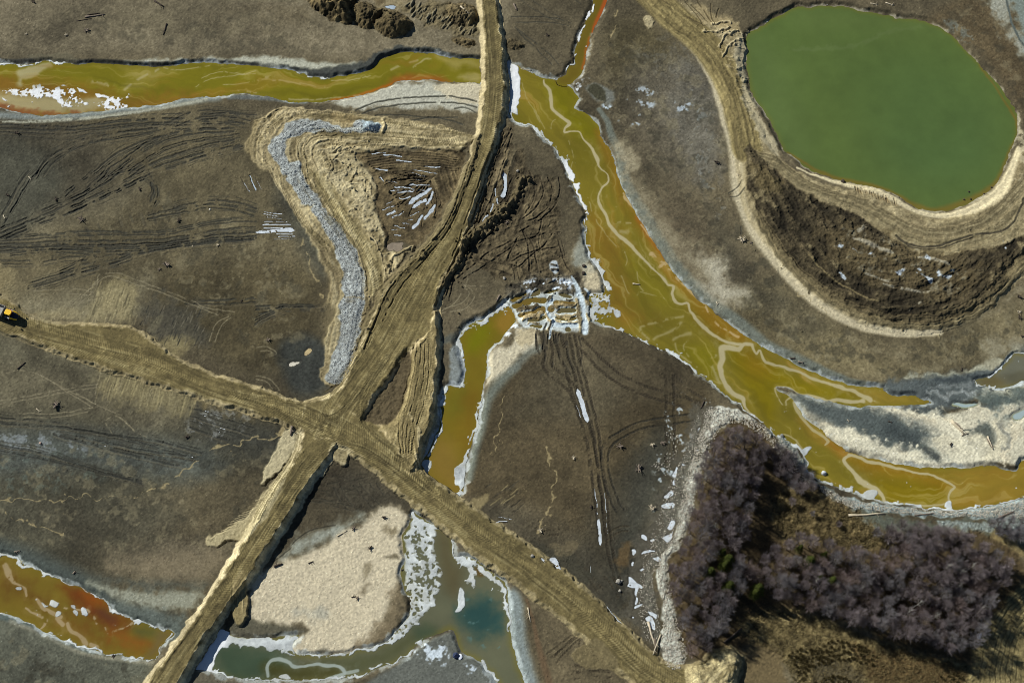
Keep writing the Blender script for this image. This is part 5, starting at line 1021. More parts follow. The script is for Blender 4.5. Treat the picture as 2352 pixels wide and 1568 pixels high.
for p, w, a in ((T(0, 1, 880, 1035, 1000, 975, 1150, 930, 1350, 905, 1600, 885, 1850, 895, 2030, 930), 1.8, .85), (T(0, 1, 980, 1045, 1100, 1000, 1300, 965, 1600, 940, 1900, 955, 2030, 985), 1.7, .8), (T(0, 1, 1100, 1060, 1300, 1055, 1600, 1080, 1850, 1075), 1.5, .7), (T(0, 1, 1430, 1112, 1600, 1082, 1750, 1100, 1900, 1140), 1.6, .7), (T(0, 1, 1830, 1000, 1920, 990, 2020, 1030), 1.6, .7),
                (T(0, 2, 0, 150, 200, 155, 400, 165, 540, 210), 1.3, .6), (T(0, 2, 0, 205, 300, 205, 430, 215, 520, 240), 1.3, .6), (T(0, 2, 60, -20, 180, 70, 300, 140, 420, 200), 1.1, .5), (T(0, 2, 160, -20, 300, 80, 440, 160), 1.1, .5), (T(0, 2, 30, 250, 130, 360, 240, 460, 360, 590), 1.5, .55), (T(0, 2, 60, 270, 200, 380, 340, 490, 430, 590), 1.5, .55), (T(0, 2, 560, -10, 650, 40), 1.2, .5),
                (T(1, 2, 1990, 210, 2070, 160, 2110, 90), 1.4, .6), (T(1, 2, 2010, 240, 2080, 230, 2140, 160), 1.4, .6), (T(1, 2, 2110, 510, 2105, 580), 1.0, .5)):
    ruts1(p, w, .14, (56, 56, 50), a, -.2)
# pushed earth lobes by the levee foot
for p in (T(0, 2, 1210, 180, 1230, 140, 1290, 150, 1300, 220, 1260, 270, 1220, 240), T(1, 3, 810, 1390, 860, 1370, 900, 1385, 840, 1400), T(1, 3, 1520, 1490, 1580, 1490, 1580, 1540, 1560, 1520)):
    sl, m = fill(p, (172, 156, 118), 1.0, .85, rag=1.5)
    Z[sl] += m * (.25 + .1 * nB[sl])
# dark scuff fans south of the crossing
for k in range(24):
    a = random.uniform(-.35, .5)
    q = T(2, 1, 560 + random.uniform(-60, 400), 1240 + random.uniform(-60, 260))
    stroke(cat(q, q + np.array([[14 * math.cos(a), 14 * math.sin(a)]]) * random.uniform(.6, 1.4)), 1.3, (52, 49, 40), .7, .55, -.08, brk=.2)
for p in (T(2, 1, 420, 1440, 700, 1500, 950, 1568), T(2, 1, 480, 1420, 760, 1480, 1000, 1540), T(2, 1, 720, 1330, 760, 1430, 840, 1540), T(2, 1, 780, 1320, 830, 1430, 920, 1520), T(2, 1, 900, 1320, 1000, 1440, 1080, 1520), T(2, 1, 950, 1300, 1060, 1420, 1150, 1500), T(2, 1, 1050, 1290, 1120, 1400), T(2, 1, 1110, 1290, 1170, 1400), T(3, 1, 330, 300, 380, 240, 480, 170, 640, 130, 730, 115), T(3, 1, 160, 450, 280, 360, 350, 290)):
    ruts1(p, 1.3, .12, (56, 54, 46), .6, .1)
for k in range(16):
    q = T(2, 1, 2100 + random.uniform(0, 280), 1320 + random.uniform(0, 240))
    stroke(cat(q, q + np.array([[9, -7]]) * random.uniform(.5, 1.3)), 1.2, random.choice([(62, 58, 48), (140, 126, 90), (50, 47, 40)]), .7, .6, random.uniform(-.15, .1))
fill(T(2, 1, 1950, 1500, 2060, 1410, 2150, 1380, 2130, 1470, 2020, 1530), (146, 130, 92), 2, .7, rag=2)
# the big U of ruts on the centre plain
ruts(T(2, 2, 420, -60, 470, 100, 530, 260, 570, 400, 630, 600, 690, 800, 740, 1000, 760, 1200, 790, 1400, 810, 1568), 7, 3.0, .25, (56, 50, 40), .8, tread=True, brk=0)
ruts(cat(T(2, 2, 560, -60, 590, 120, 640, 300, 690, 480, 740, 680, 780, 880, 800, 1060, 830, 1250, 850, 1400), T(3, 2, 870, 60, 890, 250, 930, 450, 980, 640)), 5, 2.6, .22, (56, 50, 40), .75, tread=True, brk=0)
ruts(T(2, 2, 300, -80, 340, 100, 330, 230, 430, 320, 560, 440, 620, 600), 8, 3, .25, (60, 53, 42), .7, tread=True, brk=0)
for p in (T(2, 2, 430, -60, 420, 60, 480, 200, 540, 300), T(2, 2, 500, -60, 520, 100, 560, 260), T(2, 2, 380, -80, 390, 60, 370, 230), T(2, 2, 300, -60, 310, 110, 300, 220), T(2, 2, 220, -60, 240, 60, 260, 110), T(2, 2, 620, -60, 640, 60, 640, 200)):
    ruts1(p, 1.8, .2, (54, 50, 42), .7, .05)
ruts(T(2, 2, 620, 0, 720, 100, 820, 210, 960, 320, 1100, 400, 1300, 470, 1500, 530, 1720, 600), 9, 3.0, .22, (60, 53, 42), .75, tread=True, brk=0)
ruts(T(2, 2, 1450, 310, 1455, 500, 1455, 700, 1455, 900, 1450, 1100), 8, 2.6, .2, (54, 48, 38), .7, tread=True, brk=.05)
ruts(T(2, 2, 1480, 330, 1560, 420, 1660, 500, 1750, 560), 8, 2.6, .2, (60, 54, 44), .65, tread=True)
ruts(T(2, 2, 1680, 690, 1450, 720, 1200, 760, 1000, 850, 880, 950, 850, 1080, 870, 1250, 940, 1450, 1000, 1560), 7, 2.0, .22, (46, 44, 38), .8, brk=.05, tread=True)
for p in (T(3, 2, 380, 1370, 470, 1270, 600, 1150), T(3, 2, 340, 1310, 480, 1210, 600, 1120), T(3, 2, 640, 1230, 660, 1130), T(3, 2, 700, 1280, 720, 1180), T(3, 2, 570, 1440, 750, 1430, 900, 1420), T(3, 2, 590, 1380, 760, 1400, 880, 1400), T(3, 2, 560, 1500, 740, 1480, 900, 1490), T(3, 2, 620, 1310, 780, 1370, 900, 1390), T(3, 2, 750, 1340, 900, 1350), T(3, 2, 850, 1568, 980, 1490, 1050, 1460), T(3, 2, 850, 560, 930, 650, 1000, 760), T(3, 2, 190, 270, 400, 380, 650, 520, 800, 700), T(3, 2, 860, 240, 980, 160, 1070, 150), T(3, 2, 190, 240, 320, 190, 470, 180)):
    ruts(p, 5, 1.8, .15, (66, 58, 44), .6, tread=True)
fill(T(3, 2, 200, 270, 420, 350, 700, 480, 780, 600, 620, 700, 350, 520), (60, 58, 48), 6, .7, rag=5)
fill(T(3, 2, 330, 280, 480, 290, 600, 280, 540, 350, 420, 350), (110, 98, 74), 3, .6, rag=3)
fill(T(3, 2, 970, 420, 1050, 300, 1090, 380, 1040, 490, 990, 500), (98, 78, 50), 4, .7, rag=3)
# rills
for p, w in ((T(2, 0, 2351, 870, 2200, 920, 2050, 945, 1950, 980, 1870, 1040, 1750, 1130, 1680, 1200, 1560, 1280, 1450, 1340, 1350, 1375), 1.4), (T(2, 0, 1300, 1390, 1100, 1430, 900, 1420, 760, 1420, 640, 1440, 430, 1450, 200, 1450, 0, 1460), .9), (T(2, 2, 330, 970, 350, 1060, 370, 1140, 410, 1220, 390, 1300, 380, 1400, 340, 1568), 1.4), (T(3, 2, 300, 20, 270, 100, 250, 200), 1.0), (T(3, 0, 40, 20, 220, 80, 330, 120, 430, 165, 550, 200), .9), (T(2, 1, 230, 740, 240, 800, 230, 860, 150, 890, 0, 885), 1.4),
             (T(1, 1, 405, 600, 440, 700, 490, 830, 530, 940, 560, 1000, 560, 1080, 585, 1170), 1.3), (T(2, 1, 2300, 480, 2250, 560, 2260, 680, 2220, 820, 2180, 1000), .9), (T(1, 3, 270, 1100, 280, 1140, 390, 1150, 400, 1200), .9), (T(1, 3, 480, 1240, 540, 1320), .8), (T(0, 2, 960, 100, 950, 220, 880, 350), .9)):
    stroke(p, w, (160, 142, 102), .7, .8, -.03, warp=3, brk=.15)

# ------------------------------------------------------------------ settling pools beside the channel
CL = lambda *a: (np.array(a, float).reshape(-1, 2) / 4.704 + np.array([1950.0, 1080.0])) / 4.0
sl, m = fill(CL(250, 330, 600, 180, 1100, 60, 1560, 60, 1830, 120, 1840, 320, 1700, 420, 1100, 430, 700, 480, 380, 560), (78, 72, 60), 3, .9, rag=3)
Z[sl] += m * nB[sl] * .10
grain(sl, m, .2, .2, .1)
sl, m = fill(CL(380, 560, 700, 430, 1100, 400, 1650, 420, 1780, 520, 1900, 560, 1920, 900, 1880, 1160, 1700, 1130, 1400, 1160, 1000, 1100, 780, 1090, 560, 960, 500, 760), (186, 188, 178), 2, .95, rag=1.5)
Z[sl] = Z[sl] * (1 - m) + m * (-.22 + .015 * nB[sl])
grain(sl, m, .08, .06, .03)
frost(CL(700, 200, 1560, 160, 1560, 330, 1100, 420, 700, 420), .95, .4, 3, (214, 220, 222), 2)
frost(CL(420, 900, 800, 940, 780, 1100, 560, 1120, 340, 1260, 300, 1120), .9, .0, 3, (206, 208, 204), 4)
POOLS = [CL(430, 580, 500, 500, 640, 450, 720, 425, 720, 460, 600, 530, 470, 595), CL(480, 640, 600, 590, 780, 520, 900, 500, 1080, 505, 1110, 570, 1090, 600, 960, 590, 830, 590, 780, 640, 600, 700, 520, 715, 480, 690),
         CL(585, 850, 600, 810, 700, 780, 850, 740, 960, 680, 1050, 650, 1100, 680, 1110, 770, 1080, 800, 1000, 750, 900, 780, 800, 830, 640, 870), CL(765, 930, 800, 890, 1000, 870, 1100, 850, 1105, 900, 1000, 930, 800, 965), CL(815, 1060, 850, 1030, 1000, 1010, 1040, 1030, 1020, 1065, 900, 1060), CL(830, 480, 850, 430, 950, 350, 985, 380, 980, 430, 900, 470),
         CL(1330, 440, 1420, 430, 1560, 460, 1580, 490, 1500, 495, 1380, 490), CL(1250, 620, 1280, 580, 1500, 575, 1640, 590, 1640, 620, 1500, 640, 1290, 660), CL(1300, 770, 1400, 720, 1550, 710, 1660, 720, 1670, 770, 1450, 780, 1320, 790), CL(1290, 890, 1330, 860, 1500, 850, 1640, 870, 1690, 900, 1600, 925, 1330, 915), CL(1145, 720, 1180, 675, 1220, 680, 1250, 740, 1220, 790, 1170, 780), CL(1480, 1100, 1520, 1060, 1560, 1100, 1560, 1140, 1500, 1150), CL(1060, 420, 1150, 370, 1300, 360, 1320, 385, 1180, 410)]
w_pool = np.zeros((NY, NX), bool)
for q in POOLS:
    sl, m = fill(q, (104, 90, 44), .7, 1)
    Z[sl] = np.where(m > .3, -.42, Z[sl])
    w_pool[sl] |= m > .15
    wc = random.choice([(112, 94, 42), (104, 92, 52), (118, 98, 52), (96, 88, 58)])
    fill(q, wc, .7, 1, C=wcol)
for p, w, h, rgb in ((CL(540, 760, 660, 720, 800, 670, 930, 610), 7, .9, (92, 80, 58)), (CL(470, 600, 600, 550, 760, 470), 5, .6, (96, 92, 82)), (CL(660, 900, 780, 850, 900, 840, 1050, 790), 7, .9, (150, 130, 92)), (CL(790, 990, 900, 985, 980, 970), 4, .4, (150, 132, 96)), (CL(1270, 700, 1400, 680, 1520, 680, 1640, 660), 7, .9, (120, 104, 74)), (CL(1310, 840, 1400, 840, 1560, 820, 1660, 830), 7, .8, (146, 128, 92)), (CL(1270, 955, 1450, 960, 1680, 970), 6, .9, (170, 150, 108)), (CL(1460, 530, 1590, 530), 5, .6, (90, 80, 60)), (CL(1140, 540, 1190, 500, 1230, 560, 1170, 570), 7, .9, (82, 74, 56)),
                     (CL(1690, 520, 1720, 640, 1740, 780, 1760, 1060), 8, .8, (156, 138, 100)), (CL(1880, 800, 1880, 1000, 1870, 1110), 5, .6, (172, 154, 114)), (CL(1800, 550, 1860, 580, 1890, 640), 10, .5, (168, 148, 108)), (CL(1130, 820, 1170, 920, 1220, 980, 1150, 1180), 6, .6, (132, 116, 84)), (CL(1360, 400, 1560, 390, 1620, 420), 6, .4, (96, 90, 78)), (CL(380, 500, 520, 440, 700, 390), 6, .6, (72, 70, 62))):
    sl, m = stroke(p, np.atleast_1d(w) * .55, rgb, .5, .95, h * .38, warp=2.5)
    Z[sl] += m * nB[sl] * .06
    grain(sl, m, .2, .2, .1)
for p, w in ((CL(1580, 110, 1650, 240, 1720, 390, 1720, 440, 1780, 540, 1810, 660), [4, 9, 12, 12, 12, 10]), (CL(1810, 690, 1820, 860, 1840, 1000, 1840, 1160), [7, 8, 14, 14]), (CL(1230, 560, 1150, 640, 1140, 740, 1170, 860, 1240, 930), [8, 7, 6, 7, 7]), (CL(1250, 960, 1200, 1080, 1160, 1280), [8, 6, 4]), (CL(1290, 1020, 1480, 1030, 1680, 1030), [10, 12, 10]), (CL(1820, 340, 1900, 420, 1960, 480), [4, 7, 5])):
    stroke(p, np.array(w) / 2.2, (188, 196, 194), .4, 1, -.1)
fill(CL(1840, 120, 2060, 10, 2170, 140, 2180, 260, 2200, 440, 2000, 460, 1830, 320), (184, 168, 134), 2, .95, rag=1.5)
for p in (CL(1120, 1000, 1060, 1180, 1050, 1480), CL(940, 1100, 910, 1250, 920, 1480), CL(1200, 1000, 1140, 1200, 1120, 1480), CL(1300, 1200, 1280, 1480), CL(1440, 1230, 1500, 1480)):
    ruts1(p, 1.8, .25, (54, 50, 42), .8, 0)
fill(CL(620, 1180, 860, 1100, 900, 1300, 760, 1420, 560, 1300), (180, 162, 124), 2, .7, rag=2)
# round dirt cage like mark north of the pools
fill(T(1, 2, 345, 860, 370, 825, 410, 835, 430, 920, 400, 950, 360, 930), (170, 176, 176), 1, .9)
stroke(T(1, 2, 360, 860, 400, 870), 2, (80, 74, 62), .5, 1, .3); stroke(T(1, 2, 365, 905, 415, 905), 2.4, (84, 78, 66), .5, 1, .3)

# ------------------------------------------------------------------ gravel bank
gr = cat(T(0, 1, 410, 1090, 560, 1085, 720, 1140, 790, 1160, 880, 1150, 920, 1090, 970, 1095, 1030, 1110, 1080, 1125, 1140, 1170, 1120, 1205, 1050, 1215, 990, 1200, 800, 1205, 600, 1195, 510, 1205, 440, 1200, 380, 1240, 290, 1260, 270, 1350, 290, 1460, 330, 1475, 380, 1470, 420, 1568),
         T(1, 1, 440, 30, 470, 100, 560, 200, 610, 300, 680, 380, 750, 470, 820, 570, 830, 620, 900, 690, 940, 780, 975, 900, 1000, 1030, 985, 1180, 975, 1300, 960, 1450, 945, 1560), T(2, 1, 900, 120, 860, 220, 840, 310, 760, 370, 700, 375, 640, 340, 690, 200, 730, 80),
         T(1, 1, 770, 1450, 765, 1250, 775, 1170, 820, 1140, 790, 1020, 800, 930, 760, 800, 720, 700, 650, 580, 570, 450, 500, 350, 540, 320, 420, 290, 370, 170, 280, 60, 230, 0), T(0, 1, 200, 1500, 110, 1380, 150, 1270, 230, 1220, 300, 1130))
def gravel(p, z, rgb, h=.35, k=None, rough=.10, a=1.0):
    sl, d = sdf(smooth(W(p, z), True, 3), 2.0, 2.2)
    m = ss(.35, -.25, d)
    st = nU[sl] * .6 + roll(nA, 4)[sl] * .5
    Z[sl] += m * (h * ss(0, -1.4, d) + st * rough)
    lay(sl, m * a, rgb, col)
    col[sl] *= (1 + m * a * (nU[sl] * .15 + nA[sl] * .07 + nC[sl] * .04))[..., None]
    if k:
        cls[sl][d < 0] = k
    return sl, m
gravel(gr, .9, (150, 151, 143), .25, 5, .03)
heap(T(0, 1, 970, 1110, 1030, 1105, 1090, 1130, 1140, 1170, 1110, 1208, 1050, 1215, 985, 1200, 975, 1150), 1.6, 2.6, (140, 150, 150), .2, k=5)
stroke(T(1, 1, 820, 1160, 900, 1150, 985, 1170), 2, (150, 134, 100), .6, .7, z=.9)
stroke(T(1, 1, 840, 1190, 890, 1195), 4, (100, 92, 74), .9, .6, z=.9)
stroke(T(0, 1, 1160, 1100, 1180, 1160, 1160, 1210), 2.4, (186, 166, 124), .6, .9, .5, z=.6)

# cobble margin round the wood
cob = cat(D(1628, 935, 1700, 945, 1760, 980, 1800, 1015, 1850, 1060, 1855, 1090, 1880, 1105, 1860, 1120, 1800, 1060, 1760, 1010, 1700, 970, 1655, 985, 1632, 1030, 1605, 1100, 1590, 1180, 1565, 1245, 1535, 1290, 1545, 1370, 1560, 1440, 1580, 1500, 1560, 1535, 1530, 1530, 1520, 1470, 1525, 1400, 1512, 1330, 1515, 1280, 1550, 1230, 1562, 1160, 1575, 1100, 1600, 1020, 1618, 972))
gravel(cob, 0, (178, 174, 156), .3, None, .10)
fill(D(1600, 940, 1640, 930, 1620, 1010, 1580, 1110, 1562, 1170, 1548, 1230, 1512, 1290, 1500, 1330, 1512, 1400, 1520, 1490, 1480, 1470, 1440, 1390, 1470, 1250, 1520, 1130, 1570, 1020), (82, 78, 68), 5, .85, rag=5)
sl, m = gravel(D(1592, 985, 1610, 960, 1600, 1020, 1580, 1100, 1562, 1170, 1545, 1230, 1510, 1290, 1500, 1340, 1512, 1400, 1520, 1490, 1490, 1440, 1480, 1330, 1510, 1240, 1545, 1120), 0, (104, 102, 92), .05, None, .12, .5)
gravel(D(1855, 1095, 1900, 1120, 1960, 1145, 2040, 1160, 2140, 1170, 2240, 1170, 2352, 1140, 2420, 1130, 2420, 1200, 2352, 1200, 2240, 1190, 2160, 1186, 2060, 1180, 1960, 1170, 1900, 1145), 0, (140, 148, 142), .15, None, .12, .9)
fill(D(1880, 1150, 1960, 1175, 2100, 1190, 2250, 1195, 2420, 1190, 2420, 1260, 2250, 1250, 2150, 1225, 2050, 1225, 1960, 1200), (88, 92, 82), 4, .9, rag=3)
gravel(D(1900, 1160, 1960, 1185, 2020, 1215, 2050, 1230, 2010, 1235, 1950, 1210), 0, (130, 136, 128), .05, None, .1, .7)
gravel(D(2150, 1195, 2250, 1200, 2352, 1195, 2420, 1200, 2420, 1225, 2300, 1225, 2200, 1222), 0, (140, 146, 138), .05, None, .12, .8)
gravel(D(1770, 985, 1810, 1010, 1855, 1060, 1862, 1110, 1830, 1090, 1790, 1040), 0, (134, 138, 128), .1, None, .12, .9)

# wood floor, reed and tussock ground
sl, m = fill(D(1640, 1000, 1720, 970, 1790, 1020, 1870, 1110, 1940, 1160, 2010, 1210, 2100, 1225, 2200, 1215, 2300, 1240, 2360, 1300, 2330, 1400, 2280, 1500, 2200, 1520, 2000, 1460, 1880, 1410, 1790, 1420, 1720, 1480, 1600, 1520, 1560, 1460, 1540, 1300, 1590, 1180), (74, 62, 43), 5, .95, rag=3)
Z[sl] += m * nB[sl] * .1
sl, m = fill(D(1790, 1130, 1860, 1120, 1950, 1170, 2010, 1210, 2100, 1240, 2060, 1260, 1960, 1260, 1880, 1240, 1800, 1240, 1770, 1190), (88, 76, 52), 4, .95, rag=3)
grain(sl, m, .2, .16, .08); Z[sl] += m * (nB[sl] * .06 + nA[sl] * .07)
sl, m = fill(D(1700, 1420, 1790, 1395, 1880, 1410, 2000, 1460, 2120, 1500, 2220, 1530, 2240, 1640, 1880, 1640, 1820, 1560, 1790, 1500, 1730, 1480), (110, 97, 66), 4, .95, rag=3)
grain(sl, m, .2, .16, .08); Z[sl] += m * (nB[sl] * .06 + nA[sl] * .07)
fill(D(1950, 1480, 2080, 1500, 2180, 1530, 2200, 1600, 2040, 1600, 1980, 1540), (92, 74, 48), 7, .8, rag=6)
fill(D(1870, 1520, 1960, 1525, 1990, 1600, 1890, 1600), (92, 84, 66), 4, .8, rag=3)
fill(D(1700, 1490, 1780, 1480, 1800, 1530, 1820, 1600, 1700, 1640, 1660, 1560), (104, 90, 64), 4, .95, rag=2)
# track at the lower right corner
sl, m = fill(D(2245, 1450, 2290, 1400, 2330, 1350, 2420, 1320, 2420, 1640, 2225, 1640, 2230, 1540), (132, 118, 80), 3, .95, rag=1.5)
grain(sl, m, .08, .08, .05)
for i in range(11):
    s = i / 10
    ruts1((1 - s) * D(2246, 1640, 2252, 1540, 2275, 1450, 2310, 1390, 2352, 1350) + s * D(2380, 1640, 2370, 1560, 2375, 1490, 2395, 1440, 2420, 1410), 1.3, .16, (92, 84, 58), .6, .2)
fill(D(2270, 1225, 2320, 1255, 2360, 1290, 2420, 1330, 2420, 1300, 2352, 1260, 2300, 1220), (128, 112, 76), 3, .9, rag=2)

# ------------------------------------------------------------------ haul roads on their banks
JC = W(D(752, 962), 1.2)[0]

def road(left, right, h, run, rgb=ROAD, face=SAND, k=1, center=None, half=6.0, berm=.16, r0=9, r1=30):
    p = np.concatenate([smooth(W(left, h), False), smooth(W(right, h), False)[::-1]])
    sl, d = sdf(p, run + 2.2, 1.3)
    slope = np.clip(1 - d / run, 0, 1)
    z0 = Z[sl].copy()
    jr = np.sqrt((XX[sl] - JC[0]) ** 2 + (YY[sl] - JC[1]) ** 2)
    far = ss(r0, r1, jr)
    gy, gx = np.gradient(d)
    lee = ss(.2, -.5, (gx * to_sun.x + gy * to_sun.y) / (np.sqrt(gx * gx + gy * gy) + 1e-6))
    slope = np.clip(1 - d / (run * (1 - .45 * lee)), 0, 1)
    h = 1.2 + (h - 1.2) * far
    berm = berm * ss(12, 22, jr)
    zz = h * slope + nB[sl] * .05 + roll(nC, 2)[sl] * .05 * (slope > 0)
    zz = np.where(d < 0, h + nB[sl] * .025 + nD[sl] * .04 + berm * np.exp(-((d + .55) / .28) ** 2) * (0.6 + .5 * roll(nC, 7)[sl]), zz)
    edge = d < run
    Z[sl] = np.where(edge, np.maximum(Z[sl], zz), Z[sl])
    mf = ss(run + .1, run - .3, d + nB[sl] * .14) * np.maximum(ss(.35, 1.0, h - z0), ss(.3, -.3, d))
    lay(sl, mf, face, col)
    grain(sl, mf, .06, .06, .04)
    m = ss(.3, -.5, d + nB[sl] * .2)
    lay(sl, m, rgb, col)
    cls[sl][d < run * .8] = k
    grain(sl, m, .05, .035, .04)

def wear(line, half, z, n=5, a=.5):
    """long streaks and tread along the travelled line"""
    lw = smooth(W(line, z), False)
    wid = np.interp(np.linspace(0, 1, len(lw)), np.linspace(0, 1, np.size(half)), np.atleast_1d(half)) * PX
    sl, r, off, run = line_field(lw, wid, .4, 1.2)
    m = ss(1.05, .8, r)
    ok = Z[sl] > z * .6 - .3
    m = m * ok
    s1 = fbm(run * .07, off * 2.1, 1.0, 31, 3)
    s2 = fbm(run * .03 + 40, off * .5, 1.0, 33, 2)
    col[sl] *= (1 + m * (s1 * .05 + s2 * .045 + nB[sl] * .03))[..., None]
    lay(sl, m * ss(.5, 1.8, s1 + .5 * nC[sl]) * .4, (140, 128, 92), col)
    lay(sl, m * ss(.5, 1.7, -s1 + .5 * roll(nC, 8)[sl]) * .42, (86, 77, 51), col)
    tr = np.sin(run * 8.5 + np.abs(off) * 5.0) * ss(-.2, .8, s2)
    col[sl] *= (1 + m * tr * .10)[..., None]
    Z[sl] += m * (s1 * .022 + tr * .02)

HA, HB, HC, HD = 1.6, .9, 2.6, 1.0
road(D(10, 690, 60, 722, 130, 743, 230, 746, 300, 756, 350, 783, 400, 822, 480, 856, 570, 886, 640, 908, 700, 928, 760, 930), D(-40, 742, 30, 768, 100, 790, 200, 828, 330, 868, 450, 905, 550, 936, 640, 962, 700, 986, 760, 1010), HB, 1.2, face=(150, 134, 98), berm=.12)
road(D(-60, 655, 20, 690, 60, 722, 90, 735), D(-60, 720, 0, 752, 60, 775, 100, 790), HB, 1.2, face=(132, 118, 88), berm=.2)
road(D(1102, -40, 1106, 0, 1113, 80, 1117, 160, 1113, 230, 1103, 290, 1083, 370, 1042, 470, 1003, 540, 945, 600, 895, 652, 858, 720, 826, 800, 798, 868, 768, 905, 700, 930, 690, 985),
     D(1132, -40, 1138, 0, 1150, 75, 1155, 150, 1156, 225, 1148, 275, 1131, 325, 1110, 392, 1088, 467, 1063, 542, 1043, 590, 1013, 642, 1000, 692, 990, 750, 940, 800, 905, 845, 870, 890, 840, 935, 828, 965, 800, 990, 770, 1015), HA, 1.7, face=(176, 158, 118), r0=66, r1=92)
road(D(700, 986, 690, 1020, 672, 1060, 622, 1138, 562, 1238, 484, 1368, 404, 1480, 330, 1580, 300, 1620), D(830, 968, 800, 985, 768, 1016, 738, 1062, 702, 1110, 642, 1208, 572, 1318, 482, 1440, 405, 1568, 370, 1620), HC, 2.0, face=(186, 168, 128))
road(D(770, 925, 840, 960, 880, 985, 930, 1035, 960, 1076, 1005, 1112, 1090, 1170, 1180, 1232, 1285, 1304, 1385, 1395, 1480, 1482, 1530, 1525, 1580, 1532, 1640, 1500, 1680, 1488),
     D(720, 1010, 768, 1010, 830, 1050, 900, 1108, 1000, 1190, 1100, 1272, 1200, 1342, 1310, 1432, 1420, 1530, 1480, 1590, 1560, 1640, 1640, 1640, 1690, 1560, 1702, 1510), HD, 1.3, face=(142, 127, 92), berm=.12)
# the loop of pushed sand east of the crossing
road(D(1000, 715, 985, 760, 950, 800, 920, 850, 905, 900, 888, 950, 870, 985, 880, 990), D(1000, 730, 1004, 790, 1000, 850, 994, 910, 985, 970, 965, 1010, 950, 1075, 930, 1060), 1.7, 1.5, (140, 124, 86), (180, 160, 118), berm=.3)
# hollow inside the loop
hol = D(925, 818, 938, 806, 945, 830, 938, 880, 925, 930, 900, 970, 870, 972, 838, 966, 845, 940, 872, 900, 900, 868)
sl, d = sdf(smooth(W(hol, .5), True), 2.4, 1.2)
m = ss(1.4, -.6, d)
Z[sl] = Z[sl] * (1 - m) + m * (.05 + nB[sl] * .1)
lay(sl, ss(.3, -.4, d), (88, 77, 57), col)
cls[sl][d < .2] = 0
# dozed fans at the road sides
for p, rgb, h in ((D(480, 1235, 560, 1190, 640, 1090, 668, 1050, 650, 1130, 590, 1225, 530, 1240, 490, 1252), (174, 158, 118), .5), (D(560, 1310, 570, 1360, 566, 1420, 548, 1428, 530, 1400, 540, 1340), (140, 124, 86), .9), (D(760, 1020, 800, 1035, 796, 1066, 780, 1064, 762, 1046), (176, 160, 120), .5), (D(655, 985, 690, 1000, 660, 1060, 600, 1110), (188, 172, 132), .4),
                  (D(1310, 1500, 1380, 1470, 1420, 1530, 1350, 1530), (112, 100, 72), .2)):
    sl, m = fill(p, rgb, 1.2, .9, rag=1.0)
    Z[sl] = np.where(m > .05, np.maximum(Z[sl], m * h + nB[sl] * .06 * m), Z[sl])
for k in range(12):
    q = D(766 + k * 2.6, 1028 + k * .8)
    stroke(cat(q, q + np.array([[k * .35 - 1, 11]])), .9, (110, 98, 70), .5, .6, -.15)
    q = D(545 + random.uniform(-8, 18), 1320 + random.uniform(0, 60))
    stroke(cat(q, q + np.array([[-1, 12]])), .9, random.choice([(96, 86, 60), (168, 150, 108)]), .5, .6, random.uniform(-.2, .2))
    q = D(500 + k * 8, 1225 - k * 7)
    stroke(cat(q, q + np.array([[12, -3.5]])), .9, random.choice([(112, 100, 74), (188, 170, 128)]), .5, .6, random.uniform(-.15, .15))
# dirt shoulders of the middle reach, with the shadow line beside them painted in
sl, m = stroke(D(1096, 310, 1078, 372, 1034, 468, 994, 538, 936, 596, 884, 650, 848, 714, 816, 796), [3, 5, 6, 6, 5, 6, 5, 3], (100, 89, 64), .9, .8, .75, z=1.2, warp=2)
Z[sl] += m * nB[sl] * .1
stroke(D(1094, 320, 1076, 385, 1036, 475, 998, 543, 938, 604, 888, 656, 850, 722, 818, 800, 790, 868, 764, 900), 4, (98, 88, 62), .7, .7, z=1.2)
stroke(D(1100, 330, 1083, 388, 1044, 478, 1006, 548, 948, 610, 898, 664, 860, 730, 830, 806), 1.6, (66, 60, 44), .6, .6, z=2.0, warp=1.5, brk=.1)  # narrow shadow line along the left edge, painted as a dark stroke
# wear lines
for p_, h_, z_ in WEARS:
    wear(p_, h_, z_ * .7)
wear(D(1128, -40, 1132, 40, 1140, 160, 1136, 250, 1118, 340, 1075, 440, 1035, 520, 985, 600, 930, 700, 880, 790, 830, 860, 780, 930, 750, 985), [11, 11, 11, 11, 12, 13, 14, 18, 26, 28, 22, 18, 16], HA)
wear(D(-60, 690, 60, 748, 200, 790, 340, 830, 460, 880, 560, 912, 650, 940, 740, 975), [14, 14, 15, 16, 13, 12, 12, 16], HB)
wear(D(770, 950, 735, 1020, 690, 1080, 630, 1175, 560, 1285, 480, 1405, 400, 1510, 340, 1600), [16, 15, 13, 12, 12, 13, 13, 13], HC)
wear(D(720, 960, 800, 1000, 880, 1045, 960, 1110, 1090, 1215, 1200, 1290, 1310, 1375, 1400, 1455, 1480, 1530, 1560, 1580), [14, 16, 15, 14, 13, 12, 12, 12, 14, 16], HD)
wear(D(985, 760, 975, 850, 955, 930, 930, 1000, 920, 1060), [7, 14, 14, 16, 10], 1.7)
for p in (D(1088, 350, 1056, 440, 1020, 520, 960, 590, 900, 655, 868, 720, 836, 800), D(1098, 350, 1066, 445, 1030, 525, 970, 600, 915, 665, 880, 735), D(1140, 330, 1110, 420, 1084, 500, 1050, 580, 1016, 650, 1000, 700), D(1132, 330, 1100, 420, 1072, 500, 1040, 585), D(1158, 300, 1135, 380, 1105, 470, 1076, 560, 1035, 640)):
    ruts1(p, 1.6, .35, (72, 63, 42), .7, .1, z=HA)
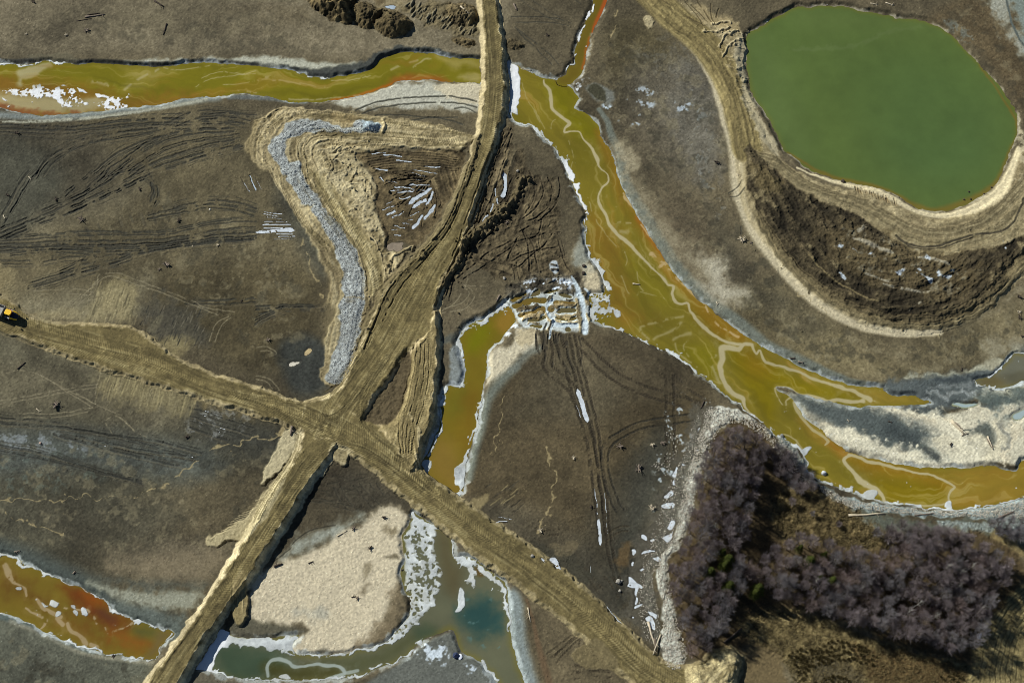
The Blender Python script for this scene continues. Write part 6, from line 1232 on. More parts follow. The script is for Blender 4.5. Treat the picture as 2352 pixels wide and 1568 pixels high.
for o in range(5):
    ruts1(D(985 - o * 9, 790, 985 - o * 11, 850, 978 - o * 13, 910, 955 - o * 10, 980, 945 - o * 6, 1040), 1.3, .3, (104, 92, 62), .7, .15, z=1.7)
stroke(D(945, 955, 960, 990, 965, 1040, 955, 1075), 3, (178, 160, 118), .6, .7, .3, z=1.7, warp=2)
for p, w_ in ((D(520, 900, 620, 918, 700, 922, 770, 885, 815, 830, 850, 770), 5), (D(600, 1240, 660, 1145, 715, 1070, 770, 1022, 830, 1025, 910, 1075, 1000, 1140), 5), (D(540, 908, 630, 940, 680, 975, 680, 1030, 640, 1100, 590, 1190), 5), (D(1010, 1145, 950, 1085, 905, 1035, 850, 990, 830, 940, 850, 880, 890, 820), 5), (D(1000, 1130, 960, 1060, 950, 990, 965, 920, 985, 850), 5), (D(690, 940, 760, 960, 830, 900, 880, 830), 5)):
    wear(p, w_, 1.0)
    for g in (-2.2, 2.2):
        ruts1(p + np.array([g, g * .6]), 1.2, .08, (84, 75, 50), .55, .2, z=1.2)
# crossing scuffs
for k in range(14):
    a0 = random.uniform(0, 6.28)
    c0 = D(750, 965)[0] + np.array([random.uniform(-10, 10), random.uniform(-10, 8)])
    stroke(np.array([c0 + (12 * math.cos(a0 + t), 8 * math.sin(a0 + t)) for t in (0, .4, .8, 1.2)]), 1.2, random.choice([(150, 134, 90), (94, 83, 54)]), .8, .4, z=HA, brk=.2)
# sand bank at the lower right end of the road
sl, m = heap(D(1570, 1540, 1620, 1520, 1650, 1495, 1680, 1487, 1700, 1500, 1704, 1530, 1690, 1570, 1670, 1640, 1600, 1640), 2.0, 3.0, (158, 142, 102), .12, k=1)
for k in range(16):
    q = D(1590 + k * 6, 1590 - k * 3)
    stroke(cat(q, q + np.array([[10, -12]])), 1.0, random.choice([(108, 96, 66), (186, 168, 126)]), .6, .5, random.uniform(-.12, .12), z=2)
# ------------------------------------------------------------------ frozen puddles
PUD = []
def puddle(p, w, rgb=(184, 194, 200), z=0.0, warp=1.2, low=.10, poly=False):
    if poly:
        sl, d = sdf(smooth(W(p, z), True), .8, 1.6)
        m = d < 0
        e = ss(.7, -.1, d)
    else:
        lw = smooth(W(p, z), False)
        q = np.linspace(0, 1, len(lw))
        wid = np.full(len(lw), w * PX * .5) * np.clip(np.minimum(q, 1 - q) * 7 + .35, 0, 1)
        sl, r, off, run = line_field(lw, wid, warp, 2.0)
        m = r < 1
        e = ss(1.8, .9, r)
    if m.sum() < 4:
        return
    lv = float(np.mean(Z[sl][m])) - low
    Z[sl] = Z[sl] * (1 - e) + np.minimum(Z[sl], lv - .05) * e
    lay(sl, e * .5, (64, 60, 52), col)
    PUD.append((sl, m, lv, rgb))

WH = (200, 208, 212)
for a, w in (((1405, 15, 1545, 45), 14), ((1510, 0, 1650, 25), 14), ((1390, 55, 1525, 72), 10), ((1200, 85, 1295, 103), 14), ((1135, 60, 1165, 85), 18), ((1275, 140, 1445, 160), 24), ((1410, 120, 1590, 135), 22), ((1235, 175, 1310, 170), 12), ((1300, 190, 1440, 185), 22), ((1440, 172, 1545, 172), 12), ((1310, 245, 1420, 238), 20),
             ((1400, 295, 1480, 240, 1605, 160), 22), ((1435, 330, 1500, 290, 1570, 260), 22), ((1565, 315, 1600, 250, 1620, 190), 14), ((1195, 298, 1255, 275), 12), ((1155, 360, 1265, 325), 18), ((1200, 400, 1280, 365), 34), ((1250, 420, 1360, 378), 26), ((1420, 402, 1500, 370), 14), ((1430, 530, 1490, 460, 1530, 410), 18), ((1540, 460, 1600, 390, 1640, 310), 18),
             ((1340, 470, 1410, 488), 14), ((1265, 500, 1360, 520), 18), ((1240, 538, 1290, 540), 14), ((1265, 583, 1320, 585), 18), ((1400, 440, 1445, 440), 12), ((2275, 10, 2285, 150, 2255, 230), 26), ((2200, 160, 2195, 230), 16), ((2215, 260, 2230, 310), 18), ((2175, 310, 2150, 370), 26), ((2120, 410, 2080, 465), 26)):
    puddle(T(1, 1, *a), w / 9.184 * 1.5)
for a, w in (((1060, 1405, 1180, 1400), 18), ((1170, 1425, 1340, 1430), 22), ((1290, 1470, 1420, 1480), 24), ((1540, 1515, 1680, 1540), 22), ((1095, 1545, 1200, 1560), 24), ((1440, 1560, 1540, 1568), 20)):
    puddle(T(0, 1, *a), w / 9.184 * 1.5)
for a, w in (((80, 378, 235, 395), 16), ((65, 395, 200, 415), 16), ((100, 425, 235, 440), 14), ((75, 468, 285, 466), 16), ((65, 495, 315, 490), 22), ((75, 525, 335, 525), 24), ((0, 565, 200, 550, 350, 545), 24), ((185, 580, 335, 580), 18), ((205, 605, 355, 600), 20), ((165, 628, 325, 628), 13)):
    puddle(T(1, 1, *a), w / 9.184 * 1.35, WH, warp=.5)
puddle(T(1, 0, 2210, 60, 2290, 190), 2.2, WH, warp=.5)
puddle(T(1, 0, 2295, 40, 2350, 185), 3.6, (176, 192, 202), warp=.5)
puddle(T(1, 1, 0, 60, 50, 170), 1.4, WH, warp=.5)
puddle(T(2, 2, 605, 440, 650, 600, 690, 740), 4.2, WH, warp=.7)
puddle(T(2, 2, 585, 580, 635, 690), 2.2, WH, warp=.7)
puddle(T(2, 2, 762, 1350, 785, 1568), 2.6, WH, warp=.5); puddle(T(2, 2, 843, 1380, 865, 1568), 2.0, WH, warp=.5)
puddle(T(3, 2, 785, 0, 800, 150, 806, 300), 2.8, WH, warp=.6); puddle(T(3, 2, 862, 0, 870, 200), 1.4, WH, warp=.6)
puddle(T(3, 1, 2155, 92, 2300, 92), 2.2, WH); puddle(T(3, 1, 2230, 35, 2340, 62), 2.0, WH)
puddle(T(3, 2, 720, 500, 722, 550), 1.4, WH); puddle(T(3, 2, 870, 870, 1020, 1035), 1.8)
for a in ((260, 430, 300, 430, 298, 460), (350, 430, 390, 430, 440, 490, 460, 520, 420, 515, 380, 470), (1060, 650, 1085, 605, 1190, 680, 1180, 700, 1150, 700, 1135, 760, 1110, 740, 1110, 690, 1055, 680), (1380, 240, 1430, 225, 1470, 195, 1465, 240, 1420, 285, 1390, 260), (1440, 120, 1490, 80, 1490, 110, 1450, 170, 1420, 150), (1100, 480, 1110, 460, 1122, 470, 1115, 505),
          (1180, 515, 1200, 505, 1212, 520, 1195, 535), (1125, 780, 1140, 770, 1150, 790, 1130, 840, 1118, 840), (1110, 870, 1150, 845, 1200, 840, 1160, 870, 1120, 890), (1255, 915, 1330, 940, 1320, 970, 1260, 945), (1220, 990, 1260, 960, 1300, 990, 1320, 1080, 1270, 1060), (1100, 970, 1130, 970, 1115, 985), (1190, 200, 1215, 215, 1235, 260, 1200, 250), (1265, 250, 1310, 245, 1290, 265), (1110, 340, 1130, 340, 1120, 380, 1105, 400), (1190, 370, 1240, 340, 1310, 350, 1240, 365), (1290, 430, 1340, 400, 1350, 440)):
    puddle(T(3, 2, *a), 0, WH, poly=True)
for a in ((1480, 1210, 1520, 1150, 1530, 1190, 1500, 1240), (1460, 1300, 1490, 1260, 1490, 1300), (1390, 1440, 1420, 1400, 1470, 1380, 1470, 1420, 1420, 1450), (1390, 1500, 1480, 1480, 1480, 1510, 1400, 1520), (1680, 990, 1710, 985, 1690, 1000), (1700, 820, 1725, 790, 1715, 830), (1570, 1120, 1600, 1130, 1580, 1140)):
    puddle(T(2, 2, *a), 0, WH, poly=True)
for a in ((1875, 630, 1905, 642), (1855, 668, 1890, 675), (1830, 735, 1850, 738), (1800, 772, 1830, 778), (1755, 812, 1790, 818), (2005, 788, 2058, 802), (2005, 826, 2030, 832), (955, 948, 990, 955), (1570, 975, 1600, 982), (1725, 1045, 1760, 1050)):
    puddle(T(2, 0, *a), 1.3, WH, low=.04)
puddle(T(2, 1, 445, 80, 480, 60, 510, 65, 490, 95, 460, 120, 445, 115), 0, (178, 160, 116), poly=True)
puddle(T(2, 1, 290, 190, 340, 172, 405, 175, 350, 200, 320, 215, 300, 210), 0, (206, 200, 180), poly=True)
puddle(T(1, 1, 1205, 690, 1300, 670, 1340, 665, 1330, 720, 1215, 745), 0, (134, 122, 104), poly=True)
puddle(T(0, 1, 1180, 68, 1240, 62, 1285, 75, 1260, 95, 1210, 90), 0, (168, 184, 196), poly=True)
# reed edges of the embankments with clods
spk = roll(nU, 11)
col *= (1 + .32 * (spk > .988) - .34 * (spk < -.986))[..., None]
clod = ss(1.15, 2.0, fbm(XX, YY, .75, 71, 2) + .35 * roll(nD, 9))
Z += clod * .07
col *= (1 + .03 * roll(nU, 3) + .05 * fbm(XX, YY, .42, 72, 1) - .05 * ss(1.0, 1.9, fbm(XX, YY, .8, 73, 2)))[..., None]
col *= np.array([1.03, 1.045, 1.03], np.float32)
pale = ss(95, 170, col[..., 1])
col[..., 2] *= 1 + .045 * pale
col[..., 0] *= 1 - .015 * pale
np.clip(col, 8, 250, out=col)
np.clip(wcol, 8, 250, out=wcol)
print('painted', round(time.time() - T0, 1))

def height(x, y):
    j = int(np.clip(np.searchsorted(xs, x), 1, NX - 1))
    i = int(np.clip(np.searchsorted(ys, y), 1, NY - 1))
    return float(Z[i, j])

def s2l(c):
    c = np.asarray(c, np.float32) / 255.0
    return np.where(c <= .04045, c / 12.92, ((c + .055) / 1.055) ** 2.4)

# ------------------------------------------------------------------ materials
def mat_attr(name, rough=.95, spec=.2, bump=0.0, scale=3.0, var=.12, gloss=None):
    m = bpy.data.materials.new(name)
    m.use_nodes = True
    nt = m.node_tree
    b = nt.nodes['Principled BSDF']
    at = nt.nodes.new('ShaderNodeAttribute')
    at.attribute_name = 'soil'
    tc = nt.nodes.new('ShaderNodeTexCoord')
    no = nt.nodes.new('ShaderNodeTexNoise')
    no.inputs['Scale'].default_value = scale
    no.inputs['Detail'].default_value = 4
    nt.links.new(tc.outputs['Object'], no.inputs['Vector'])
    mr = nt.nodes.new('ShaderNodeMapRange')
    mr.inputs['To Min'].default_value = 1 - var
    mr.inputs['To Max'].default_value = 1 + var
    nt.links.new(no.outputs['Fac'], mr.inputs['Value'])
    mx = nt.nodes.new('ShaderNodeVectorMath')
    mx.operation = 'SCALE'
    nt.links.new(at.outputs['Color'], mx.inputs[0])
    nt.links.new(mr.outputs['Result'], mx.inputs['Scale'])
    nt.links.new(mx.outputs['Vector'], b.inputs['Base Color'])
    b.inputs['Roughness'].default_value = rough
    b.inputs['Specular IOR Level'].default_value = spec
    if bump:
        bp = nt.nodes.new('ShaderNodeBump')
        bp.inputs['Strength'].default_value = bump
        bp.inputs['Distance'].default_value = .1
        nt.links.new(no.outputs['Fac'], bp.inputs['Height'])
        nt.links.new(bp.outputs['Normal'], b.inputs['Normal'])
    return m

def mat(name, rgb, rough=.85, spec=.25, var=.25, scale=2.0, metal=0.0, obj_var=0.0, bump=0.0):
    m = bpy.data.materials.new(name)
    m.use_nodes = True
    nt = m.node_tree
    b = nt.nodes['Principled BSDF']
    c = s2l(rgb)
    tc = nt.nodes.new('ShaderNodeTexCoord')
    no = nt.nodes.new('ShaderNodeTexNoise')
    no.inputs['Scale'].default_value = scale
    no.inputs['Detail'].default_value = 5
    nt.links.new(tc.outputs['Object'], no.inputs['Vector'])
    rp = nt.nodes.new('ShaderNodeValToRGB')
    rp.color_ramp.elements[0].position, rp.color_ramp.elements[1].position = .3, .7
    rp.color_ramp.elements[0].color = (*[float(v) * (1 - var) for v in c], 1)
    rp.color_ramp.elements[1].color = (*[min(1., float(v) * (1 + var)) for v in c], 1)
    nt.links.new(no.outputs['Fac'], rp.inputs['Fac'])
    last = rp.outputs['Color']
    if obj_var:
        oi = nt.nodes.new('ShaderNodeObjectInfo')
        mr = nt.nodes.new('ShaderNodeMapRange')
        mr.inputs['To Min'].default_value = 1 - obj_var
        mr.inputs['To Max'].default_value = 1 + obj_var
        nt.links.new(oi.outputs['Random'], mr.inputs['Value'])
        vm = nt.nodes.new('ShaderNodeVectorMath')
        vm.operation = 'SCALE'
        nt.links.new(last, vm.inputs[0])
        nt.links.new(mr.outputs['Result'], vm.inputs['Scale'])
        last = vm.outputs['Vector']
    nt.links.new(last, b.inputs['Base Color'])
    b.inputs['Roughness'].default_value = rough
    b.inputs['Specular IOR Level'].default_value = spec
    b.inputs['Metallic'].default_value = metal
    if bump:
        bp = nt.nodes.new('ShaderNodeBump')
        bp.inputs['Strength'].default_value = bump
        nt.links.new(no.outputs['Fac'], bp.inputs['Height'])
        nt.links.new(bp.outputs['Normal'], b.inputs['Normal'])
    return m

M_soil = mat_attr('damp_soil', .95, .15, .35, 4.0, .16)
M_road = mat_attr('packed_dirt', .95, .15, .35, 5.0, .12)
M_gravel = mat_attr('crushed_rock', .9, .2, .6, 6.0, .25)
M_water = mat_attr('silty_water', .12, .35, .03, .5, .04)
M_ice = mat_attr('ice', .55, .3, .25, 2.5, .07)

# ------------------------------------------------------------------ terrain and water meshes
def grid_mesh(name, F, Zv, C, m, kind='structure'):
    ii, jj = np.nonzero(F)
    if len(ii) == 0:
        return None
    vid = np.stack([ii * NX + jj, ii * NX + jj + 1, (ii + 1) * NX + jj + 1, (ii + 1) * NX + jj], 1)
    used, inv = np.unique(vid.ravel(), return_inverse=True)
    me = bpy.data.meshes.new(name)
    me.vertices.add(len(used))
    co = np.empty((len(used), 3), np.float32)
    co[:, 0], co[:, 1], co[:, 2] = xs[used % NX], ys[used // NX], Zv.ravel()[used]
    me.vertices.foreach_set('co', co.ravel())
    nf = len(ii)
    me.loops.add(nf * 4)
    me.loops.foreach_set('vertex_index', inv.astype(np.int32).ravel())
    me.polygons.add(nf)
    me.polygons.foreach_set('loop_start', np.arange(0, nf * 4, 4, dtype=np.int32))
    me.polygons.foreach_set('use_smooth', np.ones(nf, bool))
    at = me.attributes.new('soil', 'FLOAT_COLOR', 'POINT')
    c4 = np.ones((len(used), 4), np.float32)
    c4[:, :3] = s2l(C.reshape(-1, 3)[used])
    at.data.foreach_set('color', c4.ravel())
    me.materials.append(m)
    me.update(calc_edges=True)
    o = bpy.data.objects.new(name, me)
    coll.objects.link(o)
    o['kind'] = kind
    return o

fc = cls[:-1, :-1]
for k, nm, m_ in ((0, 'ground', M_soil), (1, 'road', M_road), (2, 'levee', M_road), (3, 'earth_mound', M_soil), (4, 'spoil_bank', M_soil), (5, 'gravel_bank', M_gravel)):
    grid_mesh(nm, fc == k, Z, col, m_)

def face(m):
    return m[:-1, :-1] & m[1:, :-1] & m[:-1, 1:] & m[1:, 1:]

icecol = np.empty((NY, NX, 3), np.float32)
icecol[:] = (188, 194, 192)
icecol *= (1 + .05 * nB + .05 * nC + .03 * nU)[..., None]
dirty = ss(.2, 1.4, roll(nC, 3) * .8 + roll(nD, 5) * .5)
icecol += (np.array([176, 178, 168], np.float32) - icecol) * (dirty * .5)[..., None]
snow = np.zeros((NY, NX), np.float32)
for p in (T(0, 2, 0, 580, 70, 620, 75, 950, 0, 1000), T(1, 2, 480, -40, 560, -40, 710, 420, 660, 450), T(3, 0, 1760, 1460, 1980, 1080, 2130, 1100, 1980, 1440), T(0, 0, -100, 800, 1200, 860, 1200, 1010, -100, 950), T(0, 2, 740, -40, 780, 0, 600, 480, 560, 480)):
    sl, d = sdf(smooth(W(p, LVL), True), 1.5)
    snow[sl] = np.maximum(snow[sl], ss(1, -1, d))
icecol += (np.array([232, 235, 236], np.float32) - icecol) * (snow * .85)[..., None]
np.clip(icecol, 20, 246, out=icecol)
tk = ss(.08, .95, ice)[..., None]
icecol = wcol + (icecol - wcol) * tk
wcol = wcol + (icecol - wcol) * tk
for nm, wm, lv in (('river', w_river, LVL), ('river', w_main, LVL), ('creek', w_trib, LVL), ('side_channel', w_side, LVL - .2), ('river', w_brown, LVL), ('stream', w_stream, LVL), ('pond', w_pond, LVL), ('pond', w_east, LVL + .2), ('settling_pool', w_pool, -.31), ('pond', w_es[0], LVL + .3), ('pond', w_es[1], LVL + .3)):
    f = face(wm)
    fi = f & face(ice > .3)
    zw = np.full((NY, NX), lv, np.float32)
    grid_mesh(nm, f, zw, wcol, M_water)
    if fi.any():
        zi = (lv + .03 + .06 * ss(.3, .9, ice) + .025 * nB * ss(.3, .9, ice)).astype(np.float32)
        grid_mesh('ice', fi, zi, icecol, M_ice)
print('terrain', round(time.time() - T0, 1))

puddle_mats = {}
def pud_mat(rgb):
    if rgb not in puddle_mats:
        puddle_mats[rgb] = mat('puddle_ice', rgb, .45, .35, .22, .9, bump=.15)
    return puddle_mats[rgb]

for sl, m, lv, rgb in PUD:
    i0, j0 = sl[0].start, sl[1].start
    ii, jj = np.nonzero(m[:-1, :-1])
    ii, jj = ii + i0, jj + j0
    vid = np.stack([ii * NX + jj, ii * NX + jj + 1, (ii + 1) * NX + jj + 1, (ii + 1) * NX + jj], 1)
    used, inv = np.unique(vid.ravel(), return_inverse=True)
    me = bpy.data.meshes.new('frozen_puddle')
    me.from_pydata([(float(xs[u % NX]), float(ys[u // NX]), lv) for u in used], [], inv.reshape(-1, 4).tolist())
    me.materials.append(pud_mat(rgb))
    o = bpy.data.objects.new('frozen_puddle', me)
    coll.objects.link(o)
    o['kind'] = 'structure'

# ------------------------------------------------------------------ helpers for things
def tag(o, label, cat_, group=None, kind=None):
    o['label'] = label
    o['category'] = cat_
    if group:
        o['group'] = group
    if kind:
        o['kind'] = kind
    return o

def empty(name, loc, rz=0.0):
    o = bpy.data.objects.new(name, None)
    o.empty_display_size = .5
    coll.objects.link(o)
    o.location = loc
    o.rotation_euler = (0, 0, rz)
    return o

class MB:
    def __init__(s):
        s.v, s.f = [], []
    def tube(s, pts, rad, n=6, cap=True):
        pts = [Vector(p) for p in pts]
        base = len(s.v)
        for i, p in enumerate(pts):
            t = (pts[min(i + 1, len(pts) - 1)] - pts[max(i - 1, 0)])
            t = t.normalized() if t.length > 1e-6 else Vector((0, 0, 1))
            a = t.cross(Vector((0, 0, 1)))
            if a.length < .05:
                a = t.cross(Vector((1, 0, 0)))
            a.normalize()
            b = t.cross(a)
            r = rad[i] if hasattr(rad, '__len__') else rad
            for k in range(n):
                an = 2 * math.pi * k / n
                s.v.append(p + (a * math.cos(an) + b * math.sin(an)) * r)
        for i in range(len(pts) - 1):
            for k in range(n):
                q = base + i * n
                s.f.append((q + k, q + (k + 1) % n, q + n + (k + 1) % n, q + n + k))
        if cap:
            s.f.append(tuple(base + k for k in reversed(range(n))))
            s.f.append(tuple(base + (len(pts) - 1) * n + k for k in range(n)))
        return s
    def sliver(s, a, b, w):
        a, b = Vector(a), Vector(b)
        t = (b - a).normalized()
        n = t.cross(Vector((random.uniform(-1, 1), random.uniform(-1, 1), random.uniform(-1, 1))))
        n = n.normalized() * w * .5 if n.length > 1e-4 else Vector((w * .5, 0, 0))
        q = len(s.v)
        s.v += [a - n, a + n, b]
        s.f.append((q, q + 1, q + 2))
        return s
    def poly(s, outline, z0, z1, scale_top=1.0):
        """prism over an outline in x, y"""
        q, n = len(s.v), len(outline)
        cx = sum(p[0] for p in outline) / n
        cy = sum(p[1] for p in outline) / n
        s.v += [Vector((p[0], p[1], z0)) for p in outline]
        s.v += [Vector((cx + (p[0] - cx) * scale_top, cy + (p[1] - cy) * scale_top, z1)) for p in outline]
        s.f.append(tuple(q + k for k in reversed(range(n))))
        s.f.append(tuple(q + n + k for k in range(n)))
        for k in range(n):
            s.f.append((q + k, q + (k + 1) % n, q + n + (k + 1) % n, q + n + k))
        return s
    def box(s, x0, x1, y0, y1, z0, z1):
        return s.poly([(x0, y0), (x1, y0), (x1, y1), (x0, y1)], z0, z1)
    def hull(s, secs):
        """loft through closed sections of equal size"""
        q, n = len(s.v), len(secs[0])
        for c in secs:
            s.v += [Vector(p) for p in c]
        for i in range(len(secs) - 1):
            for k in range(n):
                b = q + i * n
                s.f.append((b + k, b + (k + 1) % n, b + n + (k + 1) % n, b + n + k))
        s.f.append(tuple(q + k for k in reversed(range(n))))
        s.f.append(tuple(q + (len(secs) - 1) * n + k for k in range(n)))
        return s
    def build(s, name, m, parent=None, smooth_=False, bevel=0.0):
        me = bpy.data.meshes.new(name)
        me.from_pydata([tuple(v) for v in s.v], [], s.f)
        me.materials.append(m)
        if smooth_:
            me.polygons.foreach_set('use_smooth', [True] * len(me.polygons))
        me.update()
        o = bpy.data.objects.new(name, me)
        coll.objects.link(o)
        if parent is not None:
            o.parent = parent
        if bevel:
            bv = o.modifiers.new('bevel', 'BEVEL')
            bv.width = bevel
            bv.segments = 2
        return o

def dup(root, loc, rz, sc, label, group):
    r = root.copy()
    coll.objects.link(r)
    r.location, r.rotation_euler, r.scale = loc, (0, 0, rz), sc
    r['label'] = label
    if group:
        r['group'] = group
    for ch in root.children:
        c = ch.copy()
        coll.objects.link(c)
        c.parent = r
        for g in ch.children:
            d = g.copy()
            coll.objects.link(d)
            d.parent = c
    return r

def ground_at(p, z=0.0):
    w = W(p, z)[0]
    return float(w[0]), float(w[1])

# ------------------------------------------------------------------ bare trees
M_twig = [mat('twig_mauve', (138, 128, 127), .9, .1, .35, 3.5, obj_var=.15), mat('twig_grey', (134, 130, 130), .9, .1, .35, 3.5, obj_var=.15), mat('twig_russet', (142, 127, 122), .9, .1, .35, 3.5, obj_var=.15)]
M_bark = mat('bark_grey', (98, 88, 80), .9, .1, .3, 2)
M_pale = mat('bark_pale', (158, 156, 146), .8, .2, .15, 2)

def bare_tree(seed, H, R, ntw, m_twig, m_bark, name='bare_tree', limbs=9, wide=.036):
    random.seed(seed)
    root = empty(name, (0, 0, -50))
    lean = Vector((random.uniform(-.06, .06), random.uniform(-.06, .06), 1))
    tr = MB()
    tr.tube([lean * (H * k / 4) + Vector((random.uniform(-.08, .08), random.uniform(-.08, .08), 0)) for k in range(5)], [.15, .12, .09, .06, .025], 6)
    tips = []
    for k in range(limbs):
        h = H * random.uniform(.28, .8)
        an = k * 2.4 + random.uniform(-.5, .5)
        L = R * random.uniform(.7, 1.1) * (1.1 - .35 * h / H)
        up = L * random.uniform(.7, 1.3)
        a = lean * h
        mid = a + Vector((math.cos(an) * L * .5, math.sin(an) * L * .5, up * .4))
        e = a + Vector((math.cos(an) * L, math.sin(an) * L, up))
        tr.tube([a, mid, e], [.06, .04, .015], 4, False)
        tips += [(mid, e), (a, mid)]
    tips.append((lean * H * .7, lean * H))
    tr.build('trunk', m_bark, root)
    cr = MB()
    base = lean * H * .32
    for k in range(ntw):
        if k % 3:
            d0 = Vector((random.gauss(0, 1), random.gauss(0, 1), random.gauss(.35, .8))).normalized()
            q = random.uniform(.35, 1.0) ** .6
            lump = 1 + .12 * math.sin(d0.x * 5 + seed) * math.cos(d0.y * 5 + seed * 2)
            p = lean * H * .62 + Vector((d0.x * R, d0.y * R, d0.z * H * .36)) * q * lump * .82
        else:
            a, b = random.choice(tips)
            p = a.lerp(b, random.random() ** .6) + Vector((random.gauss(0, .15), random.gauss(0, .15), random.gauss(0, .15)))
        d = ((p - base).normalized() * 1.1 + Vector((random.gauss(0, .3), random.gauss(0, .3), random.gauss(.15, .3)))).normalized()
        cr.sliver(p, p + d * random.uniform(.5, 1.5), random.choice((.5, .7, .9, 1.1, 1.6)) * wide)
    cr.build('crown', m_twig, root)
    tag(root, '', 'tree')
    return root

protos = [bare_tree(100 + k, 8.0 + (k % 3) * .9, 1.75 + .22 * (k % 4), 1700, M_twig[(0, 1, 0, 2, 0, 1)[k]], M_bark) for k in range(6)]
shrub = [bare_tree(200 + k, 3.0, 1.2, 700, M_twig[k % 2], M_bark, 'bare_shrub', 10, .04) for k in range(2)]
random.seed(5)

def inside(p, poly):
    c = False
    n = len(poly)
    for i in range(n):
        a, b = poly[i], poly[(i + 1) % n]
        if (a[1] > p[1]) != (b[1] > p[1]) and p[0] < (b[0] - a[0]) * (p[1] - a[1]) / (b[1] - a[1]) + a[0]:
            c = not c
    return c

def scatter(poly, gap, tries=6000):
    lo, hi = poly.min(0), poly.max(0)
    out = []
    for k in range(tries):
        p = (random.uniform(lo[0], hi[0]), random.uniform(lo[1], hi[1]))
        if inside(p, poly) and all((p[0] - q[0]) ** 2 + (p[1] - q[1]) ** 2 > gap * gap for q in out):
            out.append(p)
    return out

west = D(1650, 995, 1700, 980, 1755, 1005, 1755, 1060, 1742, 1140, 1725, 1210, 1695, 1262, 1720, 1300, 1700, 1370, 1675, 1425, 1640, 1480, 1590, 1490, 1565, 1440, 1552, 1370, 1545, 1290, 1575, 1250, 1592, 1180, 1602, 1090, 1628, 1025)
eastw = D(1735, 1300, 1780, 1252, 1830, 1228, 1900, 1248, 1980, 1266, 2060, 1256, 2095, 1230, 2160, 1218, 2260, 1245, 2320, 1285, 2330, 1330, 2285, 1370, 2280, 1420, 2240, 1470, 2180, 1488, 2100, 1470, 2000, 1436, 1900, 1398, 1850, 1376, 1790, 1368, 1735, 1335)
GREEN = [(T(3, 2, 1940, 355), 1.0), (T(3, 2, 1985, 430), 1.6), (T(3, 2, 1955, 480), 1.2), (T(3, 2, 1825, 540), 1.4), (T(3, 2, 2000, 670), 1.5), (T(3, 2, 2270, 690), 1.4), (T(3, 2, 2240, 730), 1.1), (T(3, 3, 305, 312), .8), (T(3, 3, 390, 440), 1.5), (T(3, 3, 530, 375), .8), (T(3, 3, 595, 620), 1.3), (T(3, 3, 480, 600), 1.0)]
gl = [g[0][0] for g in GREEN]
first = [True] * 6

def plant_tree(p, zc, label, group, sc=None, ks=None):
    x, y = ground_at(p, zc)
    k = random.choice(ks or (0, 0, 1, 2, 2, 3, 4, 4, 5))
    s = sc or random.uniform(.82, 1.15)
    loc = (x, y, height(x, y) - .05)
    rz = random.uniform(0, 6.28)
    if first[k]:
        first[k] = False
        r = protos[k]
        r.location, r.rotation_euler, r.scale = loc, (0, 0, rz), (s, s, s)
        r['label'], r['group'] = label, group
    else:
        dup(protos[k], loc, rz, (s, s, s * random.uniform(.9, 1.1)), label, group)

nt = 0
for poly, gap, lab, grp in ((west, 8.5, 'bare mauve grey tree in the west arm of the wood beside the cobble margin', 'bare trees in the west arm of the wood'),
                            (eastw, 8.6, 'bare mauve grey tree in the broad east arm of the wood', 'bare trees in the east arm of the wood')):
    for p in scatter(poly, gap):
        if any((p[0] - g[0]) ** 2 + (p[1] - g[1]) ** 2 < 30 for g in gl):
            continue
        plant_tree(p, 6.5, lab, grp)
        nt += 1
print('trees', nt)
fs = [True, True]
def plant_shrub(p, s, label, group=None):
    k = random.randrange(2)
    x, y = ground_at(p, 1.5)
    loc = (x, y, height(x, y) - .05)
    rz = random.uniform(0, 6.28)
    if fs[k]:
        fs[k] = False
        r = shrub[k]
        r.location, r.rotation_euler, r.scale = loc, (0, 0, rz), (s, s, s)
        tag(r, label, 'shrub', group)
    else:
        r = dup(shrub[k], loc, rz, (s, s, s), label, group)
for p in scatter(D(1765, 1030, 1790, 1030, 1850, 1085, 1880, 1120, 1840, 1130, 1790, 1090), 8):
    plant_shrub(p, random.uniform(1.0, 1.5), 'low bare shrub in the shade between the wood and the river cobbles', 'shrubs on the shaded river side')
for p in scatter(D(2010, 1225, 2060, 1205, 2150, 1212, 2180, 1222, 2100, 1232, 2040, 1245), 7.5):
    plant_shrub(p, random.uniform(1.0, 1.6), 'low bare shrub on the north edge of the east wood', 'shrubs on the north edge of the wood')
for p in scatter(D(2275, 1200, 2330, 1195, 2356, 1200, 2356, 1240, 2320, 1235, 2290, 1222), 7.5):
    plant_shrub(p, random.uniform(1.0, 1.5), 'low grey shrub in the clump by the right edge above the wood', 'shrubs in the right edge clump')
for p in scatter(D(1810, 1150, 1870, 1150, 1960, 1200, 1940, 1230, 1860, 1210), 22):
    plant_shrub(p, random.uniform(.6, .9), 'small bare shrub standing in the straw grass between the two arms', 'shrubs in the straw grass')

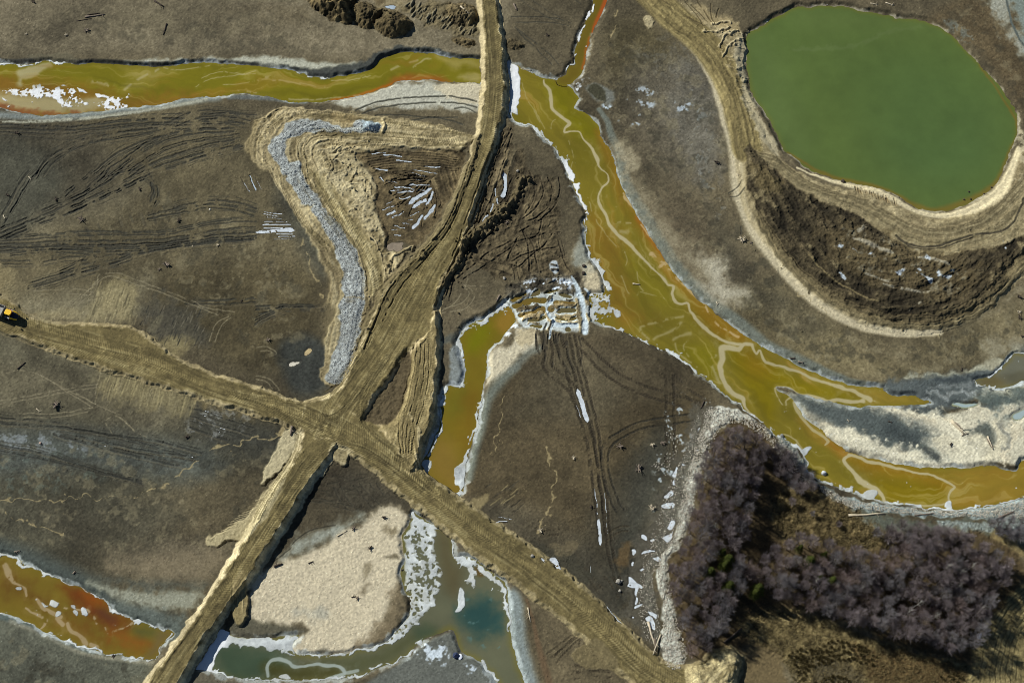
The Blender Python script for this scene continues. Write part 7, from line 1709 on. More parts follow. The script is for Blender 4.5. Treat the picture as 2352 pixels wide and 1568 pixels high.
# pale dead trunks among them
def pale_tree(seed):
    r = bare_tree(seed, 9.8, 1.15, 50, M_pale, M_pale, 'pale_tree', 7, .06)
    return r
pales = [pale_tree(301), pale_tree(302)]
PALE = [(T(3, 2, 1640, 230), 'slim pale trunk leaning out of the wood over the cobbles'), (T(2, 2, 1770, 1240), 'slim pale trunk at the upper west edge of the wood'), (T(3, 2, 1870, 130), 'pale branched tree inside the upper west arm'), (T(3, 3, 450, 630), 'pale branched tree beside a green conifer at the west of the east arm'),
        (T(3, 3, 640, 660), 'tall forked pale tree just right of the conifer pair'), (T(3, 3, 870, 670), 'pale leaning tree left of centre in the east arm'), (T(3, 3, 1640, 500), 'faint pale tree near the north of the east arm'), (T(3, 3, 1775, 550), 'pale tree with long forked top in the northeast of the wood'), (T(3, 3, 1880, 490), 'pale tree with brush shaped top nearest the northeast corner'), (T(3, 3, 1760, 660), 'broad many branched pale tree in the northeast of the wood'),
        (T(3, 3, 1385, 820), 'slim pale tree in the middle of the east arm'), (T(3, 3, 1300, 890), 'pale tree low in the middle of the east arm'), (T(3, 3, 1560, 925), 'pale branched tree near the south edge of the east arm'), (T(3, 3, 1970, 890), 'pale leaning stem at the southeast edge of the wood')]
for i, (p, lb) in enumerate(PALE):
    x, y = ground_at(p[0], 7.5)
    loc = (x, y, height(x, y) - .05)
    rz = random.uniform(0, 6.28)
    if i < 2:
        r = pales[i]
        r.location, r.rotation_euler = loc, (0, 0, rz)
        r['label'] = lb
    else:
        r = dup(pales[i % 2], loc, rz, (1, 1, random.uniform(1.0, 1.2)), lb, None)
    r['group'] = 'pale trees in the wood'
    r['category'] = 'tree'

# green conifers
M_need = mat('needles', (66, 74, 26), .8, .2, .45, 1.5, obj_var=.2)
def conifer(seed):
    random.seed(seed)
    root = empty('conifer', (0, 0, -50))
    MB().tube([(0, 0, 0), (0, 0, 4), (0, 0, 8)], [.16, .1, .03], 6).build('trunk', M_bark, root)
    cr = MB()
    for k in range(2200):
        h = random.uniform(.08, 1) ** .8
        R = 1.7 * (1 - h) + .12
        an = random.uniform(0, 6.28)
        an = round(an * 11 / 6.28) * 6.28 / 11 + random.gauss(0, .16) + h * 7
        r = R * math.sqrt(random.random())
        p = Vector((math.cos(an) * r, math.sin(an) * r, 8.2 * h - r * .25))
        d = Vector((math.cos(an), math.sin(an), random.uniform(-.5, .4))) + Vector((random.gauss(0, .4), random.gauss(0, .4), 0))
        cr.sliver(p, p + d.normalized() * random.uniform(.2, .5), .12)
    cr.build('crown', M_need, root)
    return tag(root, '', 'tree')
cons = [conifer(401), conifer(402)]
CL_ = ['green conifer topmost in the gap between the two arms of the wood', 'largest dark green conifer in the gap between the two arms', 'green conifer touching the lower left of the largest one', 'yellow green conifer at the left of the conifer row', 'yellow topped conifer lowest in the west arm', 'bright conifer standing at the west end of the east arm', 'dark conifer just below the bright one at the west end', 'tiny green conifer highest in the east arm', 'round bright green conifer in the west of the east arm', 'tiny green conifer right of the round bright one', 'green conifer beside the tall forked pale tree', 'dark green conifer left of the forked pale tree']
for i, (p, s) in enumerate(GREEN):
    x, y = ground_at(p[0], 6.0)
    loc = (x, y, height(x, y))
    sc = (s * .95, s * .95, .7 + .3 * s)
    if i < 2:
        r = cons[i]
        r.location, r.scale = loc, sc
        r['label'] = CL_[i]
    else:
        r = dup(cons[i % 2], loc, random.uniform(0, 6), sc, CL_[i], None)
    r['group'] = 'green conifers in the bare wood'

# ------------------------------------------------------------------ grass and tussocks
random.seed(21)
M_straw = mat('straw', (122, 110, 76), .9, .1, .35, 1.0)
def grass(poly, n, hmax, name, m, pz=.0):
    g = MB()
    lo, hi = poly.min(0), poly.max(0)
    k = 0
    while k < n:
        p = (random.uniform(lo[0], hi[0]), random.uniform(lo[1], hi[1]))
        if not inside(p, poly):
            continue
        k += 1
        x, y = ground_at(p)
        z = height(x, y)
        for q in range(3):
            a = Vector((x + random.gauss(0, .2), y + random.gauss(0, .2), z - .03))
            g.sliver(a, a + Vector((random.gauss(.12, .25), random.gauss(-.05, .25), random.uniform(.3, 1) * hmax)), .09)
    o = g.build(name, m)
    o['kind'] = 'stuff'
    return o
o = grass(D(1790, 1130, 1860, 1125, 1950, 1175, 2010, 1215, 2080, 1240, 2040, 1258, 1960, 1255, 1880, 1240, 1810, 1232, 1775, 1190), 5000, .7, 'grass', M_straw)
o['label'] = 'dry straw grass between the two arms of the wood'; o['category'] = 'grass'
o = grass(D(1710, 1430, 1790, 1400, 1880, 1415, 2000, 1465, 2120, 1505, 2215, 1530, 2225, 1600, 1880, 1600, 1820, 1560, 1790, 1500, 1740, 1480), 9000, .7, 'grass', M_straw)
o['label'] = 'dry straw grass along the south of the wood'; o['category'] = 'grass'
M_tus = mat('tussock_blades', (92, 82, 52), .9, .1, .35, 2.0, obj_var=.2)
tb = MB()
for k in range(260):
    an, el = random.uniform(0, 6.28), random.uniform(.35, 1.5)
    d = Vector((math.cos(an) * math.cos(el), math.sin(an) * math.cos(el), math.sin(el)))
    a = Vector((random.gauss(0, .12), random.gauss(0, .12), 0))
    tb.sliver(a, a + d * random.uniform(.35, .62), .10)
tus = tb.build('grass_tussock', M_tus)
TL, TG = 'round dark grass tussock in the marsh patch south of the wood', 'tussocks in the marsh patch'
tag(tus, TL, 'grass tussock', TG)
spots = scatter(T(3, 3, 430, 1240, 600, 1170, 720, 1180, 900, 1240, 1010, 1330, 960, 1400, 860, 1380, 700, 1350, 560, 1380, 420, 1400, 340, 1560, 280, 1480, 230, 1360, 190, 1310, 260, 1260), 3.6, 2500)
spots += scatter(T(3, 3, 560, 1500, 700, 1500, 780, 1568, 400, 1568), 3.8, 400)
for i, p in enumerate(spots):
    x, y = ground_at(p, .3)
    s = random.uniform(.9, 1.5)
    if i == 0:
        tus.location = (x, y, height(x, y)); tus.scale = (s, s, s)
    else:
        dup(tus, (x, y, height(x, y) - .03), random.uniform(0, 6), (s, s, s * random.uniform(.8, 1.1)), TL, TG)
print('tussocks', len(spots))
TL2, TG2 = 'round grass tussock near the lower right dirt track', 'tussocks beside the lower right track'
for p in scatter(T(3, 3, 1590, 1500, 1680, 1470, 1800, 1500, 1790, 1568, 1600, 1568), 4.2, 400):
    x, y = ground_at(p, .3)
    s = random.uniform(.8, 1.3)
    dup(tus, (x, y, height(x, y) - .03), random.uniform(0, 6), (s, s, s), TL2, TG2)

# ------------------------------------------------------------------ loose stones
M_stone = mat('pale_stone', (178, 172, 156), .85, .2, .3, .7)
M_rock = mat('crushed_stone', (160, 161, 155), .85, .2, .3, .9)
OCT = [(1, 0, 0), (-1, 0, 0), (0, 1, 0), (0, -1, 0), (0, 0, 1), (0, 0, -1)]
OF = [(0, 2, 4), (2, 1, 4), (1, 3, 4), (3, 0, 4), (2, 0, 5), (1, 2, 5), (3, 1, 5), (0, 3, 5)]
def stones(polys, m, label, pz=0.0):
    g = MB()
    for poly, n, r0, r1 in polys:
        lo, hi = poly.min(0), poly.max(0)
        k = 0
        while k < n:
            p = (random.uniform(lo[0], hi[0]), random.uniform(lo[1], hi[1]))
            if not inside(p, poly):
                continue
            k += 1
            x, y = ground_at(p, pz)
            z = height(x, y)
            r = random.uniform(r0, r1) if random.random() < .85 else random.uniform(r1, r1 * 1.5)
            an = random.uniform(0, 6.28)
            c, s = math.cos(an), math.sin(an)
            q = len(g.v)
            for v in OCT:
                a = (v[0] * r * random.uniform(.7, 1.2), v[1] * r * random.uniform(.5, 1), v[2] * r * random.uniform(.5, .8))
                g.v.append(Vector((x + a[0] * c - a[1] * s, y + a[0] * s + a[1] * c, z + a[2] + r * .2)))
            g.f += [tuple(q + i for i in f) for f in OF]
    o = g.build('stones', m)
    tag(o, label, 'stones', None, 'stuff')
stones([(smooth(gr, True, 2), 6000, .07, .15)], M_rock, 'grey crushed rock packed along the curved gravel bank', 1.3)
stones([(smooth(cob, True, 2), 4200, .1, .24), (D(1600, 950, 1640, 930, 1620, 1010, 1580, 1110, 1562, 1170, 1548, 1230, 1512, 1290, 1500, 1330, 1512, 1400, 1520, 1490, 1485, 1470, 1462, 1390, 1480, 1270, 1530, 1130, 1575, 1020), 1300, .08, .2),
        (D(1855, 1095, 1900, 1122, 1960, 1147, 2040, 1160, 2140, 1170, 2240, 1172, 2352, 1146, 2352, 1190, 2240, 1186, 2160, 1182, 2060, 1176, 1960, 1166, 1900, 1140), 2000, .1, .22),
        (T(2, 2, 1380, 820, 1560, 860, 1500, 1050, 1420, 1240, 1280, 1140, 1500, 950), 120, .12, .24)], M_stone, 'pale cobbles around the edge of the wood and the river bank')

# ------------------------------------------------------------------ stumps, logs, boulders
M_wood = mat('grey_wood', (128, 116, 102), .9, .15, .3, 3)
M_wood_d = mat('dark_wood', (72, 64, 56), .9, .15, .3, 3)
M_wood_p = mat('bleached_wood', (190, 178, 152), .85, .15, .2, 3)
def stump(seed, m):
    random.seed(seed)
    g = MB()
    d = Vector((math.cos(seed), math.sin(seed), .35)).normalized()
    g.tube([Vector((0, 0, .25)), Vector((0, 0, .3)) + d * .5, Vector((0, 0, .3)) + d * 1.1], [.34, .26, .2], 8)
    for k in range(10):
        an = k * .63 + random.uniform(-.2, .2)
        L = random.uniform(.6, 1.35)
        e = Vector((math.cos(an) * L, math.sin(an) * L, random.uniform(.0, .9)))
        g.tube([Vector((0, 0, .28)), Vector((0, 0, .3)) + e * .5 + Vector((0, 0, random.uniform(-.1, .2))), e + Vector((random.uniform(-.2, .2), random.uniform(-.2, .2), random.uniform(-.1, .2)))], [.16, .09, .03], 5)
    return g.build('tree_stump', m)
sp = [stump(31 + k, (M_wood, M_wood_d, M_wood_p)[k % 3]) for k in range(6)]
STUMP = [(T(0, 0, 300, 10), 1.0, 1, 'dark uprooted stump at the very top left edge'), (T(0, 0, 240, 310), .7, 2, 'small pale stump furthest left on the top left mudflat'), (T(0, 0, 610, 315), .9, 2, 'pale stump in the middle of the top left mudflat'), (T(0, 0, 790, 275), 1.3, 0, 'big splayed root stump below the two logs at top left'), (T(0, 0, 150, 1210), 1.2, 1, 'dark root stump among wheel tracks near the left edge'),
         (T(1, 0, 65, 215), 1.0, 1, 'dark stump on the left edge above the crossing ruts'), (T(1, 0, 510, 250), 1.0, 1, 'dark stump in the fork of the ruts left of centre'), (T(1, 0, 745, 440), 1.5, 0, 'large fallen stump just below the crossing ruts'), (T(1, 0, 1280, 160), .9, 1, 'black stump on the brown field below the curving ruts'), (T(1, 0, 1640, 450), 1.0, 1, 'dark stump between the two bundles of ruts'), (T(1, 0, 1525, 855), 1.5, 0, 'largest stump on the brown field above the scraped sand'), (T(1, 0, 1460, 900), .8, 0, 'small stump left below the largest one on the brown field'), (T(1, 0, 2215, 1190), .7, 1, 'small black stump on the brown field left of the gravel bank'), (T(1, 0, 1995, 675), .8, 2, 'pale stump below the rut bundle near the snow strips'), (T(1, 0, 1770, 688), .5, 2, 'tiny pale stump below the rut bundle, left of its pair'),
         (T(1, 1, 110, 1545), 1.0, 0, 'grey stump left of the two small mud pools'), (T(1, 1, 2305, 465), 1.0, 0, 'grey stump at the end of the shaded spoil ridge'), (T(1, 2, 2115, 635), 1.7, 2, 'big pale splayed stump beside the levee foot'), (T(1, 2, 2195, 660), .7, 0, 'small stump right of the big one beside the levee'), (T(0, 2, 325, 318), .9, 1, 'small stump on the flat left of the orange creek'), (T(0, 2, 1885, 1490), 1.3, 1, 'dark stump on the levee foot below the pale sand band'),
         (T(1, 3, 2305, 1150), 1.2, 1, 'dark stump near the right edge, highest of the chain'), (T(1, 3, 2310, 1290), .9, 2, 'pale stump near the right edge, middle of the chain'), (T(1, 3, 2315, 1345), 1.2, 1, 'dark stump near the right edge, third of the chain'), (T(1, 3, 2335, 1515), .8, 1, 'dark stump lowest on the right edge meadow'), (T(2, 0, 515, 575), 1.9, 0, 'huge stump with a long trailing root on the left plain'), (T(2, 0, 1720, 865), 1.0, 1, 'dark stump beside frost streaks below the left road'),
         (T(2, 2, 990, 955), 1.4, 0, 'stump beside the inner curve of the U shaped track'), (T(2, 2, 1285, 940), 1.1, 2, 'pale stump in the middle of the row on the centre plain'), (T(2, 2, 1390, 925), 1.1, 0, 'thin cross shaped stump at the right of the row on the centre plain'), (T(2, 2, 565, 1060), .9, 2, 'small pale stump left of the twin tracks on the centre plain'), (T(2, 2, 1165, 1165), 1.7, 0, 'large spreading stump on the centre plain near the cobbles'), (T(2, 2, 725, 1515), .9, 1, 'dark stump left of the two snowy tracks'), (T(2, 2, 1285, 1530), 1.5, 2, 'broad stump by the ice at the left of the cobble margin'),
         (T(3, 1, 1180, 40), 1.1, 1, 'dark stump at the top tip of the beige sand flat'), (T(3, 1, 1045, 325), 1.1, 1, 'dark stump half sunk in the upper right sand flat'), (T(3, 1, 930, 780), .9, 0, 'stump with a stick in the middle of the sand flat'), (T(3, 1, 895, 140), 1.0, 0, 'stump end on the upper left rim of the sand flat'), (T(3, 0, 1035, 1310), 1.1, 1, 'black stump on the lower shore of the brown channel'), (T(2, 3, 1680, 940), .9, 1, 'dark stump on the pale east sand bar'), (T(3, 2, 260, 165), 1.0, 2, 'cone shaped pale stump above the lower right road')]
used_p = [True] * 6
random.seed(77)
for p, s, mk, lb in STUMP:
    k = mk + 3 * random.randrange(2)
    s *= .72
    x, y = ground_at(p, .3)
    loc, rz = (x, y, height(x, y) - .05), random.uniform(0, 6.28)
    if used_p[k]:
        used_p[k] = False
        r = sp[k]
        r.location, r.rotation_euler, r.scale = loc, (0, 0, rz), (s, s, s)
        tag(r, lb, 'stump', 'stumps on the flats')
    else:
        r = dup(sp[k], loc, rz, (s, s, s), lb, 'stumps on the flats')
        r['category'] = 'stump'
for k in range(6):
    if used_p[k]:
        bpy.data.objects.remove(sp[k])

def log(a, b, r, m, label, group=None, z=0.0, branch=2, name='log', lift=.0):
    x0, y0 = ground_at(a, z)
    x1, y1 = ground_at(b, z)
    z0, z1 = height(x0, y0) + r * .6 + lift, height(x1, y1) + r * .5 + lift
    if z < -.5:
        z0 = z1 = z + r * .3
    A, B = Vector((0, 0, 0)), Vector((x1 - x0, y1 - y0, z1 - z0))
    g = MB()
    side = B.cross(Vector((0, 0, 1))).normalized()
    pts = [A.lerp(B, t) + side * random.uniform(-.06, .06) * B.length * .2 * (0 < t < 1) for t in (0, .25, .5, .75, 1)]
    g.tube(pts, [r * 1.25, r, r * .95, r * .85, r * .6], 8)
    for k in range(branch):
        t = random.uniform(.3, .95)
        p = A.lerp(B, t)
        e = p + side * random.choice((-1, 1)) * random.uniform(.5, 1.1) + B.normalized() * random.uniform(.2, .6) + Vector((0, 0, random.uniform(.1, .5)))
        g.tube([p, e], [r * .35, r * .1], 5)
    o = g.build(name, m, None, True)
    o.location = (x0, y0, z0)
    return tag(o, label, 'log', group)
def tl(r, c, x0, y0, x1, y1):
    q = T(r, c, x0, y0, x1, y1)
    return q[0], q[1]
for q, r, m, lb in ((tl(0, 0, 780, 152, 962, 130), .24, M_wood, 'longer grey log of the pair at top left'), (tl(0, 0, 800, 132, 912, 116), .16, M_wood_d, 'thin upper log of the pair at top left'), (tl(0, 0, 700, 190, 840, 165), .1, M_wood_d, 'thin stick below the log pair at top left'), (tl(0, 0, 1420, 8, 1502, 60), .28, M_wood_d, 'dark log at the top edge of the left mudflat'),
                  (tl(0, 1, 1880, 85, 1960, 157), .24, M_wood_p, 'pale log on the earth heap left of the haul road'), (tl(0, 2, 15, 35, 45, 92), .26, M_wood, 'short log by the top edge right of the haul road'), (tl(0, 2, 40, 610, 180, 640), .12, M_wood_p, 'thin pale pole on the bank right of the haul road'), (tl(0, 3, 940, 32, 1005, 44), .16, M_wood_p, 'pale log on the rim above the green pond, left one'), (tl(0, 3, 1078, 26, 1155, 50), .2, M_wood_p, 'pale log on the rim above the green pond, right one'),
                  (tl(2, 1, 335, 780, 318, 862), .34, M_wood, 'stubby log left of the road crossing'), (tl(1, 1, 2240, 1140, 2208, 1200), .26, M_wood, 'log on the bank left of the settling pools'), (tl(1, 2, 1878, 1200, 1890, 1225), .18, M_wood_p, 'short white log on the east bank of the river'), (tl(2, 3, 1690, 712, 1808, 850), .22, M_wood_p, 'longest log of the driftwood pile on the east sand bar'), (tl(2, 3, 1675, 728, 1795, 842), .18, M_wood_p, 'left log of the driftwood pile on the east sand bar'), (tl(2, 3, 1720, 735, 1800, 815), .15, M_wood, 'right log of the driftwood pile on the east sand bar'),
                  (tl(2, 3, 1780, 860, 1840, 838), .14, M_wood, 'cross stick at the foot of the driftwood pile'), (tl(2, 3, 2015, 865, 2066, 985), .24, M_wood_p, 'pale log in the hollow right of the driftwood pile'), (tl(2, 3, 2010, 890, 2050, 965), .16, M_wood, 'thin log beside the pale one in the sand hollow'), (tl(2, 3, 1775, 232, 1788, 268), .14, M_wood_d, 'small dark branch on the pale rim at right'), (tl(2, 3, 275, 180, 322, 192), .2, M_wood, 'grey log on the silt belt by the east river bank'), (tl(2, 3, 205, 145, 255, 152), .18, M_wood_d, 'dark log on the silt belt left of the grey one'),
                  (tl(2, 3, 725, 712, 745, 728), .12, M_wood_p, 'small pale stick on the dark sand bar'), (tl(2, 3, 1105, 728, 1140, 738), .16, M_wood_d, 'short dark log on the dark sand bar'), (tl(3, 2, 145, 870, 170, 1005), .17, M_wood_p, 'thin white pole beside the brown rill at bottom'), (tl(3, 2, 1250, 1000, 1312, 1225), .3, M_wood_p, 'long pale log across the ditch by the lower right road'), (tl(3, 2, 1312, 1155, 1316, 1292), .2, M_wood, 'upright lying log at the foot of the long pale log'), (tl(3, 2, 1365, 1120, 1292, 1312), .2, M_wood_p, 'slanting log crossing the foot of the long pale log'),
                  (tl(3, 2, 1945, 1198, 2112, 1060), .3, M_wood_d, 'dark log in the shade south of the west arm'), (tl(3, 3, 740, 22, 1070, 10), .3, M_wood_p, 'very long pale log on the cobbles above the east arm'), (tl(3, 3, 1345, 22, 1520, 5), .16, M_wood, 'thin log on the cobbles right of the very long one'), (tl(3, 3, 2085, 135, 2150, 205), .2, M_wood_p, 'pale log by the shrubs at the right edge'), (tl(3, 3, 2120, 45, 2260, -10), .28, M_wood, 'heavy driftwood log near the right edge'), (tl(2, 2, 1762, 545, 1735, 610), .2, M_wood_d, 'dark log by the top of the cobble margin'), (tl(3, 1, 165, 495, 242, 468), .3, M_wood_d, 'thick dark log on the left rim of the sand flat'),
                  (tl(3, 1, 480, 465, 525, 445), .16, M_wood_d, 'short dark log on the upper sand flat'), (tl(3, 1, 1332, 522, 1392, 510), .2, M_wood_d, 'dark log frozen in the white ice by the sand flat'), (tl(3, 1, 875, 775, 918, 768), .15, M_wood_d, 'stick beside the stump on the sand flat'), (tl(3, 1, 745, 215, 835, 165), .15, M_wood_p, 'pale branch on the upper rim of the sand flat'), (tl(3, 0, 135, 362, 185, 348), .2, M_wood, 'grey log above the brown channel near the left edge'), (tl(3, 0, 672, 562, 690, 535), .24, M_wood, 'stubby log on the bank above the brown channel'), (tl(2, 0, 160, 250, 235, 188), .2, M_wood_d, 'dark branch on the scuffed ground below the loaded truck'), (tl(2, 0, 335, 612, 370, 642), .12, M_wood_p, 'small pale stick left of the huge stump'), (tl(1, 0, 30, 405, 48, 440), .16, M_wood_p, 'white stick by the ruts at the left edge'), (tl(1, 0, 265, 50, 285, 78), .14, M_wood_p, 'pale stick between the two ruts at upper left'), (tl(0, 0, 1530, 215, 1500, 322), .2, M_wood_d, 'dark sunken log on the upper left mudflat'), (tl(1, 2, 2065, 30, 2080, 50), .1, M_wood_p, 'tiny pale stick on the meadow by the levee')):
    log(q[0], q[1], r, m, lb, 'driftwood logs')
log(*tl(1, 2, 1108, 1034, 1175, 1040), .22, M_wood_p, 'white log floating in the orange river', None, LVL, 0)

def boulder(p, r, m, label, z=0.0, zoff=0.0, flat=.7):
    x, y = ground_at(p, z)
    me = bpy.data.meshes.new('boulder')
    import bmesh
    bm = bmesh.new()
    bmesh.ops.create_icosphere(bm, subdivisions=2, radius=r)
    cuts = [Vector((random.gauss(0, 1), random.gauss(0, 1), random.gauss(0, .7))).normalized() for _ in range(7)]
    for v in bm.verts:
        for c in cuts:
            k = v.co.dot(c) - r * .72
            if k > 0:
                v.co -= c * k
        v.co *= random.uniform(.96, 1.04)
        v.co.z *= flat
    bm.to_mesh(me)
    bm.free()
    me.materials.append(m)
    o = bpy.data.objects.new('boulder', me)
    coll.objects.link(o)
    o.location = (x, y, (height(x, y) if z > -.5 else z) + r * .3 + zoff)
    tag(o, label, 'boulder')
M_bold = mat('boulder_stone', (156, 152, 140), .85, .2, .2, 1.5, bump=.3)
boulder(T(3, 2, 975, 636)[0], .85, M_bold, 'large pale boulder right of the rutted ground by the lower road')
boulder(T(3, 2, 1003, 628)[0], .5, M_bold, 'smaller boulder touching the right of the large pale one')
boulder(T(3, 2, 990, 718)[0], .5, M_bold, 'single pale boulder below the large boulder pair')
boulder(T(3, 2, 185, 398)[0], .6, M_bold, 'sandy boulder on the shoulder of the lower right road', 1.0)
boulder(T(2, 3, 510, 1205)[0], .85, mat('iced_stone', (200, 206, 206), .6, .3, .12, 2), 'round iced boulder standing in the olive water', LVL)
boulder(T(2, 3, 128, 862)[0], .6, mat('wet_stone', (120, 122, 118), .6, .3, .2, 2), 'boulder ringed by ice on the river bank above the wood', LVL)
boulder(T(3, 1, 1835, 1310)[0], .95, mat('blue_stone', (44, 56, 84), .7, .3, .3, 2), 'dark blue block on the frozen mud beside a snow patch')
boulder(T(1, 3, 688, 98)[0], .7, M_wood_d, 'dark rock at the south shore of the green pond', LVL)
boulder(T(0, 2, 50, 1568)[0], .5, M_bold, 'boulder in the mud right of the haul road')
boulder(T(1, 1, 2280, 985)[0], .55, M_bold, 'sandy boulder above the settling pools')
boulder(T(1, 0, 1928, 352)[0], .35, mat('white_stone', (206, 202, 190), .8, .2, .1, 2), 'white stone on the double track above the ruts')
boulder(T(2, 0, 372, 932)[0], .45, mat('pink_stone', (178, 156, 138), .8, .2, .1, 2), 'pinkish stone on the cracked grey mud')
boulder(T(1, 2, 660, 872)[0], .6, M_wood_d, 'dark rock on the pale sand north of the settling pools')
boulder(T(1, 2, 655, 940)[0], .65, M_wood_d, 'dark rock lower on the pale sand by the settling pools')
for i, (x, y) in enumerate(((1800, 262), (1860, 258), (1845, 190), (1985, 210), (2052, 150), (1203, 245))):
    boulder(T(1, 3, x, y)[0], .32, M_wood_d, ('dark stone in the shallows at the pond south east, left of the pair', 'dark stone right of the low pair on the pond edge', 'dark stone standing out in the pond water', 'dark stone on the sandy south east pond edge', 'dark stone highest on the south east pond edge', 'dark stone by the pale south shore of the pond')[i], LVL)
# snow heap in the shade by the lower right track
def snow_patch(p, pts, label):
    x, y = ground_at(p)
    g = MB()
    g.poly(pts, 0, .35, .6)
    o = g.build('snow_patch', mat('snow', (228, 232, 238), .6, .2, .05, 2))
    sb = o.modifiers.new('soft', 'SUBSURF'); sb.levels = sb.render_levels = 2
    o.location = (x, y, height(x, y) - .05)
    tag(o, label, 'snow patch')
snow_patch(T(3, 3, 1938, 1130)[0], [(-.9, -1.1), (.2, -1.4), (.6, -.3), (1.3, .9), (.2, 1.3), (-.9, .5)], 'white snow patch between the wood and the lower right track')
snow_patch(T(3, 1, 1872, 1322)[0], [(-.6, -1.2), (.5, -1.1), (1.1, -.2), (.8, .8), (-.1, 1.4), (-.8, .4)], 'white snow patch beside the dark blue block')

# ------------------------------------------------------------------ dump truck
M_yel = mat('yellow_paint', (238, 190, 18), .45, .4, .08, 1.5)
M_red = mat('orange_trim', (206, 84, 34), .5, .4, .08, 1.5)
M_blk = mat('dark_metal', (34, 36, 40), .6, .3, .2, 2)
M_tyre = mat('tyre_rubber', (52, 54, 56), .9, .2, .25, 3)
M_bed = mat('worn_steel', (150, 148, 142), .6, .3, .2, 1.2)
M_hood = mat('dark_hood', (30, 36, 50), .5, .4, .1, 1.5)
M_glass = mat('dark_glass', (26, 30, 38), .1, .5, .05, 1)
tx, ty = ground_at((10.9, 315.8), .9)
truck = empty('dump_truck', (tx, ty, height(tx, ty)), math.radians(-21))
tag(truck, 'yellow articulated dump truck with grey bed driving on the left dirt road', 'dump truck')
cab = MB().poly([(-.75, -.85), (.8, -.8), (.8, .8), (-.75, .85)], 1.5, 3.3, .9).build('cab', M_glass, truck)
MB().poly([(-1.0, -.55), (-.7, -.85), (.7, -.85), (1.05, -.5), (1.05, .5), (.7, .85), (-.7, .85), (-1.0, .55)], 3.3, 3.45, .92).build('roof', M_yel, cab, bevel=.03)
MB().poly([(.6, -.72), (1.02, -.5), (1.15, -.5), (1.15, .55), (.65, .98), (-.2, 1.0), (-.2, .9), (.6, .9), (1.0, .5), (1.0, -.45)], 3.24, 3.3).build('visor', M_red, cab)
pl_ = MB()
for x, y in ((-.75, -.83), (.8, -.78), (.8, .78), (-.75, .83)):
    pl_.tube([(x, y, 1.5), (x * .92, y * .92, 3.3)], .06, 5)
pl_.build('pillars', M_yel, cab)
hood = MB().hull([[(.85, -1.0, 1.2), (.85, 1.0, 1.2), (.85, .95, 2.35), (.85, -.95, 2.35)], [(2.2, -.95, 1.1), (2.2, .95, 1.1), (2.2, .85, 2.15), (2.2, -.85, 2.15)], [(2.9, -.75, 1.0), (2.9, .75, 1.0), (2.9, .6, 1.8), (2.9, -.6, 1.8)]]).build('hood', M_hood, truck, bevel=.06)
for s in (-1, 1):
    MB().hull([[(.7, s * 1.02, 2.0), (.7, s * 1.3, 1.9), (.7, s * 1.3, 2.15), (.7, s * 1.02, 2.4)], [(2.0, s * 1.0, 1.9), (2.0, s * 1.2, 1.75), (2.0, s * 1.2, 1.95), (2.0, s * .95, 2.2)], [(2.85, s * .78, 1.5), (2.85, s * .9, 1.4), (2.85, s * .9, 1.6), (2.85, s * .66, 1.85)]]).build('side_panel', M_yel, truck)
    MB().hull([[(-.9, s * 1.0, 1.65), (-.9, s * 1.45, 1.6), (-.9, s * 1.45, 1.72), (-.9, s * 1.0, 1.78)], [(.75, s * 1.0, 1.85), (.75, s * 1.45, 1.8), (.75, s * 1.45, 1.95), (.75, s * 1.0, 2.0)]]).build('fender', M_bed, truck)
    g = MB().tube([(.85, s * .85, 2.9), (1.15, s * 1.75, 2.95)], .05, 5).box(1.1, 1.2, min(s * 1.6, s * 2.0), max(s * 1.6, s * 2.0), 2.5, 3.15)
    g.build('mirror', M_blk, truck)
MB().box(-1.0, 2.7, -.8, .8, .7, 1.25).build('chassis', M_blk, truck)
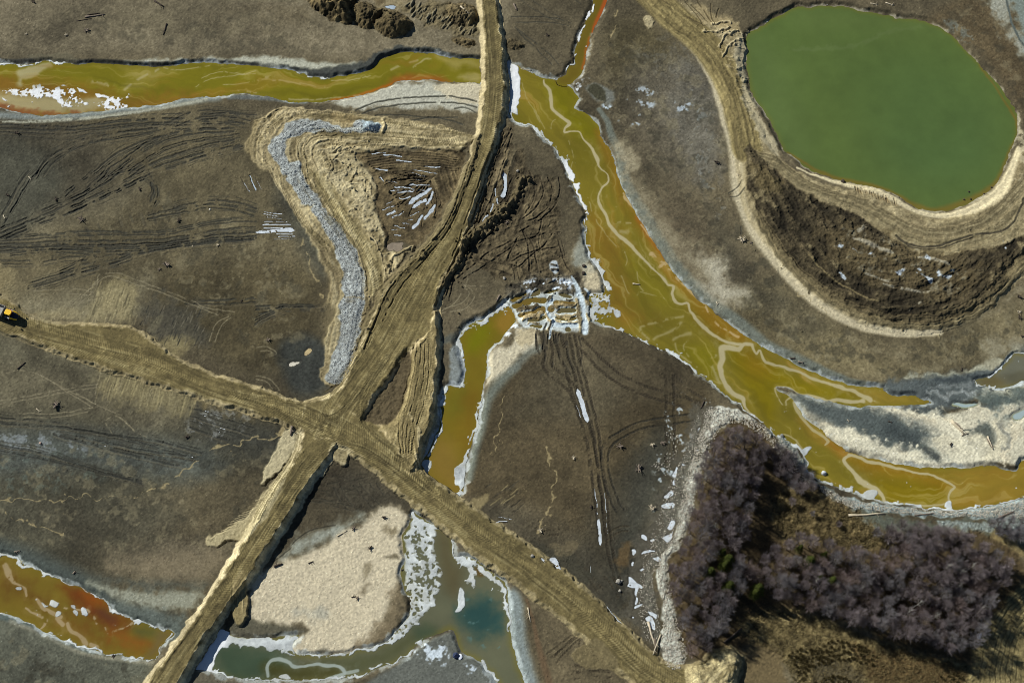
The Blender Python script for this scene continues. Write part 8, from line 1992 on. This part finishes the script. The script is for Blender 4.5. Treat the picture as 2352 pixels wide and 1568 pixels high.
MB().box(-7.6, -1.2, -.6, .6, .8, 1.3).build('rear_frame', M_blk, truck)
def wheel(x, s):
    g = MB()
    n = 28
    prof = [(-.32, .62), (-.32, .84), (-.24, .9), (.24, .9), (.32, .84), (.32, .62)]
    q = len(g.v)
    for i in range(n):
        a = 2 * math.pi * i / n
        for j, (w, r) in enumerate(prof):
            rr = r + (.035 if i % 2 and j in (2, 3) else 0)
            g.v.append(Vector((math.cos(a) * rr, w, math.sin(a) * rr)))
    m_ = len(prof)
    for i in range(n):
        for j in range(m_ - 1):
            g.f.append((q + i * m_ + j, q + i * m_ + j + 1, q + ((i + 1) % n) * m_ + j + 1, q + ((i + 1) % n) * m_ + j))
    o = g.build('wheel', M_tyre, truck)
    o.location = (x, s * 1.32, .9)
    rim_ = MB().tube([(0, -.2, 0), (0, .2, 0)], .63, 20)
    rim_.build('rim', M_blk, o)
for s in (-1, 1):
    for x in (-.25, -4.4, -6.2):
        wheel(x, s)
bed = MB()
o_ = [(-2.0, -1.55), (-2.3, 0), (-2.0, 1.55), (-7.9, 1.55), (-7.9, -1.55)]
def wall(a, b, z0, z1, t=.09):
    a, b = Vector(a), Vector(b)
    n = Vector((-(b - a).y, (b - a).x)).normalized() * t
    bed.poly([(a.x, a.y), (b.x, b.y), (b.x + n.x, b.y + n.y), (a.x + n.x, a.y + n.y)], z0, z1)
wall((-1.75, 1.6), (-7.9, 1.6), 1.6, 3.0); wall((-7.9, -1.6), (-1.75, -1.6), 1.6, 3.0)
wall((-1.7, -1.6), (-1.7, 1.6), 1.6, 3.15)
bed.hull([[(-1.8, -1.55, 1.55), (-1.8, 1.55, 1.55), (-1.8, 1.55, 1.7), (-1.8, -1.55, 1.7)], [(-5.5, -1.55, 1.4), (-5.5, 1.55, 1.4), (-5.5, 1.55, 1.55), (-5.5, -1.55, 1.55)], [(-8.3, -1.5, 1.9), (-8.3, 1.5, 1.9), (-8.3, 1.5, 2.0), (-8.3, -1.5, 2.0)]])
bed.build('dump_bed', M_bed, truck)
print('done', round(time.time() - T0, 1))
